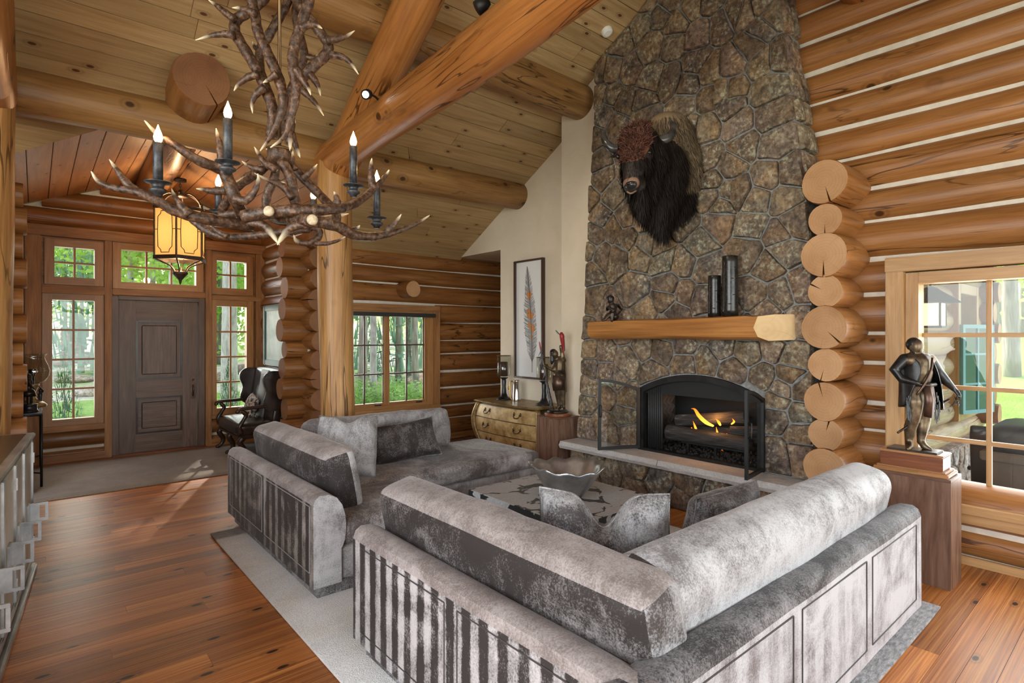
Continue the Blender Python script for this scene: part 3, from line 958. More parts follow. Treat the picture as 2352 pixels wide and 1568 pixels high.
def log_course(zs):
    """log centres and radii from the heights of the chink lines"""
    return [((a + b) / 2, (b - a) / 2) for a, b in zip(zs[:-1], zs[1:])]

# ---------------------------------------------------------------- right wall (patio window, beside the chimney)
RW_ZS = [0.02, .24, .56, .874, 1.108, 1.43, 1.672, 1.982, 2.262, 2.59, 2.848, 3.132, 3.40, 3.675, 3.94, 4.222, 4.49, 4.77, 5.05, 5.33, 5.6, 5.88, 6.16]
WIN_R = (-0.86, 1.45, .36, 2.26)          # outer trim
wall_right = holed(MB(), 'x', 5.20, 5.40, YB, 2.05, 0, 2.75, [(WIN_R[0] + .1, WIN_R[1] - .1, .42, 2.16)])
wall_right.prism([(YB, 2.75), (2.9, 2.75), (2.9, ceil_z(2.9)), (RIDGE_Y, ceil_z(RIDGE_Y)), (YB, ceil_z(RIDGE_Y) - CS * (RIDGE_Y - YB))], 'x', 5.20, 5.40)
wall_right = wall_right.build('wall_right', 'chinking')
tag(wall_right, 'honey log wall with cream chinking around the patio window', kind='structure')
for i, (z, r) in enumerate(log_course(RW_ZS)):
    rr = r - .003
    rad = rr + .012
    cx = 5.275
    ymax = 2.1 if z < 2.85 else 2.9
    if WIN_R[2] + .05 < z < WIN_R[3] - .03:
        log('log', (cx, 1.43, z), (cx, ymax, z), rad, parent=wall_right, seed=i, wob=.004)
        log('log', (cx, YB, z), (cx, WIN_R[0] + .02, z), rad, parent=wall_right, seed=i + 60)
    else:
        log('log', (cx, YB, z), (cx, ymax, z), rad * (.97 if i % 2 else 1.0), rad * (1.0 if i % 2 else .97), parent=wall_right, seed=i, wob=.008)
bb = struct('baseboard_right', 'low pale wood baseboard under the patio window wall', (5.12, 0, 0))
boxo('board', 5.10, YB, 0, 5.135, 1.72, .06, 'fir_trim', bb, .004)
# ends of the crossing logs, stacked beside the chimney
STACK = [(2.862, .176), (2.566, .129), (2.285, .170), (2.0, .128), (1.71, .166), (1.415, .126), (1.126, .152), (.867, .126), (.60, .156), (.33, .13), (.10, .13)]
NOTCH = [17, 18, 18, 2, 15, 19, 5, 7, 17, 0, 0]
cross = struct('wall_crossing_logs', 'stack of sawn log ends standing out beside the stone chimney', (4.75, 1.78, 0))
for i, (z, r) in enumerate(STACK):
    w = 1.03
    o_ = log('log', (4.74 + (.02 if i % 2 else 0), 1.775, z), (5.42, 1.765, z), r * w, parent=cross, seed=i + 200, notch=NOTCH[i], wob=.002, seg=24, step=.12)

# patio window trim and window
tr = struct('trim_1', 'fir casing boards around the patio window', (5.1, .3, .36))
T0, T1 = 5.075, 5.22
boxo('side_casing', T0, 1.335, WIN_R[2], T1, 1.452, 2.145, 'fir_trim', tr, .006)
boxo('side_casing', T0, WIN_R[0], WIN_R[2], T1, WIN_R[0] + .115, 2.145, 'fir_trim', tr, .006)
boxo('head_casing', T0 - .006, WIN_R[0], 2.14, T1, 1.455, 2.255, 'fir_trim', tr, .006)
boxo('sill_board', T0 - .02, WIN_R[0], .375, T1, 1.34, .435, 'fir_trim', tr, .006)
boxo('apron_board', T0 + .01, WIN_R[0], .30, T1, 1.45, .374, 'fir_trim', tr, .006)
window('large patio window with many wooden muntins looking at the log wing', 'x', 5.26, -1, -.74, 1.248, .475, 2.045, 5, 4, frame=.085, depth=.13, bar=.032, mat='fir_trim')

# ---------------------------------------------------------------- plaster walls left of the chimney
wall_plaster = MB()
cz = ceil_z
wall_plaster.prism([(4.2, 0), (6.43, 0), (6.43, 2.915), (YE - .1, 2.915), (YE - .1, cz(YE - .1) + .5), (4.2, cz(4.2) + .03)], 'x', 5.25, 5.45)
wall_plaster.prism([(6.43, 2.915), (YE, 2.915), (YE, 3.6), (6.43, 3.6)], 'x', 5.45, 6.85)
wall_plaster.prism([(6.2, 0), (6.43, 0), (6.43, 3.4), (6.2, 3.4)], 'x', 5.45, 6.85)
wall_plaster.prism([(6.3, 0), (YE, 0), (YE, 3.4), (6.3, 3.4)], 'x', 6.85, 7.0)
wall_plaster = wall_plaster.build('wall_plaster', 'plaster')
tag(wall_plaster, 'cream plaster gable wall with a passage opening by the log wall', kind='structure')
MB().prism([(3.9, 0), (4.872, 0), (4.872, cz(4.872) + .03), (3.9, cz(3.9) + .03)], 'x', 4.95, 5.26).build('plaster_chase', 'plaster', wall_plaster)

# ---------------------------------------------------------------- log wall with the casement window
WW_ZS = [0.02, .322, .527, .811, 1.076, 1.353, 1.571, 1.858, 2.14, 2.426, 2.677, 2.95]
WIN_W = (3.05, 4.856, .472, 2.109)
wall_window = holed(MB(), 'y', 7.565, 7.72, 2.86, 6.9, 0, 3.2, [(WIN_W[0] + .08, WIN_W[1] - .08, .54, 2.04)]).build('wall_window', 'chinking')
tag(wall_window, 'dark honey log wall around the casement window', kind='structure')
for i, (z, r) in enumerate(log_course(WW_ZS)):
    rad = r + .006; cy = 7.625
    if WIN_W[2] + .02 < z < WIN_W[3] - .03:
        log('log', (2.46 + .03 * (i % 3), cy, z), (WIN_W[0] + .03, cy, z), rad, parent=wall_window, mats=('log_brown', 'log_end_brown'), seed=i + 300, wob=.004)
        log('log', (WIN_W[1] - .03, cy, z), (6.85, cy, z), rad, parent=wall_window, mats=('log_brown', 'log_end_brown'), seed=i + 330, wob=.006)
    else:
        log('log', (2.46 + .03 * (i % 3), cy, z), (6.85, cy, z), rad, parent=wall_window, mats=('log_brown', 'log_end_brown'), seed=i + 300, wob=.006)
b2 = struct('baseboard_window', 'wood baseboard along the casement window wall', (4.5, 7.45, 0))
boxo('board', 2.9, 7.46, 0, 6.85, 7.50, .09, 'timber_trim', b2, .004)
p = on_y(918, 655, 7.5)
stubl = log('wall_log_end', (p.x + .06, 7.20, 2.33), (p.x + .06, 7.6, 2.33), .12, mats=('log_brown', 'log_end'), seed=77, wob=0)
tag(stubl, 'single sawn log end poking out above the casement window', kind='structure')
tr = struct('trim_2', 'wood casing around the casement window', (3.95, 7.45, .47))
WY0, WY1 = 7.445, 7.6
boxo('side_casing', WIN_W[1] - .115, WY0, WIN_W[2] + .07, WIN_W[1], WY1, 2.02, 'timber_trim', tr, .006)
boxo('side_casing', WIN_W[0], WY0, WIN_W[2] + .07, WIN_W[0] + .115, WY1, 2.02, 'timber_trim', tr, .006)
boxo('head_casing', WIN_W[0], WY0 - .005, 2.01, WIN_W[1], WY1, WIN_W[3], 'timber_trim', tr, .006)
boxo('sill_board', WIN_W[0], WY0 - .02, WIN_W[2], WIN_W[1], WY1, WIN_W[2] + .10, 'window_wood', tr, .006)
for (u0, u1, nm) in ((3.31, 3.906, 'casement window sash beside the log post, dark muntins'), (3.997, 4.593, 'casement window sash nearer the plaster wall, dark muntins')):
    w = window(nm, 'y', 7.53, -1, u0, u1, .663, 1.93, 2, 3, frame=.045, depth=.04, bar=.02, barmat='frame_brown')
    boxo('inner_lining', u0 - .012, 7.50, .65, u0, 7.535, 1.93, 'blind_black', w)
    boxo('inner_lining', u1, 7.50, .65, u1 + .012, 7.535, 1.93, 'blind_black', w)
    boxo('crank_handle', u1 - .16, 7.455, .625, u1 - .06, 7.475, .645, 'iron_black', w, .003)
boxo('jamb_fill', WIN_W[0] + .1, 7.47, .56, 3.27, 7.56, 2.02, 'window_wood', tr)
boxo('jamb_fill', 4.635, 7.47, .56, WIN_W[1] - .1, 7.56, 2.02, 'window_wood', tr)
boxo('jamb_fill', 3.2, 7.472, .56, 4.7, 7.56, .625, 'window_wood', tr)
boxo('jamb_fill', 3.2, 7.472, 1.97, 4.7, 7.56, 2.02, 'window_wood', tr)
blind = boxo('roller_blind', WIN_W[0] + .12, 7.38, 1.925, WIN_W[1] - .12, 7.445, 1.985, 'blind_black', None, .008)
tag(blind, 'rolled-up black roller blind at the top of the casement window', 'blind')

# ---------------------------------------------------------------- entry side walls
SIDE_ZS = [0.02, .19, .43, .67, .94, 1.20, 1.45, 1.70, 1.98, 2.26, 2.53, 2.80, 3.05, 3.3]
for nm, lab, X, yn in (('wall_entry_right', 'log side wall of the entry behind the wing chair', 2.86, 7.22), ('wall_entry_left', 'log side wall of the entry behind the iron console', -.44, 7.22)):
    ws = MB().box(X - .07, 7.5, 0, X + .07, YD, 3.3).build(nm, 'chinking')
    tag(ws, lab, kind='structure')
    for i, (z, r) in enumerate(log_course(SIDE_ZS)):
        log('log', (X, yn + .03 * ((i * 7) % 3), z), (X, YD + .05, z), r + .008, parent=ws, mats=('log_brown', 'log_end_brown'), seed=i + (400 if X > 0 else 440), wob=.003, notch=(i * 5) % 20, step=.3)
# log wall left of the entry
wl = MB().box(XL, 7.56, 0, -.44, 7.72, 3.3).build('wall_left_of_entry', 'chinking')
tag(wl, 'log wall whose stacked stub ends flank the entry opening', kind='structure')
for i, (z, r) in enumerate(log_course(WW_ZS + [3.2])):
    log('log', (XL, 7.6, z), (-.06 - .03 * (i % 2), 7.6, z), r + .008, parent=wl, mats=('log_brown', 'log_end'), seed=i + 480, wob=.005)

# ---------------------------------------------------------------- door wall
G_L = (.171, .609, .559, 2.11); G_LT = (.193, .609, 2.409, 2.80)
G_M = (.902, 1.815, 2.385, 2.829); G_R = (2.09, 2.515, .549, 2.091); G_RT = (2.09, 2.51, 2.37, 2.782)
DOOR = (.868, 1.844, 0, 2.139)
holes = []
for q, m in ((G_L, .06), (G_LT, .06), (G_M, .06), (G_R, .06), (G_RT, .06)): holes.append((q[0] - m, q[1] + m, q[2] - m, q[3] + m))
holes.append((DOOR[0] - .05, DOOR[1] + .05, -.01, DOOR[3] + .04))
we = holed(MB(), 'y', 9.37, 9.56, -.5, 2.95, 0, 3.05, holes)
we.prism([(-.5, 3.05), (2.95, 3.05), (2.95, entry_z(2.95)), (ER_X, ER_Z), (-.5, entry_z(-.5))], 'y', 9.40, 9.56, mi=1)
wall_entry = we.build('wall_entry', ['timber_trim', 'chinking'])
tag(wall_entry, 'timber framed entry wall with door, sidelights and transoms', kind='structure')
for i, (z, r) in enumerate(log_course([3.06, 3.30, 3.545, 3.79])):
    hw = max(.2, (ER_Z - z) / ES + .12)
    log('log', (max(-.45, ER_X - hw), 9.45, z), (min(2.9, ER_X + hw), 9.45, z), r + .006, parent=wall_entry, mats=('log_brown', 'log_end_brown'), seed=520 + i, wob=.004)
for (xa, xb) in ((-.06, .77), (1.95, 2.72)):
    for i, (z, r) in enumerate(((.30, .115), (.09, .07))):
        log('log', (xa, 9.42, z), (xb, 9.42, z), r, parent=wall_entry, mats=('log_brown', 'log_end_brown'), seed=540 + i, wob=.002)
    MB().box(xa, 9.36, .40, xb, 9.372, .425).build('chink_strip', 'chinking', wall_entry)
    MB().box(xa, 9.36, .15, xb, 9.372, .185).build('chink_strip', 'chinking', wall_entry)
tr = struct('trim_3', 'rough sawn posts, headers and casings of the entry wall', (1.35, 9.33, 0))
D0, D1 = 9.315, 9.385
def brd(name, xa, xb, za, zb, d=0.0, m='timber_trim'): boxo(name, xa, D0 - d, za, xb, D1, zb, m, tr, .007)
brd('header_beam', -.35, 2.80, 2.925, 3.06, .03)
brd('post', .715, .80, 0, 2.925, .015); brd('post', 1.935, 2.02, 0, 2.925, .015)
brd('post', -.10, .065, .10, 2.925, .01); brd('post', 2.645, 2.78, .10, 2.925, .01)
brd('transom_rail', .065, .715, 2.19, 2.30, .02); brd('transom_rail', .80, 1.935, 2.20, 2.285, .02); brd('transom_rail', 2.02, 2.72, 2.185, 2.25, .02)
brd('sill_board', .065, .715, .40, .475, .03); brd('sill_board', 2.02, 2.645, .40, .455, .03)
brd('baseboard', -.10, .80, 0, .10, .01); brd('baseboard', 1.935, 2.72, 0, .10, .01)
boxo('door_casing', .795, 9.30, 0, .868, 9.42, 2.185, 'door_oak', tr, .006)
boxo('door_casing', 1.844, 9.30, 0, 1.925, 9.42, 2.185, 'door_oak', tr, .006)
boxo('door_casing', .868, 9.30, 2.139, 1.844, 9.42, 2.19, 'door_oak', tr, .006)
boxo('door_stop', .85, 9.405, 2.09, 1.86, 9.45, 2.2, 'door_oak', tr)
boxo('threshold', .80, 9.24, 0, 1.925, 9.42, .022, 'cherry_base', tr, .004)
window('tall sidelight window beside the iron console table', 'y', 9.43, -1, *G_L, 2, 4, frame=.10, depth=.105, bar=.026)
window('small square transom above the sidelight by the console', 'y', 9.43, -1, *G_LT, 2, 2, frame=.10, depth=.105, bar=.026)
window('wide transom window above the front door', 'y', 9.43, -1, *G_M, 3, 2, frame=.095, depth=.105, bar=.026)
window('tall sidelight window beside the wing chair', 'y', 9.43, -1, *G_R, 2, 4, frame=.10, depth=.105, bar=.026)
window('small square transom above the sidelight by the wing chair', 'y', 9.43, -1, *G_RT, 2, 2, frame=.10, depth=.105, bar=.026)

# front door
dr = struct('door_1', 'grey brown two panel oak front door with dark lever set', (1.35, 9.36, 0))
dx0, dx1 = DOOR[0] + .004, DOOR[1] - .004
DY0, DY1 = 9.345, 9.40
boxo('hanging_stile', dx0, DY0, .02, dx0 + .20, DY1, 2.135, 'door_oak', dr, .004)
boxo('lock_stile', dx1 - .20, DY0, .02, dx1, DY1, 2.135, 'door_oak', dr, .004)
boxo('bottom_rail', dx0 + .2, DY0, .02, dx1 - .2, DY1, .27, 'door_oak', dr, .004)
boxo('lock_rail', dx0 + .2, DY0, .78, dx1 - .2, DY1, 1.03, 'door_oak', dr, .004)
boxo('top_rail', dx0 + .2, DY0, 1.86, dx1 - .2, DY1, 2.135, 'door_oak', dr, .004)
for za, zb in ((.27, .78), (1.03, 1.86)):
    boxo('panel', dx0 + .2, DY0 + .012, za, dx1 - .2, DY1, zb, 'door_oak', dr)
    for (xa, xb, ya_, yb_) in ((dx0 + .2, dx0 + .225, za, zb), (dx1 - .225, dx1 - .2, za, zb), (dx0 + .225, dx1 - .225, za, za + .025), (dx0 + .225, dx1 - .225, zb - .025, zb)):
        boxo('panel_moulding', xa, DY0 - .006, ya_, xb, DY1 - .01, yb_, 'dark_carved', dr, .005)
    boxo('raised_field', dx0 + .27, DY0 + .004, za + .07, dx1 - .27, DY1, zb - .07, 'door_oak', dr, .008)
boxo('lock_plate', dx1 - .10, DY0 - .01, .72, dx1 - .035, DY0, 1.06, 'bronze_brown', dr, .003)
MB().tube(smooth_path([(dx1 - .066, DY0 - .005, .92), (dx1 - .066, DY0 - .05, .90), (dx1 - .066, DY0 - .055, .82), (dx1 - .066, DY0 - .005, .76)]), .009, 8).build('pull_handle', 'bronze_brown', dr, smooth=True)
MB().tube([(dx1 - .066, DY0 - .03, 1.0), (dx1 - .066, DY0, 1.0)], .014, 10).build('deadbolt', 'bronze_brown', dr, smooth=True)

# ---------------------------------------------------------------- unseen sides of the room, with openings added to let light in
wb_ = holed(MB(), 'y', YB - .2, YB, XL, 5.4, 0, 5.0, [(-1.9, 5.0, .4, 4.2)]).build('wall_back', 'log_wood')
tag(wb_, 'log wall with tall added openings behind the photographer', kind='structure')
wc_ = holed(MB(), 'x', XL - .2, XL, YB, 7.7, 0, 6.3, [(-2.3, 3.4, .5, 3.9)]).build('wall_far_left', 'log_wood')
tag(wc_, 'log wall with wide added openings beyond the silver cabinet', kind='structure')

# ---------------------------------------------------------------- purlins, trusses, posts
def beam(name, label, *a, **k):
    k.setdefault('mats', ('purlin_wood', 'log_end'))
    o = log(name, *a, **k); return tag(o, label, kind='structure')
beam('purlin_beam', 'lower round purlin log running across to the plaster wall', (-2.2, 6.03, 3.62), (5.26, 6.03, 3.62), .20, .19, seed=601, seg=28)
beam('purlin_beam', 'upper round purlin log ending beside the stone chimney', (-2.2, 4.56, 4.43), (4.96, 4.56, 4.43), .20, .20, seed=602, seg=28)
beam('purlin_beam', 'topmost round purlin log near the ridge', (-2.2, 3.06, 5.27), (4.96, 3.06, 5.27), .20, .20, seed=603, seg=24)
beam('ridge_beam', 'entry gable ridge log with sawn split end above the purlin', (1.10, 5.36, 3.85), (ER_X, YD + .03, 3.74), .225, .20, seed=604, seg=24, mats=('log_wood', 'log_end_brown'), notch=16)
beam('wall_beam', 'log beam entering the top of the chimney side log wall', (2.2, 1.62, 4.56), (5.25, 1.62, 4.56), .19, .19, seed=605, seg=24, mats=('truss_wood', 'log_end'))
TX = 2.45
def truss(x, lab, seed):
    beam('log_post', 'peeled log post carrying ' + lab, (x, 5.77, -.02), (x, 5.77, 3.50), .178, .176, seed=seed, seg=30, mats=('post_wood', 'log_end'), wob=.016, notch=9, step=.25)
    beam('tie_beam', 'heavy log tie beam of ' + lab, (x, 6.12, 3.50), (x, -1.5, 4.07), .185, .185, seed=seed + 1, seg=30, mats=('truss_wood', 'log_end'), wob=.014, roundend=.25)
    beam('rafter_beam', 'sloping log rafter of ' + lab, (x, 5.75, 3.43), (x, RIDGE_Y, 5.93), .185, .185, seed=seed + 2, seg=28, mats=('truss_wood', 'log_end'), wob=.012)
truss(TX, 'the truss next to the casement window', 611)
truss(-.30, 'the truss next to the silver cabinet', 621)

# ================================================================== STONE CHIMNEY
FXP = 4.83                                # face plane of the stones
OY0, OY1, OSPR, ORISE = 2.29, 3.62, 1.10, .17
OC = (OY0 + OY1) / 2; OH = (OY1 - OY0) / 2
OR_ = (OH * OH + ORISE * ORISE) / (2 * ORISE)
def arch_z(y, grow=0.0):
    d = y - OC
    R = OR_ + grow
    if abs(d) > OH + grow: return None
    return OSPR + ORISE - OR_ + math.sqrt(max(R * R - d * d, 0))
HZ = .46
SEEDS5 = [(690,90),(585,150),(470,250),(800,150),(890,40),(930,200),(1140,70),(1060,140),(1215,60),(1300,180),(1375,90),(335,450),(410,430),(510,420),(640,280),(775,260),(1130,380),(1240,270),(1310,370),(1410,330),(650,480),(755,480),(870,500),(910,385),(990,430),(1340,540),(325,560),(410,570),(480,620),(600,610),(365,690),(830,640),(980,590),(1068,555),(1125,540),(1110,640),(310,840),(430,740),(600,690),(980,760),(868,770),(1160,750),(1190,870),(1360,690),(1390,860),(330,960),(985,950),(1110,1000),(340,1080),(1010,1090),(1095,1150),(1340,1060),(1480,1030),(400,1180),(275,1190),(1000,1180),(1060,1230),(1160,1150),(1280,1200),(1430,1200),(480,1310),(600,1310),(340,1290),(300,1410),(420,1370),(840,1340),(1040,1330),(1250,1350),(1400,1400),(1490,1330),(490,1430),(610,1480),(700,1490),(245,1500),(930,1460),(700,850),(760,1000),(620,1000),(560,850),(800,1150),(600,1150),(480,860),(520,1010),(740,10),(620,5),(1000,5),(1290,10)]
SEEDS4 = [(625,260),(690,290),(770,300),(885,280),(990,300),(1090,320),(640,370),(850,450),(1010,440),(1000,490),(1085,470),(1190,350),(1500,330),(1560,270),(1390,270),(1640,440),(1420,480),(1560,470),(1180,500),(650,500),(720,560),(1640,600),(900,560),(1300,560),(1050,560),(1480,560),(630,650),(800,640),(1000,640),(1200,640),(1400,640),(1560,640),(635,730),(705,745),(820,790),(890,725),(980,740),(1090,720),(1190,790),(1270,720),(1320,840),(1400,745),(1520,730),(1610,770),(1470,870),(1590,865),(1650,930),(1560,925),(640,830),(705,850),(760,880),(940,850),(1090,805),(1540,985),(1640,1045),(1535,1065),(1650,1140),(1540,1240),(1650,1240),(625,910),(620,1000),(720,960),(810,970),(625,1110),(690,1090),(800,1050),(740,1160),(820,1150)]
seeds = []
for x, y in SEEDS5:
    p = on_x(1250 + .3827 * x, .3827 * y, FXP); seeds.append((p.y, p.z))
for x, y in SEEDS4:
    p = on_x(1050 + .4783 * x, 450 + .4783 * y, FXP); seeds.append((p.y, p.z))
rng = random.Random(4)
zz = 5.25
while zz < 5.85:                            # above the frame, up to the ceiling
    for yy in (2.45, 2.75, 3.05): seeds.append((yy + rng.uniform(-.08, .08), zz + rng.uniform(-.05, .05)))
    zz += .28
def in_open(y, z, g=0.0):
    a = arch_z(y, g)
    return a is not None and z < a
seeds = [s for s in seeds if not in_open(*s)]
ghost = []
for (y, z) in seeds:                       # mirrored sites keep the joints on the arch
    if z < OSPR:
        if 0 < y - OY1 < .3: ghost.append((2 * OY1 - y, z))
        if 0 < OY0 - y < .3: ghost.append((2 * OY0 - y, z))
    d = math.hypot(y - OC, z - (OSPR + ORISE - OR_))
    if z > OSPR - .05 and OR_ < d < OR_ + .3 and abs(y - OC) < OH + .1:
        k = (2 * OR_ - d) / d
        ghost.append((OC + (y - OC) * k, OSPR + ORISE - OR_ + (z - OSPR - ORISE + OR_) * k))
OUT = [(1.88, HZ), (4.50, HZ), (4.215, ceil_z(4.215)), (2.34, ceil_z(2.34)), (1.90, 2.5)]
def clip(poly, px, py, nx, ny):
    out = []
    for i in range(len(poly)):
        a, b = poly[i], poly[(i + 1) % len(poly)]
        da = (a[0] - px) * nx + (a[1] - py) * ny; db = (b[0] - px) * nx + (b[1] - py) * ny
        if da <= 0: out.append(a)
        if da * db < 0:
            t = da / (da - db); out.append((a[0] + (b[0] - a[0]) * t, a[1] + (b[1] - a[1]) * t))
    return out
def voronoi(sites, extra, bound):
    cells = []
    al = sites + extra
    for i, s in enumerate(sites):
        poly = list(bound)
        for j, q in enumerate(al):
            if j == i: continue
            dx, dy = q[0] - s[0], q[1] - s[1]
            d2 = dx * dx + dy * dy
            if d2 > 2.0 or d2 < 1e-8: continue
            poly = clip(poly, (s[0] + q[0]) / 2, (s[1] + q[1]) / 2, dx, dy)
            if len(poly) < 3: break
        cells.append(poly)
    return cells
def stone_mesh(parent, poly, to3, depth, rng, mat='moss_rock', joint=.006, name='stone', avoid=None):
    if len(poly) < 3: return
    A = sum(poly[i][0] * poly[(i + 1) % len(poly)][1] - poly[(i + 1) % len(poly)][0] * poly[i][1] for i in range(len(poly))) / 2
    if abs(A) < .0012: return
    if A < 0: poly = poly[::-1]
    # resample, jitter, round
    pts = []
    n = len(poly)
    for i in range(n):
        a, b = Vector(poly[i]), Vector(poly[(i + 1) % n])
        L = (b - a).length
        k = max(1, int(L / .09))
        nr = Vector(((b - a).y, -(b - a).x)); nr = nr.normalized() if nr.length > 1e-9 else nr
        for j in range(k):
            p = a + (b - a) * (j / k)
            if j: p = p + nr * rng.uniform(-.008, .004)
            pts.append(p)
    for _ in range(2):
        q = []
        for i in range(len(pts)):
            a, b = pts[i], pts[(i + 1) % len(pts)]
            if (b - a).length < .012: q.append((a + b) / 2); continue
            q += [a * .87 + b * .13, a * .13 + b * .87]
        pts = q
    c = sum(pts, Vector((0, 0))) / len(pts)
    def inset(d):
        out = []
        for p in pts:
            v = p - c; L = v.length
            out.append(c + v * max(.2, (L - d) / L) if L > 1e-6 else p)
        return out
    o0 = inset(joint)
    if avoid: o0 = [avoid(p) for p in o0]
    lift = rng.uniform(.0, .035); tx, ty = rng.uniform(-.05, .05), rng.uniform(-.05, .05)
    m = len(o0)
    V = []
    for p in o0: V.append(to3(p.x, p.y, -depth))
    for p in o0: V.append(to3(p.x, p.y, -.012))
    o1 = [c + (p - c) * .935 for p in o0]
    o2 = [c + (p - c) * .52 for p in o0]
    def hh(p, e):
        return e + lift + (p.x - c.x) * tx + (p.y - c.y) * ty + .012 * mnoise.noise(Vector((p.x * 9, p.y * 9, lift * 50)))
    for p in o1: V.append(to3(p.x, p.y, hh(p, .0)))
    for p in o2: V.append(to3(p.x, p.y, hh(p, .012)))
    V.append(to3(c.x, c.y, hh(c, .014)))
    Fc = []
    for r in range(3):
        for i in range(m):
            j = (i + 1) % m
            Fc.append((r * m + i, r * m + j, (r + 1) * m + j, (r + 1) * m + i))
    for i in range(m): Fc.append((3 * m + i, 3 * m + (i + 1) % m, 4 * m))
    b = MB(); b.add(V, Fc)
    me = b.mesh(name, mat)
    return link(name, me, parent, auto=42)
chim = thing('stone_fireplace', 'tall tapering moss rock fireplace chimney with arched firebox', 'fireplace', (4.85, OC, 0))
rng = random.Random(9)
def keep_out(p):
    if in_open(p.x, p.y, .0):
        cand = []
        cand.append(Vector((OY0 - .005, p.y))); cand.append(Vector((OY1 + .005, p.y)))
        a = arch_z(p.x); cand.append(Vector((p.x, a + .004)))
        cand.sort(key=lambda q: (q - p).length)
        return cand[0]
    return p
for poly in voronoi(seeds, ghost, OUT):
    stone_mesh(chim, poly, lambda a, b, d: (FXP - d, a, b), .05, rng, avoid=keep_out)
# mortar core with the arched opening
core = MB()
xa, xb = FXP + .012, 5.75
def edgeR(z): return lerp(1.892, 1.912, (z - HZ) / (2.5 - HZ)) if z < 2.5 else lerp(1.912, 2.352, (z - 2.5) / (ceil_z(2.34) - 2.5))
def edgeL(z): return lerp(4.485, 4.20, (z - HZ) / (ceil_z(4.215) - HZ))
n = 18
ap = [(OY1 - (OY1 - OY0) * i / n, arch_z(OY1 - (OY1 - OY0) * i / n) if 0 < i < n else OSPR) for i in range(n + 1)]
core.prism([(OY1, HZ), (edgeL(HZ), HZ), (edgeL(OSPR), OSPR), (OY1, OSPR)], 'x', xa, xb)
core.prism([(edgeR(HZ), HZ), (OY0, HZ), (OY0, OSPR), (edgeR(OSPR), OSPR)], 'x', xa, xb)
core.prism([(edgeR(OSPR), OSPR)] + [(OY0, OSPR)] + ap[::-1][1:-1] + [(OY1, OSPR), (edgeL(OSPR), OSPR), (4.2, ceil_z(4.2)), (2.352, ceil_z(2.352)), (1.912, 2.5)], 'x', xa, xb)
core.box(4.66, 1.95, 0, xb, 4.40, HZ - .07)
core.build('mortar_core', 'mortar', chim)
# side face of the chimney next to the log wall
rng = random.Random(17)
z = 2.75
while z < 5.6:
    h = rng.uniform(.14, .34)
    x = FXP + .03
    while x < 5.16:
        w = rng.uniform(.12, .24)
        if 5.16 - x - w < .1: w = 5.16 - x
        poly = [(x, z), (x + w, z + rng.uniform(-.02, .02)), (x + w, z + h), (x, z + h + rng.uniform(-.02, .02))]
        stone_mesh(chim, poly, lambda a, b, d: (a, edgeR(b) - .008 - d, b), .04, rng, joint=.006)
        x += w
    z += h
# hearth base stones
rng = random.Random(31)
hs = [(2.06, .22), (2.33, .30), (2.38, .10), (2.66, .21), (2.93, .30), (2.98, .09), (3.24, .22), (3.52, .30), (3.56, .10), (3.84, .20), (4.08, .30), (4.12, .10), (4.33, .20)]
hs = [(a_ + rng.uniform(-.05, .05), b_ + rng.uniform(-.03, .03)) for a_, b_ in hs]
for poly in voronoi(hs, [], [(1.93, 0.0), (4.42, 0.0), (4.42, .385), (1.93, .385)]):
    stone_mesh(chim, poly, lambda a, b, d: (4.635 - d, a, b), .04, rng)
# hearth slabs with rough front edge
def slab(ya, yb, skew=0):
    b = MB(); nn = 26
    rows = []
    for i in range(nn + 1):
        t = i / nn; y = lerp(ya, yb, t)
        j = lambda k: .009 * mnoise.noise(Vector((y * 14, k * 3.7, 1)))
        xf = 4.51 + (skew * t)
        rows.append([(4.90, y, HZ), (xf + .012 + j(1), y, HZ), (xf + j(2), y, HZ - .015), (xf - .012 + 2.2 * j(3), y, HZ - .045), (xf + .006 + j(4), y, HZ - .078), (4.90, y, HZ - .078)])
    V = [p for r in rows for p in r]; k = 6
    Fc = [(i * k + q, i * k + (q + 1) % k, (i + 1) * k + (q + 1) % k, (i + 1) * k + q) for i in range(nn) for q in range(k)]
    Fc += [tuple(range(k)), tuple(nn * k + q for q in range(k))[::-1]]
    b.add(V, Fc); return b.build('hearth_slab', 'hearth_sandstone', chim, auto=35)
slab(4.47, 3.172); slab(3.166, 1.85, .0)
# firebox
fb = MB()
X1 = 5.42
fb.box(X1, OY0 - .05, HZ - .02, X1 + .03, OY1 + .05, 1.45)
fb.box(4.86, OY0 - .05, HZ - .03, X1, OY1 + .05, HZ + .012)
fb.box(4.90, OY0 - .06, 1.16, X1, OY1 + .06, 1.40)
fb.box(4.86, OY0 - .03, HZ, X1, OY0 + .02, 1.3)
fb.build('firebox_shell', 'firebox_black', chim)
# herringbone brick cheek on the far side of the firebox
ch = MB().box(4.93, OY1 - .05, HZ, X1, OY1 - .02, 1.22).build('brick_cheek', 'fire_mortar', chim)
brick_me = {}
for i in range(-8, 16):
    for j in range(-6, 12):
        # 45 degree herringbone
        for flip in (0, 1):
            cu = 4.95 + (i * .0735)
            cv = HZ + .02 + (j * .106) + (i % 2) * .0
            cu2, cv2 = (cu, cv) if not flip else (cu + .0368, cv + .053)
            ang = PI / 4 if (flip == 0) else -PI / 4
            if not (4.97 < cu2 < X1 - .05 and HZ + .05 < cv2 < 1.15): continue
            key = flip
            if key not in brick_me:
                brick_me[key] = MB().box(-.048, -.004, -.023, .048, .004, .023).mesh('fire_brick', 'fire_brick')
            M = Matrix.Translation((cu2, OY1 - .052, cv2)) @ Matrix.Rotation(ang, 4, 'Y')
            link('fire_brick', brick_me[key], chim, mw=M)
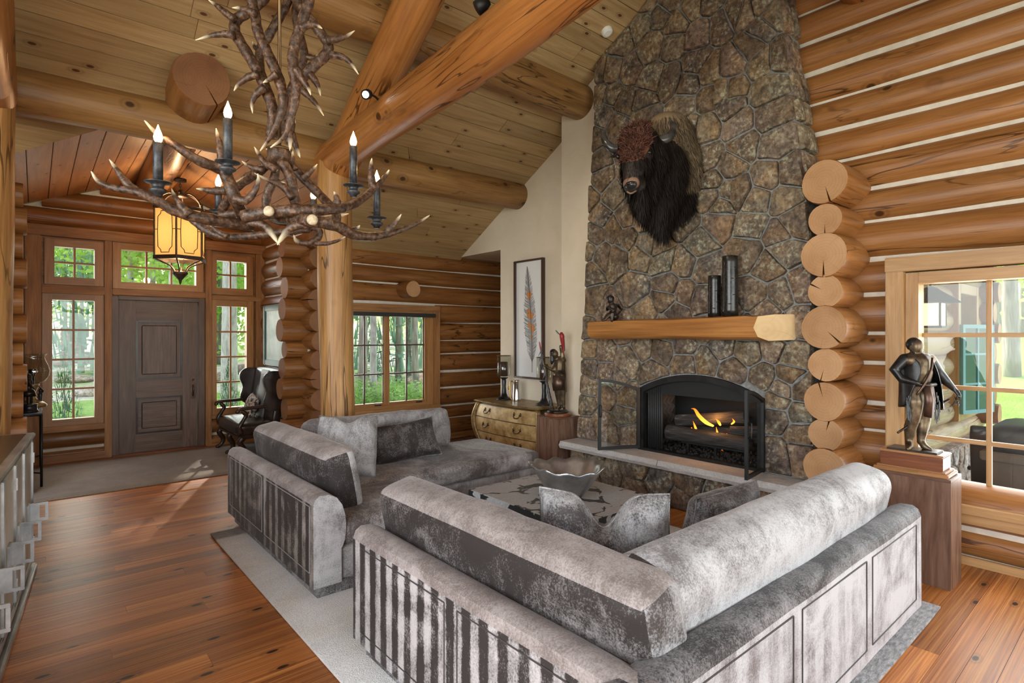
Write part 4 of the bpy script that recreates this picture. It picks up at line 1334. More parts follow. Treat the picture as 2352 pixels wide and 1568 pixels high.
# black steel surround
def arch_strip(mb, x0, x1, g0, g1, n=22):
    outer = []; inner = []
    for i in range(n + 1):
        y = OY1 - (OY1 - OY0) * i / n
        yo = lerp(OY1 - g1, OY0 + g1, i / n); yi = lerp(OY1 - g0, OY0 + g0, i / n)
        def az(y, g):
            R = OR_ - g; d = y - OC
            return OSPR + ORISE - OR_ + math.sqrt(max(0, R * R - d * d))
        outer.append((yi, az(yi, g0))); inner.append((yo, az(yo, g1)))
    poly = [(OY1 - g0, HZ)] + outer + [(OY0 + g0, HZ), (OY0 + g1, HZ)] + inner[::-1] + [(OY1 - g1, HZ)]
    mb.prism(poly, 'x', x0, x1)
st = MB(); arch_strip(st, FXP - .01, FXP + .07, .004, .06); st.build('steel_surround', 'iron_black', chim)
hd = MB()
ap2 = [(OY1 - .06 - (OY1 - OY0 - .12) * i / 12, (arch_z(OY1 - .06 - (OY1 - OY0 - .12) * i / 12) or OSPR) - .05) for i in range(13)]
hd.prism([(OY1 - .06, 1.05)] + ap2 + [(OY0 + .06, 1.05)], 'x', FXP + .05, FXP + .08); hd.build('smoke_hood', 'firebox_black', chim)
boxo('steel_sill', FXP - .02, OY0, HZ, FXP + .05, OY1, HZ + .025, 'iron_black', chim, .004)
# gathered mesh curtain
mc = MB()
for k in range(7):
    mc.tube([(FXP + .06, OY1 - .085 - k * .026, HZ + .03), (FXP + .06, OY1 - .085 - k * .026, 1.12)], .014, 8)
mc.build('mesh_curtain', 'mesh_black', chim, smooth=True)
# glass doors, standing open
def fdoor(hinge, outer, zh, zo, lab):
    a, b = Vector((hinge[0], hinge[1], 0)), Vector((outer[0], outer[1], 0))
    d = (b - a); L = d.length; d.normalize(); nrm = Vector((-d.y, d.x, 0))
    n = 10
    z0 = HZ + .02
    top = []
    for i in range(n + 1):
        t = i / n
        top.append((L * t, lerp(zh, zo, math.sin(t * PI / 2))))
    fr = .03
    dg = MB()
    def P(u, z, w): return a + d * u + nrm * w + Vector((0, 0, z))
    outp = [(0, z0), (L, z0)] + top[::-1]
    inp = [(fr, z0 + fr), (L - fr, z0 + fr)] + [(max(fr, min(L - fr, u)), z - fr) for u, z in top[::-1]]
    m = len(outp)
    V = [P(u, z, w) for w in (-.012, .012) for (u, z) in outp] + [P(u, z, w) for w in (-.012, .012) for (u, z) in inp]
    Fc = []
    for i in range(m):
        j = (i + 1) % m
        Fc += [(i, j, 2 * m + j, 2 * m + i), (m + j, m + i, 3 * m + i, 3 * m + j), (j, i, m + i, m + j), (2 * m + i, 2 * m + j, 3 * m + j, 3 * m + i)]
    o = dg.add(V, Fc).build('glass_door', 'iron_black', chim)
    tag(o, lab)
    gl = MB().add([P(u, z, 0) for u, z in inp], [tuple(range(m))]).build('door_glass', 'door_glass', o)
    MB().tube([P(L - .015, .82, .012), P(L - .015, .82, .04), P(L - .015, .94, .04), P(L - .015, .94, .012)], .006, 6).build('door_pull', 'iron_black', o, smooth=True)
    for hz in (.56, 1.0): MB().tube([P(.0, hz, 0), P(.0, hz + .05, 0)], .012, 8).build('hinge', 'iron_black', o, smooth=True)
fdoor((4.80, 3.59), (4.375, 3.785), 1.10, 1.205, 'black framed glass door swung toward the bronze dancer')
fdoor((4.80, 2.285), (4.375, 2.225), 1.10, 1.205, 'black framed glass door swung toward the log ends')
# mantel: adzed half log with a slanting pale cut
mt = MB(); prof = [(-.20, .20), (-.10, .205), (-.02, .19), (.0, .10), (-.02, .03), (-.07, .0), (-.25, .0), (-.32, .04), (-.34, .2)]
secs = []
for t in (0, .004, .1, .3, .5, .7, .85, .965, 1.0):
    y = lerp(4.085, 2.02, t)
    sc = lerp(.94, 1.04, t)
    secs.append([(4.54 - px * 1.0 * sc if False else 4.54 + (-px) * sc, y, 1.612 + pz * sc + .012 * mnoise.noise(Vector((y * 3, px * 9, pz * 9)))) for px, pz in prof])
k = len(prof)
# slant the end: front points pulled back
secs[-1] = [(p[0], p[1] + max(0, (4.72 - p[0])) * 1.25, p[2]) for p in secs[-1]]
secs[-2] = [(p[0], max(p[1], p[1] + max(0, (4.72 - p[0])) * 1.05), p[2]) for p in secs[-2]]
V = [p for s_ in secs for p in s_]
Fc = [(i * k + q, i * k + (q + 1) % k, (i + 1) * k + (q + 1) % k, (i + 1) * k + q) for i in range(len(secs) - 1) for q in range(k)]
Mm = Matrix.Translation((4.6, 3.05, 1.7)) @ Matrix.Rotation(PI / 2, 4, 'Z')
Mi = Mm.inverted()
mt.add([Mi @ Vector(p) for p in V], Fc, 0)
mt.add([Mi @ Vector(p) for p in secs[0]], [tuple(range(k))], 1); mt.add([Mi @ Vector(p) for p in secs[-1]], [tuple(range(k))[::-1]], 1)
mantel = mt.build('fireplace_mantel', ['mantel_wood', 'cut_end_pale'], None, mw=Mm, auto=40)
tag(mantel, 'honey half log mantel shelf with pale slanting cut end', 'mantel')

# grate, gas logs, fire
gr = thing('fire_grate', 'black iron grate holding charred logs in the firebox', 'grate', (5.1, 2.9, HZ + .012))
for yy in (2.55, 2.85, 3.15):
    MB().box(5.0, yy - .012, HZ + .012, 5.024, yy + .012, HZ + .12).build('leg', 'iron_black', gr)
MB().box(4.99, 2.48, HZ + .105, 5.015, 3.25, HZ + .13).box(5.22, 2.48, HZ + .105, 5.245, 3.25, HZ + .13).box(4.99, 2.5, HZ + .1, 5.24, 2.52, HZ + .13).box(4.99, 3.22, HZ + .1, 5.24, 3.24, HZ + .13).build('frame', 'iron_black', gr)
def flog(lab, a, b, r, r2, seed):
    o = log('fire_log', a, b, r, r2, mats=('charred_log', 'charred_log'), seed=seed, seg=14, wob=.02, step=.1)
    return tag(o, lab, 'fire log')
z0 = HZ + .13
flog('thick charred log lying across the front of the grate', (4.99, 3.36, z0 + .075), (5.0, 2.50, z0 + .05), .078, .062, 1)
flog('charred log lying along the back of the grate', (5.20, 3.28, z0 + .09), (5.21, 2.42, z0 + .09), .085, .085, 2)
flog('slanting ash-tipped log resting on top of the others', (5.05, 3.30, z0 + .20), (5.16, 2.62, z0 + .30), .062, .07, 3)
flog('short charred log leaning at the far end of the grate', (5.05, 2.72, z0 + .17), (5.18, 2.38, z0 + .19), .05, .055, 4)
co = MB(); rng = random.Random(8)
for i in range(420):
    co.ball((rng.uniform(4.90, 5.38), rng.uniform(2.34, 3.55), HZ + .014 + rng.random() * .012), (rng.uniform(.007, .016),) * 3, 5, 3)
c_ = co.build('lava_coals', 'ember', None); tag(c_, 'bed of small black lava coals on the firebox floor', 'coals', kind='stuff')
def flame(lab, pts, w):
    pts = smooth_path(pts, 5)
    n = len(pts)
    rad = [max(.002, w * math.sin(PI * (.12 + .88 * (i / (n - 1)))) ** .8 * (1 - .55 * i / (n - 1))) for i in range(n)]
    o = MB().tube(pts, rad, 8, flat=.5).build('flame', 'fire', None, smooth=True)
    return tag(o, lab, 'flame')
def fp(px, py, X=4.98): return on_x(px, py, X)
flame('long orange flame sweeping up across the logs', [fp(1638, 978), fp(1622, 970), fp(1606, 955), fp(1596, 940), fp(1588, 938)], 0.0378)
flame('slim flame rising at the near end of the grate log', [fp(1601, 992), fp(1596, 978), fp(1592, 967)], 0.0162)
flame('small flame licking over the front log beside the slim one', [fp(1592, 990), fp(1589, 984), fp(1588, 981)], 0.0175)
flame('bright pointed flame in front of the middle of the log', [fp(1652, 1001), fp(1648, 994), fp(1645, 980)], 0.0216)
flame('wide yellow flame at the foot of the pointed flame', [fp(1664, 1004), fp(1668, 999), fp(1670, 995)], 0.0243)
flame('yellow flame above the front log', [fp(1655, 977), fp(1650, 968), fp(1644, 961)], 0.0243)
flame('small flame near the glass door swung to the log ends', [fp(1680, 974), fp(1686, 968), fp(1682, 961)], 0.0203)
add_light('fire_glow', 'POINT', (4.99, 2.85, HZ + .42), 5, (1.0, .42, .12), radius=.08)

# things on the mantel
def birch(lab, px, ytop, ybase, r):
    p = on_x(px, ybase, 4.66); q = on_x(px, ytop, 4.66)
    zb = 1.812 + .006
    zt = q.z
    b = MB(); n = 9; seg = 20
    prof = [(r, 0)] + [(r * (1 + .02 * math.sin(i * 2.3)), (zt - zb) * i / n) for i in range(1, n)] + [(r, zt - zb - .004), (r * .93, zt - zb), (r * .8, zt - zb), (r * .78, zt - zb - .05)]
    b.lathe(prof, (0, 0, 0), seg)
    o = b.build('bark_vase', 'black_bark', None, smooth=True, mw=Matrix.Translation((4.66, p.y, zb)))
    tag(o, lab, 'vase')
    for (dz, da, w) in ((.2, 3.6, .4), (.35, 4.2, .5), (.62, 3.9, .35), (.8, 4.4, .5)):
        pts = [(4.66 + (r + .001) * math.cos(da + w * s), p.y + (r + .001) * math.sin(da + w * s), zb + (zt - zb) * dz) for s in (-.5, -.25, 0, .25, .5)]
        MB().tube(pts, .004, 5).build('bark_scar', 'iron_black', o)
birch('short black birch bark cylinder on the mantel', 1641, 633, 727, .056)
birch('tall black birch bark cylinder on the mantel', 1677, 588, 726, .068)

# bronze cupid on the mantel
cp = on_x(1405, 738, 4.60)
S = cp.y
tcu = (cp - Vector((0, 0, CAMH))).length
k_ = 4.60 / ray(1405, 738).x / F
def cu(px, py, d=0.0):
    return Vector((4.60, cp.y, cp.z)) + RGT * ((px - 1405) * k_) - FWD * d + Vector((0, 0, (738 - py) * k_))
cup = thing('cupid_figurine', 'small dark bronze winged cupid seated on the mantel', 'figurine', cu(1405, 738))
blob('body', [('b', cu(1402, 688, .0), (.037, .038, .043)), ('c', [cu(1407, 703), cu(1408, 716)], [0.0378, 0.0405]), ('c', [cu(1408, 720), cu(1396, 724, .05), cu(1386, 735, .07), cu(1381, 736, .08)], [0.0324, 0.0270, 0.0175, 0.0135]),
     ('c', [cu(1409, 720), cu(1404, 722, .06), cu(1403, 736, .06)], [0.0324, 0.0270, 0.0175]), ('c', [cu(1402, 700, 0), cu(1398, 708, .03), cu(1404, 712, .05)], [0.0162, 0.0135, 0.0121]),
     ('c', [cu(1411, 700), cu(1414, 708, .03), cu(1408, 713, .05)], [0.0162, 0.0135, 0.0121]), ('c', [cu(1403, 694), cu(1405, 700)], [0.0189, 0.0216])], 'bronze_dark', cup, voxel=.006, smooth_it=2)
MB().ball(cu(1402, 685, -.004), (.042, .042, .036), 12, 8).build('hair', 'bronze_black', cup, smooth=True)
for sgn, pts in ((1, [cu(1412, 700, -.02), cu(1419, 700, -.04), cu(1427, 708, -.05), cu(1430, 712, -.05)]), (-1, [cu(1401, 702, -.02), cu(1397, 708, -.04), cu(1394, 712, -.04)])):
    MB().tube(smooth_path(pts), [.018, .028, .036, .04, .038, .035, .03, .025, .02, .016, .012, .008, .004][:len(smooth_path(pts))], 6, flat=.35).build('wing', 'bronze_black', cup, smooth=True)
MB().ball(cu(1412, 727, -.01), (.05, .045, .04), 10, 7).build('rock_seat', 'bronze_dark', cup, smooth=True)

# ================================================================== RUGS
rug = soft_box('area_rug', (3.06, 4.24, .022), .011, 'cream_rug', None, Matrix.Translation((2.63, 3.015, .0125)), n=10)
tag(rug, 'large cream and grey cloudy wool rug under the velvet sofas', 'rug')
er = soft_box('entry_rug', (2.62, 1.90, .014), .007, 'entry_rug', None, Matrix.Translation((1.27, 8.19, .0085)), n=8)
tag(er, 'taupe woven entry rug in front of the front door', 'rug')
rr_ = soft_box('runner_rug', (1.5, .9, .012), .006, 'red_rug', None, Matrix.Translation((4.9, 6.95, .0075)), n=6)
tag(rr_, 'dark red patterned runner in the passage behind the gilt chest', 'rug')

# ================================================================== VELVET SOFAS
RZ = .025
def back_profile():
    return [(0, .075), (0, .585), (.012, .622), (.04, .640), (.10, .638), (.15, .612), (.185, .56), (.205, .49), (.212, .41), (.205, .345), (.188, .30), (.18, .29), (.18, .075)]
def sofa_back(parent, a, b, inward, mats, label_part='back_panel', smooth=40):
    """upholstered low back from a to b (floor points on the outer face), curving inward; mats: outer, top, ends"""
    a, b = Vector((*a, RZ)), Vector((*b, RZ)); inn = Vector((*inward, 0))
    pr = back_profile(); k = len(pr); n = 14
    V = []; Fc = []; M_ = []
    for i in range(n + 1):
        t = i / n; p = a.lerp(b, t)
        for (d, z) in pr:
            w = .003 * mnoise.noise(Vector((p.x * 5, p.y * 5, z * 8)))
            V.append(p + inn * (d + w) + Vector((0, 0, z + w)))
    for i in range(n):
        for q in range(k):
            Fc.append((i * k + q, i * k + (q + 1) % k, (i + 1) * k + (q + 1) % k, (i + 1) * k + q))
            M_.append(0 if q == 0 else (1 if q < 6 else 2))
    Fc += [tuple(range(k)), tuple(n * k + q for q in range(k))[::-1]]; M_ += [2, 2]
    m = MB(); m.add(V, Fc); m.m = M_
    return m.build(label_part, mats, parent, auto=38)
def seam_rect(parent, a, b, outn, rects, mat='seam_thread'):
    a, b = Vector((*a, RZ)), Vector((*b, RZ)); on = Vector((*outn, 0)) * .002
    for (t0, t1, z0, z1) in rects:
        p = [a.lerp(b, t0) + on + Vector((0, 0, z0)), a.lerp(b, t1) + on + Vector((0, 0, z0)), a.lerp(b, t1) + on + Vector((0, 0, z1)), a.lerp(b, t0) + on + Vector((0, 0, z1))]
        m = MB()
        for i in range(4): m.tube([p[i], p[(i + 1) % 4]], .0028, 5)
        m.build('seam', mat, parent)

# --- chaise sofa by the log post
sa = thing('chaise_sofa', 'grey velvet chaise sofa with long bench seat by the log post', 'sofa', (2.4, 4.5, RZ))
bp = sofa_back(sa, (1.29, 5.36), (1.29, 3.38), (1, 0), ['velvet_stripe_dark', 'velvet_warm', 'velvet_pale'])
seam_rect(bp, (1.29, 5.36), (1.29, 3.38), (-1, 0), [(.04, .49, .16, .57), (.52, .97, .16, .57)])
MB().box(1.33, 3.42, 0, 2.25, 5.30, .075).box(2.25, 4.2, 0, 3.78, 5.10, .075).build('plinth', 'velvet_mid', sa, mw=Matrix.Translation((0, 0, RZ)))
soft_box('bench_base', (.80, 1.96, .22), .03, 'velvet_light', sa, Matrix.Translation((1.86, 4.37, RZ + .185)), n=8)
soft_box('chaise_base', (1.64, .96, .22), .03, 'velvet_light', sa, Matrix.Translation((3.06, 4.64, RZ + .185)), n=8)
soft_box('seat_cushion', (2.42, 1.0, .165), .05, 'velvet_seat', sa, Matrix.Translation((2.70, 4.64, RZ + .375)), n=18, puff=(.02, .01, .012), wrinkle=.008, seed=2)
soft_box('seat_cushion', (.78, .76, .165), .05, 'velvet_seat', sa, Matrix.Translation((1.87, 3.765, RZ + .372)), n=14, puff=(.02, .015, .012), wrinkle=.008, seed=3)
# low rail behind the bench
soft_box('rear_rail', (1.3, .10, .40), .04, 'velvet_mid', sa, Matrix.Translation((2.1, 5.26, RZ + .28)), n=8)
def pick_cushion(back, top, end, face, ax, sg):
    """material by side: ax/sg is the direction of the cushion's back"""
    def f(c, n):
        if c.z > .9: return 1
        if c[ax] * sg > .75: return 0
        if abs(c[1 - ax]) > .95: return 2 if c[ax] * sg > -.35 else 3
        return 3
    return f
def Rz(a): return Matrix.Rotation(a, 4, 'Z')
soft_box('back_cushion', (.25, 1.62, .46), .075, ['velvet_dark', 'velvet_warm', 'velvet_dark', 'velvet_pale'], sa,
         Matrix.Translation((1.60, 4.43, RZ + .625)) @ Matrix.Rotation(math.radians(-11), 4, 'Y'), n=18, puff=(.03, .02, .02), wrinkle=.014, seed=5,
         pick=pick_cushion(0, 1, 2, 3, 0, -1))
soft_box('back_cushion', (1.5, .22, .42), .07, ['velvet_light', 'velvet_light', 'velvet_light', 'velvet_light'], sa,
         Matrix.Translation((2.62, 5.10, RZ + .64)) @ Rz(math.radians(-4)) @ Matrix.Rotation(math.radians(-12), 4, 'X'), n=18, puff=(.02, .03, .0), wrinkle=.016, seed=6)

def pillow(name, label, w, h, t, mat, mw, chop=0.0, seed=0, mats=None):
    n = 26
    V = []; Fc = []
    idx = {}
    def add(i, j, s):
        u, v = -1 + 2 * i / n, -1 + 2 * j / n
        edge = i in (0, n) or j in (0, n)
        key = (i, j, 0 if edge else s)
        if key in idx: return idx[key]
        th = (max(0, 1 - u ** 4) * max(0, 1 - v ** 4)) ** .55
        x = u * w / 2 * (1 - .07 * (1 - v * v)); z = v * h / 2 * (1 - .07 * (1 - u * u))
        if chop:
            k = math.exp(-(u / .30) ** 2)
            up = max(0, (v + .15) / 1.15)
            z -= chop * k * up ** 1.6
            th *= 1 - .55 * k * up ** 1.2
            x *= 1 - .10 * up
        p = Vector((x, s * th * t / 2, z))
        nz = mnoise.noise(p * 6 + Vector((seed * 2.3, 0, seed))) + .5 * mnoise.noise(p * 17 + Vector((seed, 3, 0)))
        p.y += s * .014 * nz * (0 if edge else 1)
        p += Vector((0, 0, .006 * mnoise.noise(p * 5)))
        idx[key] = len(V); V.append(p); return idx[key]
    for s in (-1, 1):
        for i in range(n):
            for j in range(n):
                q = (add(i, j, s), add(i + 1, j, s), add(i + 1, j + 1, s), add(i, j + 1, s))
                if len(set(q)) == 4: Fc.append(q if s < 0 else q[::-1])
    b = MB(); b.add(V, Fc)
    o = b.build(name, mats or mat, None, smooth=True, mw=mw)
    tag(o, label, 'pillow')
    # welt round the edge
    ring = []
    for i in range(n): ring.append(V[idx[(i, 0, 0)]])
    for j in range(n): ring.append(V[idx[(n, j, 0)]])
    for i in range(n, 0, -1): ring.append(V[idx[(i, n, 0)]])
    for j in range(n, 0, -1): ring.append(V[idx[(0, j, 0)]])
    MB().tube(ring + [ring[0]], .004, 5).build('welt', 'velvet_mid', o, mw=mw)
    return o
def face_to(loc, yaw, lean, roll=0):
    """pillow standing at loc; yaw turns its face from -Y, lean tips it back"""
    return Matrix.Translation(loc) @ Rz(yaw) @ Matrix.Rotation(lean, 4, 'X') @ Matrix.Rotation(roll, 4, 'Y')
p = at(772, 1030, 4.72)
pillow('throw_pillow', 'pale grey velvet square pillow with pointed chopped top in the chaise corner', .56, .54, .22, 'velvet_pale', face_to((2.0, 4.52, RZ + .69), math.radians(-38), math.radians(-26)), chop=.05, seed=1)
pillow('throw_pillow', 'dark mottled velvet lumbar pillow on the chaise', .68, .38, .20, 'velvet_dark', face_to((2.64, 4.66, RZ + .635), math.radians(-8), math.radians(-24), math.radians(-5)), seed=2)

# --- corner sofa
sb = thing('corner_sofa', 'grey velvet corner sofa with low striped back panels', 'sofa', (2.3, 1.6, RZ))
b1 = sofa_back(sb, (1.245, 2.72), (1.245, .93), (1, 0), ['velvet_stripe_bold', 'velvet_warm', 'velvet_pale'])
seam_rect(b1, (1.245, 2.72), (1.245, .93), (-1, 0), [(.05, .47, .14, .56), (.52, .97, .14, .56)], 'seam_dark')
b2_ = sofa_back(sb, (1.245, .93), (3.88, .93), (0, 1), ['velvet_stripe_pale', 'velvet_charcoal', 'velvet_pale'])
seam_rect(b2_, (1.245, .93), (3.88, .93), (0, -1), [(.04, .36, .14, .56), (.39, .66, .14, .56), (.69, .96, .14, .56)], 'seam_dark')
MB().box(1.29, .98, 0, 2.2, 2.66, .075).box(2.2, .98, 0, 3.82, 1.85, .075).build('plinth', 'velvet_mid', sb, mw=Matrix.Translation((0, 0, RZ)))
soft_box('seat_base', (.82, 1.72, .22), .03, 'velvet_light', sb, Matrix.Translation((1.82, 1.85, RZ + .185)), n=8)
soft_box('seat_base', (1.66, .86, .22), .03, 'velvet_light', sb, Matrix.Translation((3.03, 1.46, RZ + .185)), n=8)
soft_box('seat_cushion', (.80, 1.66, .165), .05, 'velvet_seat', sb, Matrix.Translation((1.845, 1.87, RZ + .375)), n=14, wrinkle=.006, seed=8)
soft_box('seat_cushion', (1.62, .80, .165), .05, 'velvet_seat', sb, Matrix.Translation((3.06, 1.53, RZ + .375)), n=14, wrinkle=.006, seed=9)
soft_box('back_cushion', (.25, 1.74, .46), .075, ['velvet_dark', 'velvet_warm', 'velvet_mid', 'velvet_light'], sb,
         Matrix.Translation((1.545, 1.90, RZ + .615)) @ Matrix.Rotation(math.radians(-12), 4, 'Y'), n=20, puff=(.03, .02, .025), wrinkle=.012, seed=10,
         pick=pick_cushion(0, 1, 2, 3, 0, -1))
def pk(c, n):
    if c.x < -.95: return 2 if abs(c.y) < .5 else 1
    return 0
soft_box('back_cushion', (2.32, .26, .47), .085, ['velvet_pale', 'velvet_light', 'velvet_dark'], sb,
         Matrix.Translation((2.66, 1.205, RZ + .62)) @ Matrix.Rotation(math.radians(13), 4, 'X'), n=22, puff=(.03, .035, .03), wrinkle=.012, seed=11, pick=pk)
pillow('throw_pillow', 'plump grey velvet pillow with deep chopped crease in the corner of the sofa', .64, .56, .24, 'velvet_mid', face_to((1.98, 1.68, RZ + .655), math.radians(-52), math.radians(10)), chop=.16, seed=4)
pillow('throw_pillow', 'long grey velvet pillow propped on the sofa wing facing the hearth', .62, .36, .22, 'velvet_mid', face_to((2.98, 1.66, RZ + .585), math.radians(-2), math.radians(14)), seed=5)

# ================================================================== COFFEE TABLE AND BOWL
ct = thing('coffee_table', 'low block coffee table of silvered root wood set in black resin', 'coffee table', (3.16, 3.1, RZ))
tb = MB().box(-.49, -.58, -.19, .49, .58, .19); tb.m = [1, 0, 1, 1, 1, 1]
tb.build('block', ['resin_wood_silver', 'resin_wood_dark'], ct, bevel=.004, mw=Matrix.Translation((3.165, 3.11, RZ + .19)))
bw_ = MB(); seg = 64
prof = [(.085, .0), (.10, .004), (.15, .06), (.195, .13), (.235, .19), (.262, .222)]
def flute(r, z, a, inner=0):
    k = (z / .222) ** 1.3
    rr = r * (1 + .032 * k * math.cos(11 * a) + .02 * k * math.sin(4 * a + 1))
    zz = z + .010 * k * math.cos(11 * a + .6) + .012 * k * math.cos(2 * a + .6)
    return rr, zz
rows = [flute_ for flute_ in prof] + [(r - .007, z) for r, z in prof[::-1]]
V = []
for (r, z) in rows[:6]:
    for k in range(seg):
        a = 2 * PI * k / seg; q, zz = flute(r, z, a); V.append((q * math.cos(a), q * math.sin(a), zz))
for (r, z) in rows[6:]:
    for k in range(seg):
        a = 2 * PI * k / seg; q, zz = flute(r, max(z, .006), a); V.append(((q - .004) * math.cos(a), (q - .004) * math.sin(a), zz + .002))
Fc = [(i * seg + k, i * seg + (k + 1) % seg, (i + 1) * seg + (k + 1) % seg, (i + 1) * seg + k) for i in range(11) for k in range(seg)]
Fc += [tuple(range(seg))[::-1], tuple(11 * seg + k for k in range(seg))]
bw_.add(V, Fc)
bowl = bw_.build('fluted_bowl', 'silver_leaf', None, smooth=True, mw=Matrix.Translation((3.125, 3.02, RZ + .3805)) @ Matrix.Diagonal((1.12, 1.12, 1.12, 1)))
tag(bowl, 'fluted silver metal bowl with wavy rim on the coffee table', 'bowl')

# ================================================================== BISON HEAD
bi = thing('bison_mount', 'shaggy bison head and shoulder mount on the stone chimney', 'animal mount', (4.80, 3.2, 2.6))
def bp_(px, py, t): return at(px, py, t)
# t: distance along the view axis; wall face is at about 5.55 here
B = bp_
body_parts = [
    ('b', B(1545, 395, 5.50), (.26, .30, .46)), ('b', B(1540, 330, 5.45), (.24, .24, .30)), ('b', B(1520, 400, 5.32), (.27, .26, .36)),
    ('b', B(1530, 300, 5.42), (.20, .20, .17)),
    ('b', B(1508, 450, 5.25), (.22, .20, .24)), ('b', B(1545, 455, 5.45), (.20, .22, .20)),
    ('c', [B(1505, 470, 5.22), B(1518, 505, 5.32), B(1526, 540, 5.40)], [.15, .10, .03]),
    ('c', [B(1470, 330, 5.08), B(1462, 375, 4.95), B(1453, 412, 4.86), B(1449, 428, 4.84)], [.175, .135, .085, .068]),
    ('b', B(1490, 365, 5.12), (.19, .19, .22)),
    ('c', [B(1468, 425, 4.95), B(1472, 462, 5.0), B(1478, 480, 5.03)], [.09, .075, .03]),
    ('b', B(1480, 420, 5.08), (.15, .15, .17)),
]
bh = blob('body', body_parts, ['bison_dark', 'bison_tan', 'bison_curl', 'bison_muzzle', 'bison_skin'], bi, voxel=.02, smooth_it=5)
CAMV = Vector((0, 0, CAMH))
def topx(p):
    d = FWD.dot(p - CAMV); return CX + F * RGT.dot(p - CAMV) / d, HY - F * (p.z - CAMH) / d, d
def hide_zone(p):
    """which coat grows at p: 0 dark mane, 1 tan shoulder, 2 red brown mop, 3 muzzle, 4 face skin"""
    x, y, d = topx(p)
    w = 10 * mnoise.noise(p * 8)
    if d < 4.90 and 1425 < x < 1474 and 403 < y < 446: return 4
    if (x - 1446) ** 2 / 50 ** 2 + (y - 312) ** 2 / 60 ** 2 < 1 + w * .01 and d < 5.2 and y < 372: return 2
    if d > 5.16 and y < 430 + w * 2 and x > 1498 + w + max(0, (y - 320)) * .45: return 1
    if d < 4.98 and 372 < y < 402 and x < 1480: return 4
    return 0
me = bh.data
for pl in me.polygons: pl.material_index = hide_zone(pl.center)
# fur: short tapered tufts growing from the body
rng = random.Random(3)
fur = {0: MB(), 1: MB(), 2: MB()}
polys = list(me.polygons)
area = sum(pl.area for pl in polys)
for pl in polys:
    z = hide_zone(pl.center)
    if z in (3,): continue
    x_, y_, d_ = topx(pl.center)
    if math.hypot(x_ - 1490, y_ - 350) < 13 and d_ < 5.1: continue
    if d_ < 4.88 and 403 < y_ < 446: continue
    if pl.center.x > 4.83: continue
    want = pl.area / area * 30000
    k = int(want) + (1 if rng.random() < want - int(want) else 0)
    vs = [me.vertices[i].co for i in pl.vertices]
    for _ in range(k):
        a, b_ = rng.random(), rng.random()
        p0 = vs[0].lerp(vs[1], a).lerp(vs[-1].lerp(vs[-2], a), b_)
        nrm = pl.normal
        if z == 2: L = rng.uniform(.035, .06); d = (nrm * .8 + Vector((rng.uniform(-.7, .7), rng.uniform(-.7, .7), rng.uniform(-.5, .7)))).normalized()
        elif z == 1: L = rng.uniform(.04, .075); d = (nrm * .45 + Vector((.25, 0, -1)) + Vector((rng.uniform(-.3, .3), rng.uniform(-.3, .3), 0))).normalized()
        elif z == 4: L = rng.uniform(.008, .018); d = (nrm * .4 + Vector((-.2, 0, -1))).normalized()
        else:
            L = rng.uniform(.05, .10) * (1.25 if y_ > 440 else 1); d = (nrm * .40 + Vector((0, 0, -1)) + Vector((rng.uniform(-.25, .25), rng.uniform(-.25, .25), 0))).normalized()
        s = d.cross(nrm)
        s = s.normalized() if s.length > 1e-4 else Vector((0, 1, 0))
        w = .0045 if z != 4 else .002
        bend = Vector((0, 0, -L * .25)) if z != 2 else Vector((rng.uniform(-.02, .02), rng.uniform(-.02, .02), rng.uniform(-.015, .01)))
        m = p0 + d * L * .55; e = p0 + d * L + bend
        fb_ = fur[z if z in fur else 0]
        fb_.add([p0 - s * w, p0 + s * w, m + s * w * .7, m - s * w * .7, e], [(0, 1, 2, 3), (3, 2, 4)])
for z, (nm, mt_) in {0: ('mane', 'bison_dark'), 1: ('shoulder_fur', 'bison_tan'), 2: ('forehead_mop', 'bison_curl')}.items():
    o = fur[z].build(nm, mt_, bi); tag(o, kind='stuff')
def horn(pts, r0):
    pts = smooth_path(pts, 5); n = len(pts)
    return MB().tube(pts, [max(.004, r0 * (1 - (i / (n - 1)) ** 1.5)) for i in range(n)], 12).build('horn', 'horn', bi, smooth=True)
horn([B(1500, 322, 5.06), B(1520, 322, 5.05), B(1540, 312, 5.06), B(1546, 295, 5.10), B(1542, 280, 5.14), B(1537, 270, 5.17)], .052)
horn([B(1418, 342, 5.06), B(1405, 340, 5.06), B(1392, 328, 5.07), B(1386, 314, 5.10), B(1388, 302, 5.12), B(1393, 294, 5.13)], .045)
for (x, y, t) in ((1491, 350, 4.875), (1419, 360, 4.93)):
    MB().ball(B(x, y, t), .021, 12, 8).build('eye', 'eye_black', bi, smooth=True)
for (x0, y0, x1, y1) in ((1512, 338, 1540, 356), (1420, 352, 1402, 360)):
    MB().tube(smooth_path([B(x0, y0, 5.1), B((x0 + x1) / 2, y0 + 6, 5.1), B(x1, y1, 5.12)]), [.02, .035, .04, .04, .03, .03, .02, .01, .005], 8, flat=.5).build('ear', 'bison_dark', bi, smooth=True)
MB().ball(B(1450, 421, 4.83), (.062, .078, .058), 16, 12).build('muzzle', 'bison_muzzle', bi, smooth=True)
nz = MB().ball(B(1449, 425, 4.765), (.04, .058, .034), 14, 10).build('nose_pad', 'bison_nose', bi, smooth=True)
MB().tube(smooth_path([B(1440, 440, 4.79), B(1449, 444, 4.77), B(1461, 438, 4.80)]), [.008] * 9, 6).build('lip', 'bison_muzzle', bi, smooth=True)
for (x, y) in ((1442, 421), (1458, 420)): MB().ball(B(x, y, 4.725), (.012, .018, .012), 8, 6).build('nostril', 'eye_black', bi, smooth=True)

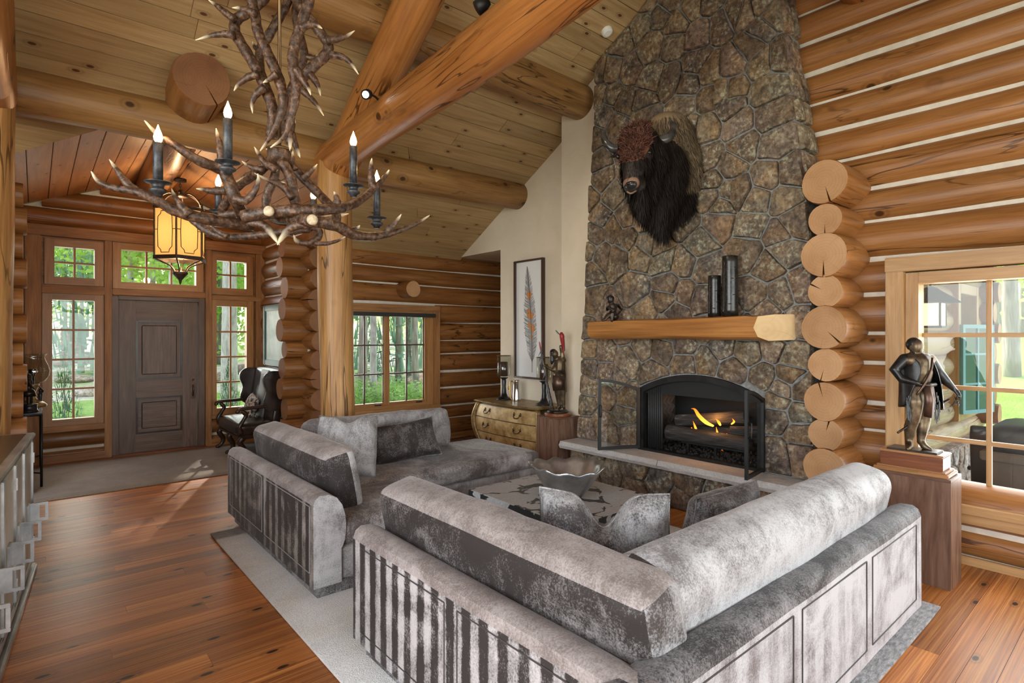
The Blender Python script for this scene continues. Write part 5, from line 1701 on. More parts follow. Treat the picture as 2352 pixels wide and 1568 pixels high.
# ================================================================== ANTLER CHANDELIER
chn = thing('antler_chandelier', 'tall dark elk antler chandelier with candle lights', 'chandelier', at(650, 560, 3.0))
def cc(x, y, t): return at(180 + x * .3955, y * .3955, t)
def antler(pts, r, tip=True, tip0=False, tines=(), name='antler'):
    r *= .84
    b = MB(); tipw = []
    def run(P, ra, rb, tp, tp0=False):
        P = smooth_path(P, 5); n = len(P)
        rad = []
        for i in range(n):
            t = i / (n - 1)
            q = lerp(ra, rb, t)
            if tp: q = ra * (1 - .90 * t ** (1.5 if ra < r * .8 else 2.2))
            if tp0: q *= (1 - max(0, (.45 - t) / .45) ** 1.6 * .9)
            rad.append(q * (1 + .06 * math.sin(i * 1.7)))
        s0 = len(b.v)
        b.tube(P, rad, 10)
        for i in range(n):
            t = i / (n - 1)
            w = 0
            if tp: w = max(w, (t - .25) / .75)
            if tp0: w = max(w, (.55 - t) / .55)
            tipw.extend([w] * 10)
    L = sum((Vector(pts[i + 1]) - Vector(pts[i])).length for i in range(len(pts) - 1))
    run(pts, r, r * (.72 if tip else .9), tip, tip0)
    # on a long beam only the last stretch is pale
    if tip or tip0:
        k = min(1.0, .20 / max(L, .01))
        tipw[:] = [max(0.0, 1 - (1 - w) / (k * 1.6)) if w > 0 else 0 for w in tipw]
    for tp in tines:
        run(tp, r * .72, r * .5, True)
    me = b.mesh(name, 'antler', True)
    at_ = me.attributes.new('tip', 'FLOAT', 'POINT')
    at_.data.foreach_set('value', [float(max(0, min(1, w))) for w in tipw])
    return link(name, me, chn)
def C(t, *pts): return [cc(x, y, t if len(q) == 0 else q[0]) for x, y, *q in pts]
antler(C(2.55, (1000,1310,2.75),(860,1290,2.65),(700,1262),(560,1222,2.5),(440,1155,2.45),(330,1112,2.42),(210,1092,2.4),(115,1052,2.4),(75,995,2.4)), .033,
       tines=[C(2.43, (340,1115),(275,1055),(220,980),(180,925)), C(2.5, (645,1245),(595,1190),(560,1140),(540,1095))])
antler(C(2.62, (960,1265,2.75),(905,1140),(872,1050),(830,985),(700,932,2.55),(560,842,2.5),(450,770,2.5),(385,700,2.5)), .036,
       tines=[C(2.6, (838,985),(825,860),(812,800),(800,745)), C(2.55, (905,1150),(970,1165),(1020,1115),(1045,1050),(1042,1008)), C(2.7, (870,1105),(790,1110),(735,1102),(685,1095))])
antler(C(2.6, (955,1258),(1110,1232),(1300,1222),(1500,1210,2.7),(1620,1172,2.85),(1720,1092,2.95),(1780,1025,3.0),(1806,985,3.0)), .036, tip=True,
       tines=[C(2.95, (1715,1095),(1700,1020),(1700,960),(1705,918)), C(2.7, (1490,1205),(1503,1165),(1495,1135),(1485,1112))])
antler(C(2.75, (1150,1262),(1360,1282,2.55),(1500,1312,2.6),(1600,1362,2.7),(1720,1372,2.8),(1850,1342,2.9),(1960,1300,2.95),(2040,1250,3.0)), .034,
       tines=[C(2.85, (1770,1368),(1815,1320),(1850,1280),(1876,1243)), C(2.75, (1575,1355),(1610,1335),(1635,1308))])
antler(C(2.62, (985,1285),(1080,1310),(1125,1360),(1168,1422)), .026)
antler(C(2.6, (1345,1300),(1240,1318),(1190,1370),(1155,1422)), .026)
antler(C(3.1, (660,1270),(720,1320),(790,1358),(900,1376),(1050,1365),(1200,1345),(1340,1330)), .028, tip=False, tip0=False, tines=[C(3.0, (870,1372),(820,1350),(780,1318),(760,1302))])
antler(C(3.3, (1250,1362),(1268,1398),(1330,1412),(1390,1385),(1400,1340),(1350,1310)), .024, tip=False, tip0=True, tines=[C(3.2, (1370,1412),(1450,1412),(1520,1392),(1562,1365))])
antler(C(3.3, (1330,1330),(1450,1270),(1510,1255),(1570,1240)), .024)
antler(C(3.05, (1120,930),(1040,1000),(955,1055,3.2),(890,1120,3.3),(845,1200,3.35),(815,1245,3.4)), .034, tip=False, tines=[C(3.0, (1080,985),(1030,980),(985,960),(950,935))])
antler(C(2.9, (1180,930),(1235,1040),(1250,1130),(1265,1205),(1250,1250,2.75)), .034, tip=False, tines=[C(2.8, (1245,1150),(1190,1085),(1110,1050),(1022,1005)), C(2.85, (1150,985),(1090,950),(1050,900),(1022,852))])
antler(C(3.05, (1205,935),(1270,1000),(1340,1070),(1420,1150),(1490,1225,2.9),(1500,1290,2.75)), .03, tip=False, tines=[C(3.0, (1300,1040),(1335,1010),(1365,980),(1388,952)), C(2.95, (1260,985),(1245,950),(1246,910),(1245,875))])
antler(C(3.1, (1150,950),(1138,1040),(1100,1120),(1092,1200),(1130,1270),(1210,1290)), .03, tip=False, tines=[C(3.1, (1130,1060),(1165,1055),(1200,1060))])
antler(C(3.35, (820,1250),(900,1240),(1010,1230),(1130,1250),(1260,1240),(1370,1230)), .03, tip=False)
# upper cluster round the rod
antler(C(2.9, (1055,878),(1110,800),(1165,690),(1192,590),(1165,460),(1100,310),(1045,190),(1025,80),(1000,-40),(1010,-140)), .034, tip=False, tip0=True, tines=[C(2.85, (1155,430),(1130,445),(1100,465),(1072,480)), C(2.85, (1030,80),(990,65),(945,48),(893,45))])
antler(C(2.85, (1115,858),(1195,790),(1240,660),(1265,520),(1248,400),(1250,290),(1285,170),(1312,90),(1345,-20),(1330,-140)), .034, tip=False, tip0=True, tines=[C(2.8, (1265,400),(1300,460),(1335,510),(1350,552)), C(2.8, (1290,165),(1350,140),(1390,150),(1417,166))])
antler(C(3.05, (1120,800),(1128,640),(1085,510),(1035,400),(965,285),(912,190),(915,120),(975,75),(1050,20),(1120,-60)), .036, tip=False,
       tines=[C(3.0, (905,205),(850,198),(770,208),(680,233)), C(3.0, (910,115),(850,70),(800,30),(755,0)), C(3.0, (1045,430),(985,450),(930,490),(903,528)), C(3.0, (1085,505),(1030,550),(1008,600),(1012,658))])
antler(C(3.1, (1175,800),(1205,640),(1255,510),(1345,405),(1435,320),(1450,255),(1405,190),(1340,105),(1275,10),(1230,-80)), .036, tip=False,
       tines=[C(3.05, (1445,235),(1500,228),(1555,210),(1605,178)), C(3.05, (1460,318),(1530,330),(1585,370),(1627,432)), C(3.05, (1270,500),(1330,550),(1385,610),(1425,672)), C(3.05, (1345,430),(1375,470),(1395,510),(1406,556))])
antler(C(3.2, (1225,840),(1235,700),(1225,560),(1290,400),(1310,300),(1265,120),(1270,0),(1300,-100)), .03, tip=False, tip0=False, tines=[C(3.2, (1300,320),(1345,335),(1380,330),(1405,312)), C(3.2, (1235,760),(1240,700),(1250,690),(1262,715))])
antler(C(3.2, (1150,740),(1110,560),(1060,420),(1055,300),(1110,200),(1180,80),(1215,10),(1240,-80)), .032, tip=False, tines=[C(3.2, (1080,290),(1040,285),(1020,265),(1012,240))])
antler(C(3.05, (1240,770),(1262,845),(1275,885),(1288,915)), .02)
antler(C(2.98, (1215,700),(1228,780),(1230,830),(1228,875)), .022)
# hub, rod, rosettes
hb = MB(); c0, c1 = cc(1165, 860, 3.0), cc(1165, 950, 3.0)
hb.tube([c0, c0.lerp(c1, .3), c0.lerp(c1, .7), c1], [.055, .062, .06, .045], 14); hb.build('hub', 'antler', chn, smooth=True)
MB().tube([cc(1165, 866, 3.0), cc(1165, 876, 3.0)], .066, 16).build('hub_band', 'brass_dark', chn, smooth=True)
rod_b = cc(1168, 870, 3.0)
MB().tube([rod_b, (rod_b.x, rod_b.y, ceil_z(rod_b.y) + .02)], .0095, 8).build('rod', 'brass_dark', chn, smooth=True)
for (x, y, t) in ((1110, 1228, 2.56), (1362, 1278, 2.50)):
    p = cc(x, y, t); d = -FWD
    MB().tube([p, p + d * .012, p + d * .018], [.024, .024, .018], 14).build('antler_rosette', 'antler_cut', chn, smooth=True)
# candles
CAND = [(463, 1140, 1060, 830, 2.45), (868, 1012, 942, 690, 2.52), (1597, 1142, 1078, 850, 2.95), (1733, 1325, 1265, 1072, 3.10), (813, 1245, 1225, 1085, 3.38), (1365, 1235, 1225, 1158, 3.38)]
for i, (x, yb, yp, yt, t) in enumerate(CAND):
    k = t / F * .3955
    base = cc(x, yb, t); zp = (yb - yp) * k; zt = (yb - yt) * k
    cd = MB().lathe([(.016, 0), (.02, .2 * zp), (.034, .35 * zp), (.034, .5 * zp), (.022, .6 * zp), (.024, .8 * zp), (.03, .92 * zp), (.05, .97 * zp), (.054, 1.02 * zp), (.03, 1.05 * zp), (.022, 1.12 * zp)], base, 20)
    o = cd.build('candle_cup', 'pewter', chn, smooth=True)
    sl = MB().lathe([(.0195, zp), (.0195, zt - .002), (.017, zt)], base, 16).build('candle_sleeve', 'pewter', chn, smooth=True)
    bz = base + Vector((0, 0, zt))
    MB().lathe([(.008, 0), (.016, .012), (.0185, .025), (.014, .045), (.007, .062), (.002, .078), (0.0, .082)], bz, 12).build('flame_bulb', 'flame_bulb', chn, smooth=True)
    add_light('candle_light', 'POINT', bz + Vector((0, 0, .05)) , 2.2, (1.0, .66, .36), radius=.03)

# ================================================================== ENTRY LANTERN
ln = thing('hanging_lantern', 'six sided amber glass lantern hanging on a chain in the entry', 'lantern', (1.09, 8.3, 2.2))
LC = at(414, 550, 7.03); lx, ly = LC.x, LC.y
kz = 7.03 / F
def lz(py): return CAMH + (HY - py) * kz
ZT, ZB, R_ = lz(487), lz(592), .29
rot = math.radians(12)
hexp = [(lx + R_ * math.cos(rot + PI / 3 * i), ly + R_ * math.sin(rot + PI / 3 * i)) for i in range(6)]
for i in range(6):
    (x0, y0), (x1, y1) = hexp[i], hexp[(i + 1) % 6]
    a, b = Vector((x0, y0, 0)), Vector((x1, y1, 0)); d = (b - a).normalized(); nr = Vector(((a.x + b.x) / 2 - lx, (a.y + b.y) / 2 - ly, 0)).normalized()
    pn = MB(); q = [a + Vector((0, 0, ZB)), b + Vector((0, 0, ZB)), b + Vector((0, 0, ZT)), a + Vector((0, 0, ZT))]
    pn.add([v for v in q] + [v - nr * .004 for v in q], [(0, 1, 2, 3), (7, 6, 5, 4), (0, 4, 5, 1), (1, 5, 6, 2), (2, 6, 7, 3), (3, 7, 4, 0)])
    o = pn.build('lantern_pane', 'lantern_glass', ln)
    W_ = (b - a).length; H_ = ZT - ZB; o_ = nr * .006
    def pt(u, v): return a + d * (W_ * u) + Vector((0, 0, ZB + H_ * v)) + o_
    tr_ = [pt(.32, .06), pt(.68, .06), pt(.70, .12), pt(.82, .18), pt(.84, .5), pt(.82, .82), pt(.70, .88), pt(.68, .94), pt(.32, .94), pt(.30, .88), pt(.18, .82), pt(.16, .5), pt(.18, .18), pt(.30, .12)]
    m = MB(); m.tube(tr_ + [tr_[0]], .005, 5); m.tube([pt(0, .55), pt(.16, .55)], .005, 5); m.tube([pt(.84, .55), pt(1, .55)], .005, 5)
    m.build('tracery', 'lantern_iron', o)
    MB().tube([Vector((x0, y0, ZB - .03)), Vector((x0, y0, ZT + .05))], .011, 6).build('corner_bar', 'lantern_iron', ln)
    MB().ball((x0, y0, ZT + .07), .02, 8, 6).build('finial', 'lantern_iron', ln, smooth=True)
    top = Vector((lx, ly, lz(450)))
    MB().tube(smooth_path([Vector((x0, y0, ZT + .02)), Vector((lerp(x0, lx, .15), lerp(y0, ly, .15), ZT + .13)), Vector((lerp(x0, lx, .55), lerp(y0, ly, .55), ZT + .22)), top]), .009, 6).build('crown_arm', 'lantern_iron', ln, smooth=True)
    bot = Vector((lerp(x0, lx, .78), lerp(y0, ly, .78), lz(628)))
    MB().tube(smooth_path([Vector((x0, y0, ZB - .03)), Vector((lerp(x0, lx, .35), lerp(y0, ly, .35), ZB - .07)), Vector((lerp(x0, lx, .65), lerp(y0, ly, .65), ZB - .12)), bot]), .009, 6).build('basket_arm', 'lantern_iron', ln, smooth=True)
for z, h in ((ZT, .035), (ZB - .04, .045)):
    poly = [(lx + (x - lx) * 1.06, ly + (y - ly) * 1.06) for x, y in hexp]; inn = [(lx + (x - lx) * .95, ly + (y - ly) * .95) for x, y in hexp]
    m = MB(); V = [(x, y, zz) for zz in (z, z + h) for x, y in poly] + [(x, y, zz) for zz in (z, z + h) for x, y in inn]
    Fc = []
    for i in range(6):
        j = (i + 1) % 6
        Fc += [(i, j, 6 + j, 6 + i), (12 + j, 12 + i, 18 + i, 18 + j), (6 + i, 6 + j, 18 + j, 18 + i), (j, i, 12 + i, 12 + j)]
    m.add(V, Fc).build('ring_band', 'lantern_iron', ln)
MB().lathe([(0, lz(655)), (.012, lz(650)), (.02, lz(643)), (.07, lz(632)), (.085, lz(629)), (.085, lz(625)), (.02, lz(622))], (lx, ly, 0), 16).build('bottom_finial', 'lantern_iron', ln, smooth=True)
MB().lathe([(.09, lz(452)), (.07, lz(446)), (.03, lz(441)), (.015, lz(436)), (0, lz(434))], (lx, ly, 0), 16).build('crown_cap', 'lantern_iron', ln, smooth=True)
zc = lz(436); ztop = 3.60
i = 0
while zc < ztop - .02:
    m = MB(); pts = []
    for k in range(9):
        a = 2 * PI * k / 8; pts.append((lx + (.013 * math.cos(a) if i % 2 else 0), ly + (0 if i % 2 else .013 * math.cos(a)), zc + .02 + .024 * math.sin(a)))
    m.tube(pts, .004, 5, caps=False); m.build('chain_link', 'lantern_iron', ln); zc += .036; i += 1
MB().lathe([(.07, ztop - .02), (.07, ztop + .01), (.03, ztop - .03)][::-1], (lx, ly, 0), 16).build('ceiling_cup', 'lantern_iron', ln, smooth=True)
MB().lathe([(.006, lz(575)), (.006, lz(560)), (.014, lz(545)), (.014, lz(535)), (.003, lz(525))], (lx, ly, 0), 10).build('lamp_bulb', 'lamp_glow', ln, smooth=True)
add_light('lantern_light', 'POINT', (lx, ly, lz(538)), 20, (1.0, .84, .58), radius=.07)
add_light('lantern_downlight', 'POINT', (lx, ly, lz(606)), 9, (1.0, .70, .40), radius=.05)
add_light('lantern_uplight', 'POINT', (lx, ly, lz(470)), 22, (1.0, .62, .32), radius=.05)

# ================================================================== SPOTS, DETECTOR
p = at(850, 214, 4.9)
sp = thing('beam_spotlight', 'small black spotlight with lit lens clamped on the log tie beam', 'spotlight', p)
hd_ = at(848, 215, 4.9); lens = at(840, 217, 4.78)
MB().tube([hd_, hd_.lerp(lens, .5), lens], [.03, .042, .042], 14).build('head', 'iron_black', sp, smooth=True)
MB().ball(lens + (lens - hd_).normalized() * .004, (.028, .028, .028), 12, 8).build('lens', 'spot_bulb', sp, smooth=True)
MB().tube([hd_, at(862, 222, 4.92), at(872, 232, 4.92)], .01, 6).build('bracket', 'iron_black', sp)
p = at(1112, 8, 3.9)
s2_ = thing('beam_spotlight', 'black spotlight seen from behind above the log tie beam', 'spotlight', p)
MB().tube([at(1095, 20, 3.95), at(1110, 10, 3.95), at(1122, 2, 3.95)], [.05, .05, .03], 12).build('head', 'iron_black', s2_, smooth=True)
MB().tube([at(1110, 12, 3.97), at(1116, 30, 3.97)], .012, 6).build('bracket', 'iron_black', s2_)
def on_ceiling(px, py):
    r = ray(px, py); t = (C0 - CAMH) / (r.z + CS * r.y); return at(px, py, t)
p = on_ceiling(1393, 71)
nrm = Vector((0, -CS, -1)).normalized()
sd = MB(); sd.tube([p, p + nrm * .012, p + nrm * .035, p + nrm * .045], [.062, .062, .055, .035], 24)
o = sd.build('smoke_detector', 'detector_white', None, smooth=False); tag(o, 'round white smoke detector on the pine ceiling', 'smoke detector')
MB().tube([p + nrm * .045, p + nrm * .048], .008, 8).build('test_button', 'white_plastic', o)
# spots that warm the chimney and the bison
add_light('beam_spot_light', 'SPOT', (2.42, 3.2, 4.3), 60, (1.0, .80, .58), Vector((4.83, 3.3, 2.6)) - Vector((2.42, 3.2, 4.3)), spot=1.1, radius=.04)

# ================================================================== FRAMED FEATHER PRINT
fr = thing('feather_print', 'tall framed print of a grey and rust feather on plaster wall', 'picture', (5.23, 5.77, 1.05))
Y0, Y1, Z0, Z1 = 5.475, 6.07, 1.05, 2.70
X0 = 5.248
for (ya, yb, za, zb) in ((Y0, Y0 + .025, Z0, Z1), (Y1 - .025, Y1, Z0, Z1), (Y0 + .025, Y1 - .025, Z0, Z0 + .025), (Y0 + .025, Y1 - .025, Z1 - .025, Z1)):
    boxo('frame_bar', X0 - .055, ya, za, X0, yb, zb, 'frame_brown', fr, .002)
boxo('mat_board', X0 - .02, Y0 + .02, Z0 + .02, X0 - .004, Y1 - .02, Z1 - .02, 'mat_paper', fr)
def fpt(u, v): return (X0 - .0215, Y1 - (Y1 - Y0) * u, Z0 + (Z1 - Z0) * v)       # u from left, v from bottom, as seen
rng = random.Random(12)
spine = [(.60, .055), (.60, .18), (.595, .30), (.57, .45), (.54, .60), (.50, .75), (.46, .88), (.43, .945)]
def sp_at(v):
    for (a, b) in zip(spine[:-1], spine[1:]):
        if a[1] <= v <= b[1]: t = (v - a[1]) / (b[1] - a[1]); return lerp(a[0], b[0], t)
    return spine[-1][0]
def half(v, s):
    k = (v - .17) / .775
    if k < 0 or k > 1: return 0
    w = (math.sin(PI * min(1, k ** .75)) ** .6) * (.27 if s < 0 else .20)
    return w * (1 - .25 * k)
fv = MB(); fl_ = MB(); fr_ = MB(); N = 90
for i in range(N):
    v0, v1 = .17 + .775 * i / N, .17 + .775 * (i + .86) / N
    for s in (-1, 1):
        h = half((v0 + v1) / 2, s) * rng.uniform(.86, 1.08)
        if h < .004: continue
        c = sp_at(v0)
        split = .34 + .25 * rng.random()
        for (a, b, tgt) in ((0, split, fv), (split, 1, fl_ if rng.random() < .45 else fv)):
            drop = -.035
            tgt.add([fpt(c + s * h * a, v0 + drop * (1 - a)), fpt(c + s * h * b, v0 + drop * (1 - b)), fpt(c + s * h * b, v1 + drop * (1 - b)), fpt(c + s * h * a, v1 + drop * (1 - a))], [(0, 1, 2, 3)])
for (u, v, w, h) in ((.50, .70, .085, .035), (.545, .53, .12, .03), (.47, .57, .06, .02), (.62, .42, .075, .035), (.50, .45, .05, .025), (.585, .35, .04, .02)):
    ring = [(X0 - .0225, Y1 - (Y1 - Y0) * (u + w * math.cos(a) * (1 + .25 * math.sin(3 * a))), Z0 + (Z1 - Z0) * (v + h * math.sin(a) * (1 + .2 * math.cos(4 * a)))) for a in [2 * PI * k / 18 for k in range(18)]]
    fr_.add(ring, [tuple(range(18))])
ft = fv.build('feather', 'feather_gray', fr)
tag(fl_.build('feather_light_barbs', 'feather_light', ft), kind='stuff'); fr_.build('feather_rust_spots', 'feather_rust', ft)
MB().tube([(X0 - .023, Y1 - (Y1 - Y0) * u, Z0 + (Z1 - Z0) * v) for u, v in spine], .003, 5).build('feather_quill', 'frame_brown', ft)

# green picture on the entry side wall
gp = thing('green_picture', 'dark framed pale green picture on the entry log wall', 'picture', (2.70, 8.5, 1.25))
gx = 2.705; ya, yb, za, zb = 8.0, 9.0, 1.20, 2.10
for (a, b, c, d) in ((ya, ya + .09, za, zb), (yb - .09, yb, za, zb), (ya + .09, yb - .09, za, za + .09), (ya + .09, yb - .09, zb - .09, zb)):
    boxo('frame_bar', gx - .05, a, c, gx, b, d, 'green_frame', gp, .012)
boxo('canvas', gx - .03, ya + .08, za + .08, gx - .012, yb - .08, zb - .08, 'green_art', gp)

# ================================================================== PEDESTALS
def pedestal(lab, x0, y0, x1, y1, h):
    t = thing('pedestal', lab, 'pedestal', ((x0 + x1) / 2, (y0 + y1) / 2, 0))
    th = .018
    for nm, a in (('front_panel', (x0, y0, 0, x0 + th, y1, h - .02)), ('back_panel', (x1 - th, y0, 0, x1, y1, h - .02)), ('side_panel', (x0 + th, y0, 0, x1 - th, y0 + th, h - .02)), ('side_panel', (x0 + th, y1 - th, 0, x1 - th, y1, h - .02)), ('top_panel', (x0, y0, h - .02, x1, y1, h))):
        boxo(nm, *a, 'walnut', t, .0012)
    return t
pedestal('large walnut box pedestal under the bronze warrior', 4.50, .92, 4.785, 1.365, .714)
pedestal('small walnut box pedestal between gilt chest and hearth', 4.56, 4.55, 4.915, 4.90, .698)

# ================================================================== BRONZE WARRIOR
st = thing('bronze_warrior', 'bronze warrior statue in black coat on a cherry plinth', 'statue', (4.64, 1.14, .714))
SB = Vector((4.64, 1.15, 0))
for (nm, w, d, z0, z1, mt_) in (('plinth_foot', .255, .215 * 2, .714, .738, 'cherry_light'), ('plinth_step', .235, .40, .738, .750, 'cherry_light'), ('plinth_block', .205, .36, .750, .842, 'cherry_base'), ('plinth_cap', .215, .372, .842, .856, 'cherry_light')):
    boxo(nm, SB.x - w / 2, SB.y - d / 2, z0, SB.x + w / 2, SB.y + d / 2, z1, mt_, st, .005)
boxo('ground_plate', SB.x - .085, SB.y - .145, .856, SB.x + .085, SB.y + .145, .868, 'bronze_dark', st, .003)
boxo('name_plate', SB.x - .131, SB.y - .05, .728, SB.x - .126, SB.y + .02, .7365, 'plate_brass', st)
dep = FWD.dot(SB); k1 = dep / F
ZB_ = .868
FL = Vector((0, 0, ZB_))
cx_, cy_ = 2110, 1018.5
def s1(x, y, d=0.0):
    px, py = 1960 + .2423 * x, 740 + .2423 * y
    return SB + RGT * ((px - 2105) * k1) - FWD * d + Vector((0, 0, ZB_ + (1021 - py) * k1))
BG = 'bronze_gold'
blob('body', [
    ('b', s1(603, 195, .01), (.045, .045, .055)), ('c', [s1(612, 240), s1(622, 300)], [.026, .028]),
    ('c', [s1(520, 320), s1(630, 330, .01), s1(735, 325)], [.045, .062, .045]), ('c', [s1(630, 350, .01), s1(635, 440, .02), s1(632, 530, .01), s1(628, 590)], [.072, .072, .066, .072]),
    ('c', [s1(585, 600), s1(565, 720, .03), s1(562, 830, .035), s1(548, 960, .01), s1(545, 1080)], [.064, .058, .042, .038, .026]),
    ('c', [s1(672, 600), s1(690, 720), s1(690, 830), s1(675, 960), s1(662, 1075)], [.064, .056, .042, .038, .026]),
    ('c', [s1(545, 1100), s1(520, 1140, .03), s1(485, 1152, .05)], [.026, .024, .014]), ('c', [s1(660, 1095), s1(665, 1138, .03), s1(690, 1155, .06)], [.026, .024, .014])],
     BG, st, voxel=.009, smooth_it=2, disp=lambda p, n: p + n * .004 * mnoise.noise(Vector((p.x * 30, p.y * 30, p.z * 12))))
blob('left_arm', [('c', [s1(505, 315), s1(415, 420, -.01), s1(455, 500, .02), s1(540, 530, .07)], [.04, .034, .028, .018]), ('c', [s1(540, 525, .07), s1(565, 530, .085)], [.012, .006]), ('c', [s1(535, 535, .07), s1(558, 545, .085)], [.011, .006])], 'bronze_black', st, voxel=.007, smooth_it=1)
blob('right_arm', [('c', [s1(740, 325), s1(820, 440), s1(880, 530, .02), s1(940, 595, .03)], [.042, .036, .03, .018]), ('c', [s1(940, 595, .03), s1(965, 635, .04), s1(972, 685, .05)], [.018, .015, .006]), ('c', [s1(935, 600, .04), s1(945, 650, .06), s1(930, 670, .065)], [.012, .009, .005]), ('c', [s1(950, 610, .05), s1(955, 650, .07), s1(948, 675, .075)], [.010, .008, .005])], 'bronze_black', st, voxel=.007, smooth_it=1)
# open coat
def sheet(name, rows, mat, parent, th=.008):
    """a hanging cloth: rows of points, thickened"""
    n, m_ = len(rows), len(rows[0]); b = MB(); V = [Vector(p) for r in rows for p in r]
    Fc = [(i * m_ + j, i * m_ + j + 1, (i + 1) * m_ + j + 1, (i + 1) * m_ + j) for i in range(n - 1) for j in range(m_ - 1)]
    o = b.add(V, Fc).build(name, mat, parent, smooth=True)
    md = o.modifiers.new('t', 'SOLIDIFY'); md.thickness = th; md.offset = 0
    if name == 'coat': md2 = o.modifiers.new('s', 'SUBSURF'); md2.levels = 1; md2.render_levels = 1
    return o
sheet('coat', [[s1(560, 290, .06), s1(500, 300, .0), s1(520, 300, -.07), s1(640, 280, -.09), s1(745, 300, -.07), s1(765, 310, .0), s1(690, 290, .06)],
               [s1(600, 380, .085), s1(490, 400, .02), s1(500, 400, -.075), s1(640, 400, -.10), s1(780, 400, -.07), s1(800, 410, .02), s1(720, 400, .085)],
               [s1(560, 500, .09), s1(480, 520, .02), s1(490, 520, -.08), s1(640, 520, -.11), s1(830, 520, -.08), s1(850, 540, .01), s1(760, 530, .08)],
               [s1(510, 600, .07), s1(480, 640, .0), s1(500, 650, -.08), s1(650, 680, -.12), s1(850, 680, -.10), s1(880, 690, -.01), s1(790, 650, .07)],
               [s1(480, 760, .05), s1(470, 780, -.01), s1(500, 780, -.09), s1(660, 800, -.13), s1(860, 810, -.11), s1(910, 810, -.02), s1(800, 790, .06)]], 'bronze_black', st)
blob('head_wrap', [('b', s1(600, 175, -.008), (.048, .05, .05)), ('c', [s1(650, 210, -.01), s1(665, 280, .02), s1(675, 310, .05)], [.016, .012, .008]), ('c', [s1(560, 210, .0), s1(570, 270, .03)], [.012, .008])], 'bronze_black', st, voxel=.007, smooth_it=1)
MB().tube(smooth_path([s1(670, 190, -.02), s1(715, 205, -.05), s1(755, 235, -.07)]), [.004, .010, .013, .014, .013, .011, .008, .005, .002], 6, flat=.3).build('head_feather', 'bronze_black', st, smooth=True)
sheet('breechcloth', [[s1(595, 545, .085), s1(640, 545, .095), s1(690, 545, .08)], [s1(590, 680, .10), s1(640, 690, .12), s1(700, 680, .09)], [s1(600, 840, .085), s1(640, 850, .11), s1(690, 840, .08)]], 'bronze_brown', st)
MB().tube(smooth_path([s1(690, 300, .075), s1(650, 410, .10), s1(590, 540, .10), s1(540, 640, .08)]), .008, 6).build('strap', 'bronze_brown', st, smooth=True)
MB().tube([s1(545, 545, .07), s1(630, 550, .095), s1(720, 545, .07)], .014, 8).build('belt', 'bronze_dark', st, smooth=True)
MB().tube([s1(390, 1000, .05), s1(500, 945, .03), s1(640, 870, -.04), s1(880, 690, .04)], [.007, .008, .009, .010], 8).build('musket', 'bronze_dark', st, smooth=True)
fg = MB(); rng = random.Random(6)
for i in range(26):
    x = rng.uniform(470, 520); y0 = rng.uniform(640, 800); fg.tube([s1(x, y0, .05), s1(x + rng.uniform(-8, 8), y0 + rng.uniform(70, 130), .055)], [.004, .002], 4)
for i in range(18):
    x = rng.uniform(740, 785); y0 = rng.uniform(620, 860); fg.tube([s1(x, y0, .05), s1(x + rng.uniform(-10, 8), y0 + rng.uniform(50, 90), .055)], [.004, .002], 4)
for i in range(14):
    a = s1(925 + rng.uniform(-30, 30), 680 + rng.uniform(-20, 60), .06); fg.tube([a, a + Vector((rng.uniform(-.02, .02), rng.uniform(-.02, .02), rng.uniform(-.05, .02)))], .0025, 4)
tag(fg.build('fringe', 'bronze_black', st), kind='stuff')

# ================================================================== BRONZE DANCER
sd_ = thing('bronze_dancer', 'bronze dancer statue raising a red bird, holding a feathered staff', 'statue', (4.74, 4.72, .698))
DB = Vector((4.735, 4.725, 0)); k2 = FWD.dot(DB) / F
MB().lathe([(.155, .698), (.16, .706), (.155, .716), (.16, .724), (.15, .735)], (DB.x, DB.y, 0), 28).build('plinth_disc', 'cherry_base', sd_, smooth=True)
MB().lathe([(.125, .735), (.128, .75), (.11, .765), (.02, .768)], (DB.x, DB.y, 0), 20).build('ground_mound', 'bronze_dark', sd_, smooth=True)
def s2(x, y, d=0.0):
    px, py = 1060 + .2041 * x, 740 + .2041 * y
    return DB + RGT * ((px - 1278) * k2) - FWD * d + Vector((0, 0, .765 + (942.5 - py) * k2))
blob('body', [
    ('b', s2(1035, 365, .02), (.042, .042, .052)), ('c', [s2(1050, 395), s2(1080, 430)], [.024, .03]),
    ('c', [s2(1075, 450), s2(1095, 450), s2(1125, 435)], [.05, .055, .045]), ('c', [s2(1090, 460), s2(1085, 540, .01), s2(1080, 600)], [.062, .066, .06]),
    ('c', [s2(1072, 620), s2(1068, 760, .02), s2(1075, 870), s2(1085, 960)], [.06, .05, .03, .018]), ('c', [s2(1110, 620), s2(1120, 760), s2(1128, 870), s2(1138, 960)], [.06, .05, .03, .018]),
    ('c', [s2(1085, 970), s2(1070, 995, .04)], [.02, .013]), ('c', [s2(1138, 965), s2(1140, 990, .04)], [.02, .013]),
    ('c', [s2(1125, 430), s2(1118, 350), s2(1102, 290, .02)], [.034, .026, .02]),
    ('c', [s2(1055, 470), s2(1010, 545, .03), s2(930, 500, .08)], [.034, .026, .017]), ('b', s2(915, 490, .09), (.018, .018, .018)), ('b', s2(1100, 280, .02), (.02, .02, .022))],
     BG, sd_, voxel=.01, smooth_it=2)
blob('hair', [('b', s2(1020, 350, .0), (.048, .046, .048)), ('c', [s2(1005, 370, .0), s2(1005, 440, .01), s2(1000, 470, .02)], [.03, .03, .015])], 'bronze_black', sd_, voxel=.009, smooth_it=1)
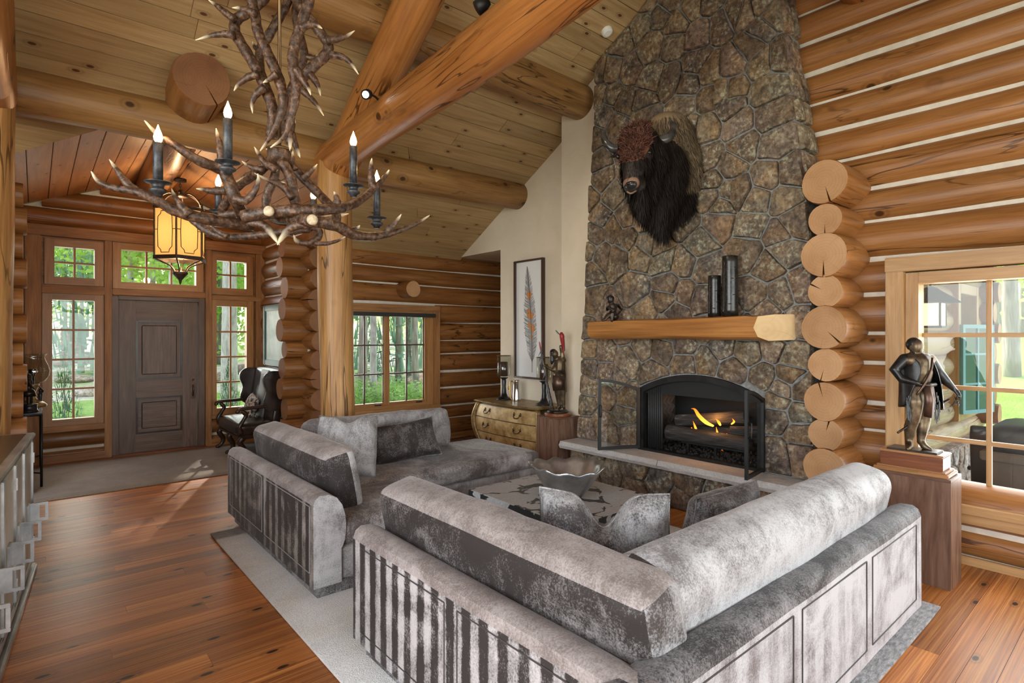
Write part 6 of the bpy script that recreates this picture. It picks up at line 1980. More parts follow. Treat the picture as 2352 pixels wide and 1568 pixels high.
sk = [[s2(1015, 600, .05), s2(1080, 605, .075), s2(1135, 600, .05), s2(1145, 600, -.05), s2(1080, 600, -.075), s2(1015, 600, -.04), s2(1015, 600, .05)],
      [s2(1005, 690, .06), s2(1080, 690, .085), s2(1145, 690, .06), s2(1155, 690, -.06), s2(1080, 690, -.085), s2(1005, 690, -.05), s2(1005, 690, .06)],
      [s2(1020, 775, .055), s2(1080, 765, .08), s2(1140, 765, .055), s2(1150, 770, -.055), s2(1080, 770, -.08), s2(1020, 775, -.045), s2(1020, 775, .055)]]
sheet('skirt', sk, 'bronze_brown', sd_)
sheet('cape', [[s2(1090, 420, -.05), s2(1150, 420, -.02), s2(1135, 400, .03)], [s2(1100, 560, -.07), s2(1165, 560, -.03), s2(1155, 560, .03)], [s2(1110, 780, -.08), s2(1172, 795, -.03), s2(1150, 790, .03)]], 'bronze_brown', sd_)
bd = MB(); P = smooth_path([s2(1105, 120, .03), s2(1112, 160, .035), s2(1118, 220, .03), s2(1128, 290, .02), s2(1135, 395, .015)])
bd.tube(P, [.012, .018, .024, .028, .03, .03, .028, .026, .024, .022, .02, .018, .014, .012, .009, .006, .003][:len(P)], 8); bd.build('red_bird', 'bronze_red', sd_, smooth=True)
wf = MB()
for i in range(7):
    a = math.radians(150 + i * 14); c = s2(1095, 150, .04)
    wf.tube([c, c + RGT * math.cos(a) * .06 + Vector((0, 0, math.sin(a - 1.2) * .06))], [.006, .003], 5, flat=.4)
wf.tube(smooth_path([s2(1128, 140, .01), s2(1140, 230, .0), s2(1142, 330, .0)]), .009, 6); wf.build('bird_wing', 'bronze_feather', sd_, smooth=True)
stf = MB(); stf.tube([s2(862, 240, .10), s2(920, 560, .09), s2(1020, 985, .05)], .006, 6); stf.build('staff', 'brass_dark', sd_, smooth=True)
MB().tube(smooth_path([s2(856, 222, .10), s2(864, 270, .10), s2(872, 320, .10)]), [.003, .008, .011, .012, .012, .012, .011, .009, .006], 6, flat=.4).build('staff_tip', 'bronze_red', sd_, smooth=True)
rng = random.Random(14)
for i in range(34):
    t = i / 33
    c = s2(lerp(870, 985, t), lerp(310, 900, t), lerp(.10, .06, t))
    sgn = -1 if i % 2 else 1
    dx = RGT * (sgn * rng.uniform(.008, .035)) - FWD * rng.uniform(-.02, .02) + Vector((0, 0, -rng.uniform(.06, .10)))
    MB().tube([c, c + dx * .4, c + dx], [.005, .011, .002], 5, flat=.35).build('staff_feather', 'bronze_feather', sd_)

# ================================================================== GILT BOMBE CHEST
dc = thing('bombe_chest', 'gilt bombe chest with three bowed drawers against the plaster wall', 'chest of drawers', (4.95, 5.66, 0))
DYc, DW, DXf, DXb, DH = 5.68, .62, 4.76, 5.235, .725
def bul(z):
    zn = max(0, min(1, (z - .10) / (DH - .10)))
    return .085 * math.sin(PI * zn ** 1.15) - .05 * (1 - zn) ** 2
def front(u, z, out=0.0):
    b = bul(z); w = DW + b * .9 + out * .4
    x = DXf - b * .55 - .055 * (1 - u * u) - out
    return Vector((x, DYc - u * w, z))
def patch(u0, u1, z0, z1, out, nu=14, nz=8):
    V = [front(lerp(u0, u1, i / nu), lerp(z0, z1, j / nz), out) for j in range(nz + 1) for i in range(nu + 1)]
    return V, [(j * (nu + 1) + i, j * (nu + 1) + i + 1, (j + 1) * (nu + 1) + i + 1, (j + 1) * (nu + 1) + i) for j in range(nz) for i in range(nu)]
cb = MB()
NZ = 12; ring = []
for j in range(NZ + 1):
    z = lerp(.12, DH, j / NZ)
    row = [front(lerp(-1, 1, i / 14), z) for i in range(15)]
    w = DW + bul(z) * .9
    row += [Vector((DXb, DYc - w, z)), Vector((DXb, DYc + w, z))]
    ring.append(row)
m_ = len(ring[0])
cb.add([p for r in ring for p in r], [(j * m_ + i, j * m_ + (i + 1) % m_, (j + 1) * m_ + (i + 1) % m_, (j + 1) * m_ + i) for j in range(NZ) for i in range(m_)] + [tuple(range(m_))[::-1], tuple(NZ * m_ + i for i in range(m_))])
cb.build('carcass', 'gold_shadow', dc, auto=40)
for (z0, z1) in ((.145, .325), (.338, .525), (.538, .70)):
    V, Fc = patch(-.90, .90, z0, z1, .012)
    V2, _ = patch(-.90, .90, z0, z1, -.004)
    n0 = len(V); nu, nz_ = 14, 8
    rim = [i for i in range(nu + 1)] + [j * (nu + 1) + nu for j in range(1, nz_ + 1)] + [nz_ * (nu + 1) + i for i in range(nu - 1, -1, -1)] + [j * (nu + 1) for j in range(nz_ - 1, 0, -1)]
    Fs = [(rim[i], rim[(i + 1) % len(rim)], n0 + rim[(i + 1) % len(rim)], n0 + rim[i]) for i in range(len(rim))]
    d = MB().add(V + V2, Fc + Fs).build('drawer', 'gold_wood', dc, auto=40)
    for u in (-.52, .42):
        zc = (z0 + z1) / 2 + .02
        hm = MB()
        for du in (-.085, .085):
            p = front(u + du, zc, .012); hm.ball(p, (.009, .026, .028), 8, 6)
        pts = smooth_path([front(u - .085, zc, .02), front(u - .06, zc - .035, .035), front(u, zc - .045, .04), front(u + .06, zc - .035, .035), front(u + .085, zc, .02)])
        hm.tube(pts, .008, 6); hm.build('bail_handle', 'brass_dark', d, smooth=True)
for s in (-1, 1):
    pts = [front(s * .97, z, .012) for z in [lerp(.03, DH, i / 14) for i in range(15)]]
    pts[0] = front(s * .97, .10, .04) - Vector((0, 0, .10)); pts[0].z = .004
    MB().tube(pts, [.022, .02, .022, .026, .03, .034, .037, .039, .04, .041, .041, .040, .038, .036, .034], 10).build('corner_stile', 'gold_rail', dc, smooth=True)
    bk = [(DXb - .03, DYc + s * (DW + bul(z) * .9) * .97, z) for z in (.004, .12)]
    MB().tube(bk, .022, 8).build('foot', 'gold_rail', dc, smooth=True)
tp = MB(); pl = []
for (o_, z) in ((.02, DH), (.045, DH + .008), (.05, DH + .016), (.04, DH + .022), (.045, DH + .03)):
    row = [Vector((DXf - .065 * (1 - (lerp(-1, 1, i / 16)) ** 2) - .02 - o_, DYc - lerp(-1, 1, i / 16) * (DW + o_ - .005), z)) for i in range(17)]
    row += [Vector((DXb, DYc - DW - o_ + .005, z)), Vector((DXb, DYc + DW + o_ - .005, z))]
    pl.append(row)
m_ = len(pl[0])
tp.add([p for r in pl for p in r], [(j * m_ + i, j * m_ + (i + 1) % m_, (j + 1) * m_ + (i + 1) % m_, (j + 1) * m_ + i) for j in range(len(pl) - 1) for i in range(m_)] + [tuple(range(m_))[::-1], tuple((len(pl) - 1) * m_ + i for i in range(m_))])
tp.build('top', 'gold_rail', dc, auto=35)
V, Fc = patch(-.8, .8, .09, .135, .006, 14, 3)
MB().add(V, Fc).build('apron', 'gold_rail', dc, smooth=True)
TZ = DH + .031

# things on the chest
def hurricane(lab, x, y, h):
    t = thing('candle_hurricane', lab, 'candle holder', (x, y, TZ))
    c = (x, y, TZ)
    MB().lathe([(.11, 0), (.11, .012), (.085, .022), (.055, .04), (.036, .09), (.028, .18), (.034, .26), (.028, .275), (.04, .29), (.058, .30), (.062, .306), (.02, .308)], c, 24).build('stem', 'bronze_black', t, smooth=True)
    MB().lathe([(.03, .31), (.085, .322), (.098, .345), (.098, h), (.094, h), (.094, .348), (.08, .328), (.03, .316)], c, 28).build('glass_cylinder', 'hurricane_glass', t, smooth=True)
    MB().lathe([(.055, .325), (.055, .52), (.045, .525), (.0, .522)], c, 20).build('candle', 'candle_brown', t, smooth=True)
    MB().lathe([(.0985, h - .004), (.1015, h), (.0985, h + .004), (.0955, h)], c, 28).build('rim', 'brass_dark', t, smooth=True)
hurricane('glass candle hurricane on dark flared stem beside the log wall', 5.0, 6.05, .61)
hurricane('glass candle hurricane on dark flared stem behind the bronze dancer', 5.0, 5.24, .61)
jg = thing('silver_pitcher', 'tall mirror silver pitcher with gilt vine handle on the chest', 'pitcher', (5.0, 5.83, TZ))
jc = (5.02, 5.80, TZ)
MB().lathe([(.055, 0), (.058, .01), (.055, .03), (.050, .15), (.045, .27), (.048, .285), (.044, .28), (.04, .2), (.04, .02)], jc, 24).build('body', 'chrome', jg, smooth=True)
MB().tube(smooth_path([(5.02, 5.85, TZ + .25), (5.0, 5.90, TZ + .26), (4.99, 5.905, TZ + .16), (4.98, 5.88, TZ + .05), (4.985, 5.86, TZ + .012)]), .010, 8).build('vine_handle', 'brass', jg, smooth=True)
for (dx, dy, dz) in ((-.03, .12, .17), (-.025, .135, .18), (-.035, .13, .155), (-.02, .12, .19), (-.03, .145, .168)): MB().ball((5.02 + dx, 5.80 + dy, TZ + dz), (.012, .014, .012), 8, 6).build('gilt_leaf', 'brass', jg, smooth=True)

# ================================================================== WING CHAIR
wc = thing('wing_chair', 'black leather wing chair with carved legs beside the sidelight', 'armchair', (2.35, 8.45, 0))
cy0, cy1 = 7.90, 9.02; cm = (cy0 + cy1) / 2
soft_box('seat', (.60, cy1 - cy0 - .04, .17), .05, 'leather', wc, Matrix.Translation((2.33, cm, .395)), n=12, puff=(.02, .01, .035))
boxo('seat_rail', 2.04, cy0 + .02, .28, 2.62, cy1 - .02, .325, 'dark_carved', wc, .01)
soft_box('backrest', (.13, cy1 - cy0 - .02, .76), .05, 'leather', wc, Matrix.Translation((2.56, cm, .80)) @ Matrix.Rotation(math.radians(8), 4, 'Y'), n=12, puff=(.02, 0, .02))
soft_box('hide_panel', (.03, .34, .68), .014, 'leather_sheen', wc, Matrix.Translation((2.475, cm - .06, .82)) @ Matrix.Rotation(math.radians(8), 4, 'Y'), n=8, puff=(.01, 0, 0))
for yy in (cy0, cy1):
    pts = smooth_path([Vector((2.60, 0, .62)), Vector((2.40, 0, .64)), Vector((2.335, 0, .74)), Vector((2.37, 0, .88)), Vector((2.33, 0, 1.0)), Vector((2.34, 0, 1.10)), Vector((2.43, 0, 1.165)), Vector((2.60, 0, 1.15)), Vector((2.67, 0, 1.1))], 3)
    m = MB(); m.prism([(p.x, p.z) for p in pts], 'y', yy - .04, yy + .04); m.build('wing', 'leather', wc, bevel=.018)
    sg = 1
    MB().tube(smooth_path([(2.46, yy, .70), (2.25, yy, .69), (2.07, yy, .685), (2.015, yy, .66), (2.03, yy, .635)]), [.03] * 12 + [.032, .034, .034, .03, .02], 10, flat=.8).build('armrest', 'dark_carved', wc, smooth=True)
    MB().tube(smooth_path([(2.07, yy, .66), (2.12, yy, .60), (2.08, yy, .52), (2.04, yy, .44), (2.06, yy, .36)]), [.024, .026, .03, .03, .028, .026, .024, .024, .026, .028, .03, .03, .03, .03, .03, .03, .03][:17], 8).build('arm_support', 'dark_carved', wc, smooth=True)
def cabriole(x, y, d):
    pts = smooth_path([(x + .05 * d, y, .30), (x + .01 * d, y, .24), (x + .06 * d, y, .15), (x + .05 * d, y, .08), (x + .0 * d, y, .035)])
    n = len(pts)
    b = MB(); b.tube(pts, [lerp(.042, .022, i / (n - 1)) for i in range(n)], 9); b.ball((x - .008 * d, y, .034), (.032, .026, .030), 10, 8)
    b.build('leg', 'dark_carved', wc, smooth=True)
for yy in (cy0 + .02, cm, cy1 - .02): cabriole(2.04, yy, 1)
for yy in (cy0 + .06, cy1 - .06): cabriole(2.60, yy, -1)
hp = pillow('hide_pillow', 'small spotted cowhide pillow on the leather wing chair', .38, .30, .14, 'cowhide', face_to((2.36, 8.50, .645), math.radians(-90), math.radians(-18), math.radians(10)), seed=9)

# ================================================================== CONSOLE AND LAMP
cs = thing('iron_console', 'narrow black iron console table with glass top in the entry', 'console table', (-.08, 8.5, 0))
x0, x1, y0, y1, zt = -.24, .055, 7.92, 9.10, .80
for (x, y) in ((x0, y0), (x1, y0), (x0, y1), (x1, y1)):
    MB().tube([(x, y, .002), (x, y, zt - .01)], .0125, 8).build('leg', 'iron_black', cs, smooth=True)
m = MB()
for a, b in (((x0, y0), (x1, y0)), ((x0, y1), (x1, y1)), ((x0, y0), (x0, y1)), ((x1, y0), (x1, y1))): m.tube([(*a, zt - .01), (*b, zt - .01)], .012, 6)
m.build('top_frame', 'iron_black', cs, smooth=True)
MB().box(x0 - .005, y0 - .005, zt, x1 + .005, y1 + .005, zt + .014).build('top', 'pewter', cs, bevel=.003)
m = MB(); yc = (y0 + y1) / 2; xc = (x0 + x1) / 2
for a, b in (((x0, y0), (xc, y0 + .2)), ((x1, y0), (xc, y0 + .2)), ((xc, y0 + .2), (xc, y1 - .2)), ((x0, y1), (xc, y1 - .2)), ((x1, y1), (xc, y1 - .2))): m.tube([(*a, .16), (*b, .16)], .009, 6)
m.build('stretcher', 'iron_black', cs, smooth=True)
hl = thing('hurricane_lamp', 'bronze figure lamp with large smoky glass hurricane globe on the console', 'lamp', (-.06, 8.66, zt + .014))
hc = (-.02, 8.62, 0); z0 = zt + .0145
MB().lathe([(.13, z0), (.135, z0 + .02), (.11, z0 + .05), (.06, z0 + .075), (.035, z0 + .10), (.028, z0 + .16), (.04, z0 + .20), (.06, z0 + .25), (.065, z0 + .265), (.0, z0 + .265)], hc, 20).build('scroll_base', 'gold_rail', hl, smooth=True)
MB().lathe([(.062, z0 + .27), (.12, z0 + .30), (.155, z0 + .36), (.162, z0 + .42), (.145, z0 + .49), (.118, z0 + .55), (.112, z0 + .58), (.135, z0 + .62), (.132, z0 + .62), (.109, z0 + .58), (.115, z0 + .55), (.141, z0 + .49), (.158, z0 + .42), (.151, z0 + .36), (.118, z0 + .305), (.062, z0 + .275)], hc, 30).build('glass_globe', 'hurricane_glass', hl, smooth=True)
MB().lathe([(.02, z0 + .266), (.015, z0 + .34), (.035, z0 + .40), (.04, z0 + .44), (.028, z0 + .445), (.0, z0 + .44)], hc, 14).build('candle_cup', 'bronze_black', hl, smooth=True)
for a in (0, 2.1, 4.2):
    bx_, by_ = hc[0] + .07 * math.cos(a), hc[1] + .07 * math.sin(a)
    blob('cherub', [('c', [(bx_, by_, z0 + .06), (bx_, by_, z0 + .14)], [.018, .024]), ('b', (bx_, by_, z0 + .185), (.02, .02, .024)), ('c', [(bx_, by_, z0 + .14), (lerp(bx_, hc[0], -.4), lerp(by_, hc[1], -.4), z0 + .18), (lerp(bx_, hc[0], .2), lerp(by_, hc[1], .2), z0 + .24)], [.012, .01, .008])], 'bronze_black', hl, voxel=.008, smooth_it=1)
bf = thing('bronze_figurine', 'small dark bronze figurine on a black drum base on the console', 'figurine', (-.05, 8.08, zt + .014))
fc = (-.05, 8.08)
MB().lathe([(.085, z0), (.088, z0 + .012), (.075, z0 + .02), (.072, z0 + .075), (.08, z0 + .085), (.05, z0 + .09), (0, z0 + .09)], (*fc, 0), 20).build('drum_base', 'bronze_black', bf, smooth=True)
blob('body', [('c', [(fc[0], fc[1] - .02, z0 + .09), (fc[0], fc[1] - .015, z0 + .17), (fc[0], fc[1], z0 + .24)], [.016, .022, .03]), ('c', [(fc[0] + .02, fc[1] + .02, z0 + .09), (fc[0] + .015, fc[1] + .015, z0 + .17), (fc[0], fc[1], z0 + .24)], [.016, .022, .03]),
     ('c', [(fc[0], fc[1], z0 + .24), (fc[0], fc[1], z0 + .33)], [.034, .036]), ('b', (fc[0], fc[1], z0 + .39), (.025, .025, .03)), ('c', [(fc[0], fc[1] - .035, z0 + .32), (fc[0] + .03, fc[1] - .07, z0 + .27), (fc[0] + .05, fc[1] - .03, z0 + .25)], [.014, .012, .009]), ('c', [(fc[0], fc[1] + .035, z0 + .32), (fc[0] + .02, fc[1] + .07, z0 + .36), (fc[0] + .03, fc[1] + .06, z0 + .43)], [.014, .012, .009])], 'bronze_dark', bf, voxel=.008, smooth_it=1)
MB().lathe([(.07, z0 + .17), (.055, z0 + .22), (.036, z0 + .26)], (*fc, 0), 14).build('tunic', 'bronze_dark', bf, smooth=True)

# ================================================================== SILVER CABINET
kb = thing('silver_cabinet', 'champagne and silver painted cabinet with square loop handles', 'cabinet', (0, 4.6, 0))
dS = Vector((-.0835, -1, 0)).normalized(); dN = Vector((-dS.y, dS.x, 0))
KM = Matrix(((dS.x, dN.x, 0, .005), (dS.y, dN.y, 0, 5.23), (0, 0, 1, 0), (0, 0, 0, 1)))
def kbox(name, s0, d0, z0, s1, d1, z1, mat, bevel=.003, parent=kb): return MB().box(s0, d0, z0, s1, d1, z1).build(name, mat, parent, bevel=bevel, mw=KM)
SL = 3.0
kbox('carcass', .06, -.50, .10, SL - .06, -.022, .925, 'champagne_paint')
kbox('top', .0, -.53, .935, SL, .0, .962, 'silver_leaf', .006)
kbox('top_moulding', .02, -.515, .915, SL - .02, -.012, .936, 'silver_leaf', .006)
kbox('top_inlay', .05, -.48, .9622, SL - .05, -.045, .9645, 'leather', 0)
kbox('base_moulding', .04, -.51, .085, SL - .04, -.004, .125, 'silver_leaf', .008)
kbox('recessed_base', .10, -.48, .04, SL - .10, -.04, .085, 'champagne_paint')
kbox('plinth', .03, -.52, .0, SL - .03, .012, .05, 'silver_leaf', .01)
kbox('end_strip', .04, -.06, .125, .075, -.012, .915, 'silver_leaf', .004)
ss = [.085, .555, .95, 1.40, 1.82, 2.27, 2.70, 2.93]
hinge_s = (.115, .95, 1.82)
for i in range(7):
    a, b = ss[i], ss[i + 1]
    dd = kbox('door', a + .004, -.024, .13, b - .004, -.014, .91, 'champagne_paint', .002)
    for (q0, q1) in ((a + .004, a + .028), (b - .028, b - .004)):
        kbox('door_stile', q0, -.02, .13, q1, -.004, .91, 'silver_leaf', .003, dd)
    for zz in (.22, .80):
        if i in (0, 2, 4): kbox('hinge', (a if i else a) - .012, -.012, zz - .035, a + .02, .002, zz + .035, 'chrome', .002, dd)
for sc_ in (.33, .80, 1.20, 1.62, 2.10):
    m = MB()
    m.box(sc_ - .05, -.016, .40, sc_ + .05, -.002, .53)
    o = m.build('handle_plate', 'silver_leaf', kb, bevel=.003, mw=KM)
    m = MB()
    for (a, b, c, d) in ((-.004, .045, .405, .525), (.045, .09, .405, .422), (.045, .09, .508, .525), (.074, .09, .422, .508)):
        m.box(sc_ - .045, a, c, sc_ - .03, b, d)
    m.build('loop_handle', 'silver_leaf', o, bevel=.002, mw=KM)

# ================================================================== OUTDOORS
GZ = -.32
lawn = MB()
n = 40
V = []
for j in range(n + 1):
    for i in range(n + 1):
        x, y = lerp(-45, 75, i / n), lerp(-30, 80, j / n)
        d = max(0, math.hypot(max(0, x - 12), max(0, y - 16)) - 2)
        V.append((x, y, GZ + .09 * d + .25 * mnoise.noise(Vector((x * .08, y * .08, 0))) * min(1, d / 6)))
lawn.add(V, [(j * (n + 1) + i, j * (n + 1) + i + 1, (j + 1) * (n + 1) + i + 1, (j + 1) * (n + 1) + i) for j in range(n) for i in range(n)])
lawn.m = [1 if (V[f[0]][1] > 19 and V[f[0]][0] < 22) else 0 for f in lawn.f]
lw = lawn.build('lawn', ['lawn', 'hillside'], None, smooth=True); tag(lw, 'sunny green lawn rising behind the log house', kind='structure')
gv = MB().box(5.45, -8, GZ - .05, 12.2, 1.75, GZ + .03).build('gravel_patio', 'gravel', None); tag(gv, 'pale gravel patio outside the patio window', kind='structure')
pd_ = MB().box(-4, 9.6, GZ - .1, 6, 11.2, -.08).build('porch_ground', 'hearth_sandstone', None); tag(pd_, 'pale stone porch outside the front door', kind='structure')
rngt = random.Random(77)
def crown_mesh(name, mat, count, leaf, shape, seed, clumps=14):
    r = random.Random(seed); b = MB()
    cl = []
    for _ in range(clumps):
        while True:
            p = Vector((r.uniform(-1, 1), r.uniform(-1, 1), r.uniform(-1, 1)))
            if p.length < 1: break
        cl.append((shape(p), r.uniform(.28, .5)))
    for _ in range(count):
        c, rad = r.choice(cl)
        d = Vector((r.gauss(0, 1), r.gauss(0, 1), r.gauss(0, 1))).normalized() * rad * r.random() ** .4
        p = c + d
        a = Vector((r.gauss(0, 1), r.gauss(0, 1), r.gauss(0, 1))).normalized(); t = a.orthogonal().normalized()
        s = leaf * r.uniform(.6, 1.3); u = a * s; w = t * s * .6
        b.add([p - u, p + w, p + u, p - w], [(0, 1, 2, 3)])
    return b.mesh(name, mat)
ident = lambda p: Vector((p.x * .8, p.y * .8, p.z * .8))
CR = [crown_mesh('crown', 'leaf_bright', 3600, .035, ident, 1), crown_mesh('crown', 'leaf_mid', 3600, .035, ident, 2), crown_mesh('crown', 'leaf_bright', 3600, .03, ident, 3, 22)]
def conifer_mesh(name, mat, seed, layers=16, per=46, size=.16):
    r = random.Random(seed); b = MB()
    for i in range(layers):
        t = i / (layers - 1); z = t; rad = .42 * (1 - t) ** .85 + .01
        for k in range(max(6, int(per * (1 - t * .7)))):
            a = r.uniform(0, 6.283); q = rad * r.uniform(.35, 1.0)
            p = Vector((q * math.cos(a), q * math.sin(a), z - .10 * q + r.uniform(-.03, .03)))
            o = Vector((math.cos(a), math.sin(a), -.25)); s = Vector((-math.sin(a), math.cos(a), 0)); L = size * r.uniform(.5, 1) * (1 - t * .5); w = L * .22
            b.add([p - s * w, p + s * w, p + o * L + Vector((0, 0, .02)), ], [(0, 1, 2)])
            b.add([p - o * L * .3 - s * w * .5, p - o * L * .3 + s * w * .5, p + Vector((0, 0, L * .8))], [(0, 1, 2)])
    return b.mesh(name, mat)
CF = [conifer_mesh('crown', 'needle_dark', 1), conifer_mesh('crown', 'needle_blue', 2)]
def ground_z(x, y):
    d = max(0, math.hypot(max(0, x - 12), max(0, y - 16)) - 2)
    return GZ + .09 * d + .25 * mnoise.noise(Vector((x * .08, y * .08, 0))) * min(1, d / 6)
def tree(lab, x, y, h, r, mat, cr, crz=None, group=None, lean=0, bark='bark', low=.3, rz=None):
    g0 = ground_z(x, y) - .1
    t = thing('deciduous_tree', lab, 'tree', (x, y, g0), group)
    rng = random.Random(int(x * 13 + y * 7))
    pts = smooth_path([(x, y, g0), (x + lean * .3, y + rng.uniform(-.1, .1), g0 + h * .35), (x + lean * .7, y + rng.uniform(-.2, .2), g0 + h * .65), (x + lean, y, g0 + h * .95)], 4)
    nn = len(pts)
    M, _ = basis(pts[0], pts[-1])
    Mi = M.inverted()
    MB().tube([Mi @ p for p in pts], [lerp(r, r * .35, i / (nn - 1)) for i in range(nn)], 10).build('trunk', bark, t, smooth=True, mw=M)
    cz = h * (1 - low) / 2
    o = link('crown', CR[cr], t, mw=Matrix.Translation((x + lean * .7, y, g0 + h - cz * .9)) @ Rz(rng.uniform(0, 6)) @ Matrix.Diagonal((mat, mat, rz or cz, 1)))
    return t
def conifer(lab, x, y, h, w, k, group=None, name='conifer', g0=None):
    g0 = ground_z(x, y) - .05 if g0 is None else g0
    t = thing(name, lab, 'conifer', (x, y, g0), group)
    MB().tube([(x, y, g0), (x, y, g0 + h * .9)], [.02 * w, .01], 7).build('trunk', 'bark', t)
    link('crown', CF[k], t, mw=Matrix.Translation((x, y, g0 + h * .06)) @ Rz(h) @ Matrix.Diagonal((w, w, h, 1)))
# trees seen through the entry windows and the casement
GT = 'leafy trees across the front lawn'
def rt(px, t): r = ray(px, 770); return r.x * t, r.y * t
for (px, t, h, r, w, cr, bark) in ((150, 30, 9, .1, 4.5, 1, 'bark'), (60, 30, 11, .1, 5, 0, 'bark'), (215, 34, 11, .1, 5, 0, 'bark'), (300, 19, 10, .13, 3.2, 0, 'bark_pale'), (352, 21, 10, .12, 3.4, 2, 'bark_pale'), (420, 30, 11, .1, 5, 0, 'bark'), (395, 17, 9, .10, 2.6, 2, 'bark_pale'),
                          (505, 24, 10, .15, 4, 0, 'bark'), (585, 33, 11, .1, 5, 1, 'bark'), (700, 38, 11, .1, 5, 0, 'bark'), (790, 40, 11, .1, 5, 1, 'bark'), (905, 42, 11, .1, 5, 0, 'bark'), (1010, 42, 11, .1, 5, 1, 'bark')):
    x, y = rt(px, t)
    pale = bark == 'bark_pale'
    tree('slim white barked aspen standing on the front lawn' if pale else 'leafy green tree standing across the front lawn', x, y, h, r, w, cr, group='aspens on the front lawn' if pale else GT, bark=bark, low=.0 if bark == 'bark' else .28)
x, y = rt(526, 13.6); tree('stout pale barked tree right outside the sidelight by the wing chair', x, y, 10, .20, 3.0, 2, bark='bark_pale', low=.45, lean=.1)
x, y = rt(832, 13.5); tree('brown trunked tree outside the casement sash beside the post', x, y, 9, .12, 2.2, 1, low=.45)
x, y = rt(857, 12.6); tree('slim white aspen outside the casement sash beside the post', x, y, 9, .085, 2.0, 2, low=.5, bark='bark_pale')
x, y = rt(955, 16); tree('leaning slim tree outside the casement sash by the plaster wall', x, y, 9, .11, 2.4, 0, low=.5, lean=-.2)
x, y = rt(148, 13.2); conifer('little dark conical spruce below the sidelight by the console', x, y, 1.55, .95, 0, name='garden_spruce', g0=GZ)
x, y = rt(525, 12.2); conifer('little dark conical spruce below the sidelight by the wing chair', x, y, 1.35, .85, 0, name='garden_spruce', g0=GZ)
x, y = rt(940, 24); conifer('tall blue green spruce outside the casement window', x, y, 9.0, 5.5, 1)
x, y = rt(800, 22); conifer('tall green spruce half hidden by the log post', x, y, 9.0, 4.5, 1)
x, y = rt(188, 20); conifer('tall dark spruce behind the sidelight by the console', x, y, 8.0, 4.0, 1)
# shrubs below the casement
sh = crown_mesh('foliage', 'leaf_mid', 2600, .05, lambda p: Vector((p.x * .8, p.y * .8, p.z * .7)), 9, 18)
for i, (px, t, w, h, lab) in enumerate(((905, 12.0, 1.3, .75, 'low green shrub under the casement sash by the plaster wall'), (830, 12.5, 1.1, .7, 'low green shrub under the casement sash beside the post'), (1010, 11.5, 1.0, .8, 'low green shrub beyond the plaster wall end of the casement'))):
    x, y = rt(px, t)
    s_ = thing('garden_shrub', lab, 'shrub', (x, y, GZ)); link('foliage', sh, s_, mw=Matrix.Translation((x, y, GZ + h * .7)) @ Matrix.Diagonal((w, w, h, 1)))
    MB().tube([(x, y, GZ - .05), (x, y, GZ + h)], [.04, .01], 6).build('stem', 'bark', s_)
# boulders and a stone pillar on the lawn
rb = random.Random(4)
def boulder(lab, px, t, w, h):
    x, y = rt(px, t)
    g0 = ground_z(x, y)
    b = MB(); b.ball((0, 0, 0), (w, w * .7, h), 12, 8)
    b.v = [tuple(Vector(v) * (1 + .25 * mnoise.noise(Vector(v) * 2 + Vector((px, 0, 0))))) for v in b.v]
    o = b.build('boulder', 'yard_rock', None, auto=30, mw=Matrix.Translation((x, y, g0 + h * .5)), weld=True); tag(o, lab, 'boulder', 'boulders on the front lawn')
for (px, t, w, h) in ((128, 21, .5, .2), (200, 22.5, .6, .25), (172, 18, .55, .14), (208, 16.2, .4, .18), (245, 23, .6, .3), (505, 20, .5, .2), (562, 22, .5, .25), (850, 20, .5, .2), (963, 22, .6, .25)):
    boulder('sandstone boulder lying on the front lawn', px, t, w, h)
x, y = rt(163, 24)
g0 = ground_z(x, y)
pl_ = thing('stone_pillar', 'square rubble stone gate pillar across the lawn', 'pillar', (x, y, g0))
MB().box(x - .3, y - .3, g0 - .1, x + .3, y + .3, g0 + 1.2).build('core', 'mortar', pl_)
for i in range(6):
    for j in range(2):
        for sgn, ax in ((-1, 'y'), (-1, 'x')):
            z0_ = g0 + i * .2
            o_ = (j - .5) * .32 + (.02 if i % 2 else -.02)
            if ax == 'y': MB().box(x + o_ - .155, y - .35, z0_ + .01, x + o_ + .155, y - .29, z0_ + .19).build('stone', 'yard_rock', pl_, bevel=.02)
            else: MB().box(x - .35, y + o_ - .155, z0_ + .01, x - .29, y + o_ + .155, z0_ + .19).build('stone', 'yard_rock', pl_, bevel=.02)
# ledge of stacked stone beyond
x, y = rt(560, 14)
# trees added to block the low sun from these windows
for (cx_, cy_, cz_, rx, rz_, lab) in ((10.9, 19.7, 6.9, 3.0, 3.4, 'dense leafy tree added to shade the casement window'), (7.6, 22.0, 10.2, 2.6, 2.6, 'tall leafy tree added to shade the entry transoms'), (4.4, 21.6, 6.9, 2.4, 3.4, 'leafy tree added to shade the sidelight by the console')):
    g0 = ground_z(cx_, cy_)
    t = thing('added_shade_tree', lab, 'tree', (cx_, cy_, g0))
    M, L = basis((cx_, cy_, g0 - .1), (cx_, cy_, cz_))
    MB().tube([(0, 0, 0), (L, 0, 0)], [.14, .06], 9).build('trunk', 'bark', t, smooth=True, mw=M)
    for a in (0, 2.2): link('crown', CR[0] if a else CR[1], t, mw=Matrix.Translation((cx_, cy_, cz_)) @ Rz(a) @ Matrix.Diagonal((rx, rx, rz_, 1)))

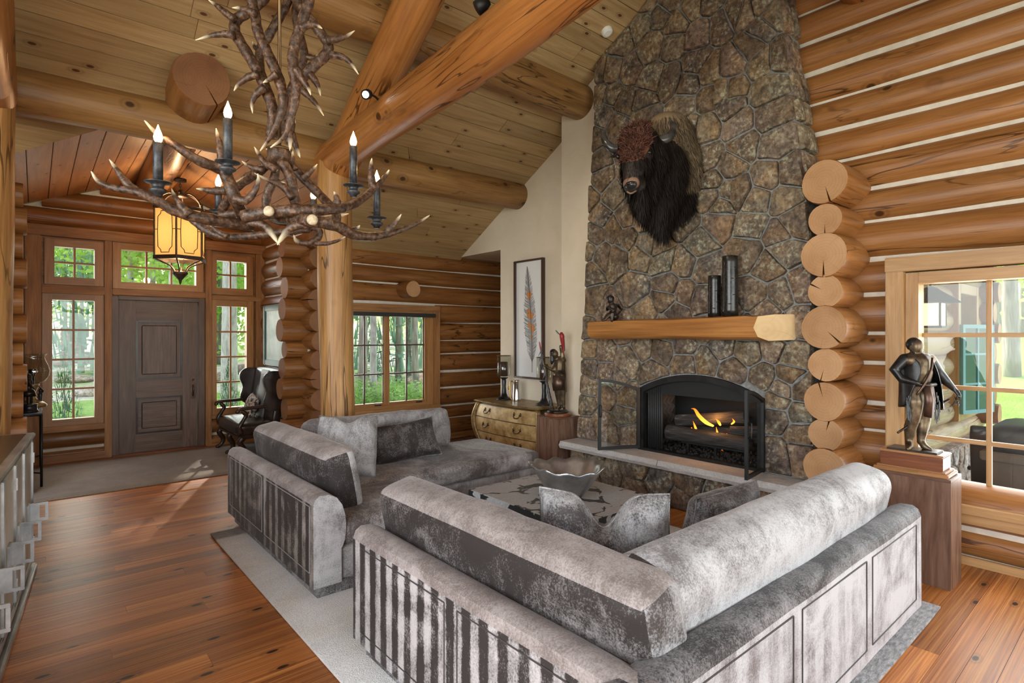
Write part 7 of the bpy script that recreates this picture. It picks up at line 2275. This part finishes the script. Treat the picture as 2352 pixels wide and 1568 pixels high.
# ---------------------------------------------------------------- log wing seen through the patio window
wing = thing('log_wing', 'log wing of the house with stone footing outside the patio window', 'building', (7.3, 1.8, GZ))
WY = 1.80
WX0, WX1, WZ0, WZ1 = 8.5, 9.35, .72, 2.16
core = holed(MB(), 'y', WY, WY + .12, 5.45, 9.95, .35, 3.2, [(WX0 - .08, WX1 + .08, WZ0 - .08, WZ1 + .08)]); core.build('chinking', 'chinking', wing)
zz = .45; i = 0
while zz < 3.2:
    if WZ0 - .05 < zz < WZ1 + .05:
        log('log', (5.45, WY + .03, zz), (WX0 - .05, WY + .03, zz), .15, parent=wing, mats=('outside_log', 'log_end'), seed=700 + i, wob=.004)
        log('log', (WX1 + .05, WY + .03, zz), (10.2, WY + .03, zz), .15, parent=wing, mats=('outside_log', 'log_end'), seed=720 + i, wob=.004)
    else: log('log', (5.45, WY + .03, zz), (10.2, WY + .03, zz), .15, parent=wing, mats=('outside_log', 'log_end'), seed=700 + i, wob=.004)
    log('corner_log', (9.95, 1.50 + .05 * (i % 2), zz + .13), (9.95, 4.0, zz + .13), .14, parent=wing, mats=('log_brown', 'log_end'), seed=740 + i, wob=.004)
    zz += .275; i += 1
rng = random.Random(90)
fs = [(5.5 + 4.4 * (k + rng.random()) / 40, rng.uniform(GZ, .34)) for k in range(40)]
MB().box(5.45, WY - .10, GZ, 10.1, WY + .1, .33).build('footing_core', 'mortar', wing)
for poly in voronoi(fs, [], [(5.45, GZ), (10.05, GZ), (10.05, .34), (5.45, .34)]):
    stone_mesh(wing, poly, lambda a, b, d: (a, WY - .13 - d, b), .05, rng, mat='house_rock', joint=.008)
MB().box(5.45, WY - .22, .33, 10.1, WY + .1, .38).build('ledge_cap', 'house_rock', wing, bevel=.01)
def teal(nm, M, w, h, cols, rows):
    o = thing(nm, None, None); bpy.data.objects.remove(o)
    fr = MB()
    f = .045
    for a in ((0, 0, f, h), (w - f, 0, w, h), (f, 0, w - f, f), (f, h - f, w - f, h)): fr.box(a[0], -.02, a[1], a[2], .02, a[3])
    s_ = fr.build(nm, 'teal_paint', wing, mw=M)
    for i in range(1, cols): MB().box(w * i / cols - .012, -.014, f, w * i / cols + .012, .014, h - f).build('muntin', 'teal_paint', s_, mw=M)
    for j in range(1, rows): MB().box(f, -.013, h * j / rows - .012, w - f, .013, h * j / rows + .012).build('muntin', 'teal_paint', s_, mw=M)
    MB().box(f, -.003, f, w - f, .003, h - f).build('pane', 'teal_glass', s_, mw=M)
    return s_
for k in range(3):
    wv = (WX1 - WX0) / 3
    teal('window_sash', Matrix.Translation((WX0 + k * wv, WY + .02, WZ0)), wv, WZ1 - WZ0, 2, 4)
teal('open_sash', Matrix.Translation((8.42, 1.62, .71)) @ Rz(math.radians(-19)), .60, 1.07, 2, 3)
for a in ((WX0 - .12, WX0, WZ0 - .1, WZ1 + .12), (WX1, WX1 + .12, WZ0 - .1, WZ1 + .12), (WX0, WX1, WZ1, WZ1 + .12), (WX0, WX1, WZ0 - .1, WZ0)):
    boxo('window_casing', a[0], WY - .16, a[2], a[1], WY + .05, a[3], 'fir_trim', wing, .006)
# eave over the patio
ev = MB(); ev.add([(5.4, WY + .3, 3.15), (10.8, WY + .3, 3.15), (10.8, .55, 2.55), (5.4, .55, 2.55)] + [(5.4, WY + .3, 3.25), (10.8, WY + .3, 3.25), (10.8, .55, 2.65), (5.4, .55, 2.65)], [(0, 1, 2, 3), (7, 6, 5, 4), (0, 4, 5, 1), (1, 5, 6, 2), (2, 6, 7, 3), (3, 7, 4, 0)])
ev.build('eave_soffit', 'fir_trim', wing)
# porch lamp
pm = at(2136, 700, 5.35)
pl2 = thing('porch_lamp', 'lit porch lantern with black pitched shade outside the patio window', 'lantern', (pm.x, pm.y, 1.73))
zt_ = CAMH + (HY - 690) * 5.35 / F; zb_ = CAMH + (HY - 748) * 5.35 / F
MB().box(pm.x - .10, pm.y - .10, zb_, pm.x + .10, pm.y + .10, zt_ - .02).build('lit_glass', 'porch_glass', pl2)
MB().lathe([(.24, zt_ - .03), (.23, zt_ - .015), (.05, zt_ + .12), (.012, zt_ + .135), (.0, zt_ + .135)], (pm.x, pm.y, 0), 4).build('shade', 'iron_black', pl2)
MB().box(pm.x - .115, pm.y - .115, zb_ - .02, pm.x + .115, pm.y + .115, zb_).build('tray', 'iron_black', pl2)
for (a, b) in ((-1, -1), (1, -1), (-1, 1), (1, 1)): MB().box(pm.x + a * .10 - .008, pm.y + b * .10 - .008, zb_, pm.x + a * .10 + .008, pm.y + b * .10 + .008, zt_ - .02).build('post', 'iron_black', pl2)
MB().tube(smooth_path([(pm.x, pm.y, zt_ + .12), (pm.x, pm.y, zt_ + .24), (pm.x, pm.y + .2, zt_ + .26), (pm.x, WY - .08, zt_ + .26)]), .01, 6).build('wall_arm', 'iron_black', pl2)
# grill, its side table, hose bottle
gq = thing('patio_grill', 'covered charcoal grill with wooden shelf on the patio', 'grill', (6.6, .7, GZ))
MB().box(6.25, .15, GZ + .03, 7.05, 1.02, .58).build('cabinet', 'grill_wood', gq, bevel=.01)
MB().box(6.20, .10, .58, 7.10, 1.07, .66).build('shelf', 'grill_wood', gq, bevel=.01)
soft_box('cover', (.86, .9, .22), .06, 'grill_cover', gq, Matrix.Translation((6.65, .58, .765)), n=8, puff=(.01, .01, .02))
for xx in (6.28, 7.0):
    for yy in (.2, .98): MB().box(xx - .03, yy - .03, GZ + .0, xx + .03, yy + .03, GZ + .06).build('foot', 'iron_black', gq)
MB().box(6.235, .20, -.05, 6.25, .26, .5).build('door_edge', 'white_plastic', gq)
pc = at(2268, 1100, 5.05)
pch = thing('folded_chair', 'black folded patio chair standing by the grill', 'chair', (pc.x, pc.y, GZ))
cx_, cy_ = pc.x + .1, pc.y + .05
soft_box('backrest', (.07, .16, .62), .03, 'grill_cover', pch, Matrix.Translation((cx_ - .05, cy_, .52)) @ Matrix.Rotation(math.radians(-8), 4, 'Y'), n=6)
soft_box('seat', (.42, .18, .09), .03, 'grill_cover', pch, Matrix.Translation((cx_ + .15, cy_, .18)), n=6)
for (a, b) in ((-.03, -.07), (-.03, .07), (.33, -.07), (.33, .07)): MB().tube([(cx_ + a, cy_ + b, GZ + .032), (cx_ + a, cy_ + b, .16)], .02, 6).build('leg', 'iron_black', pch)
for yy in (-.09, .09): MB().tube([(cx_ - .03, cy_ + yy, .42), (cx_ + .33, cy_ + yy, .40), (cx_ + .34, cy_ + yy, .18)], .02, 6).build('arm', 'iron_black', pch)
x, y = rt(2325, 17); tree('leaning dark tree beyond the patio lawn', x, y, 9, .22, 3.5, 0, low=.5, lean=-1.6)
for (px, t, h) in ((2290, 30, 11), (2350, 27, 10), (2400, 24, 10), (2450, 20, 9), (2330, 40, 12), (2260, 45, 12)):
    x, y = rt(px, t); tree('leafy tree on the slope beyond the patio', x, y, h, .2, 5, 0 if t % 2 else 2, group='trees beyond the patio', low=.15)
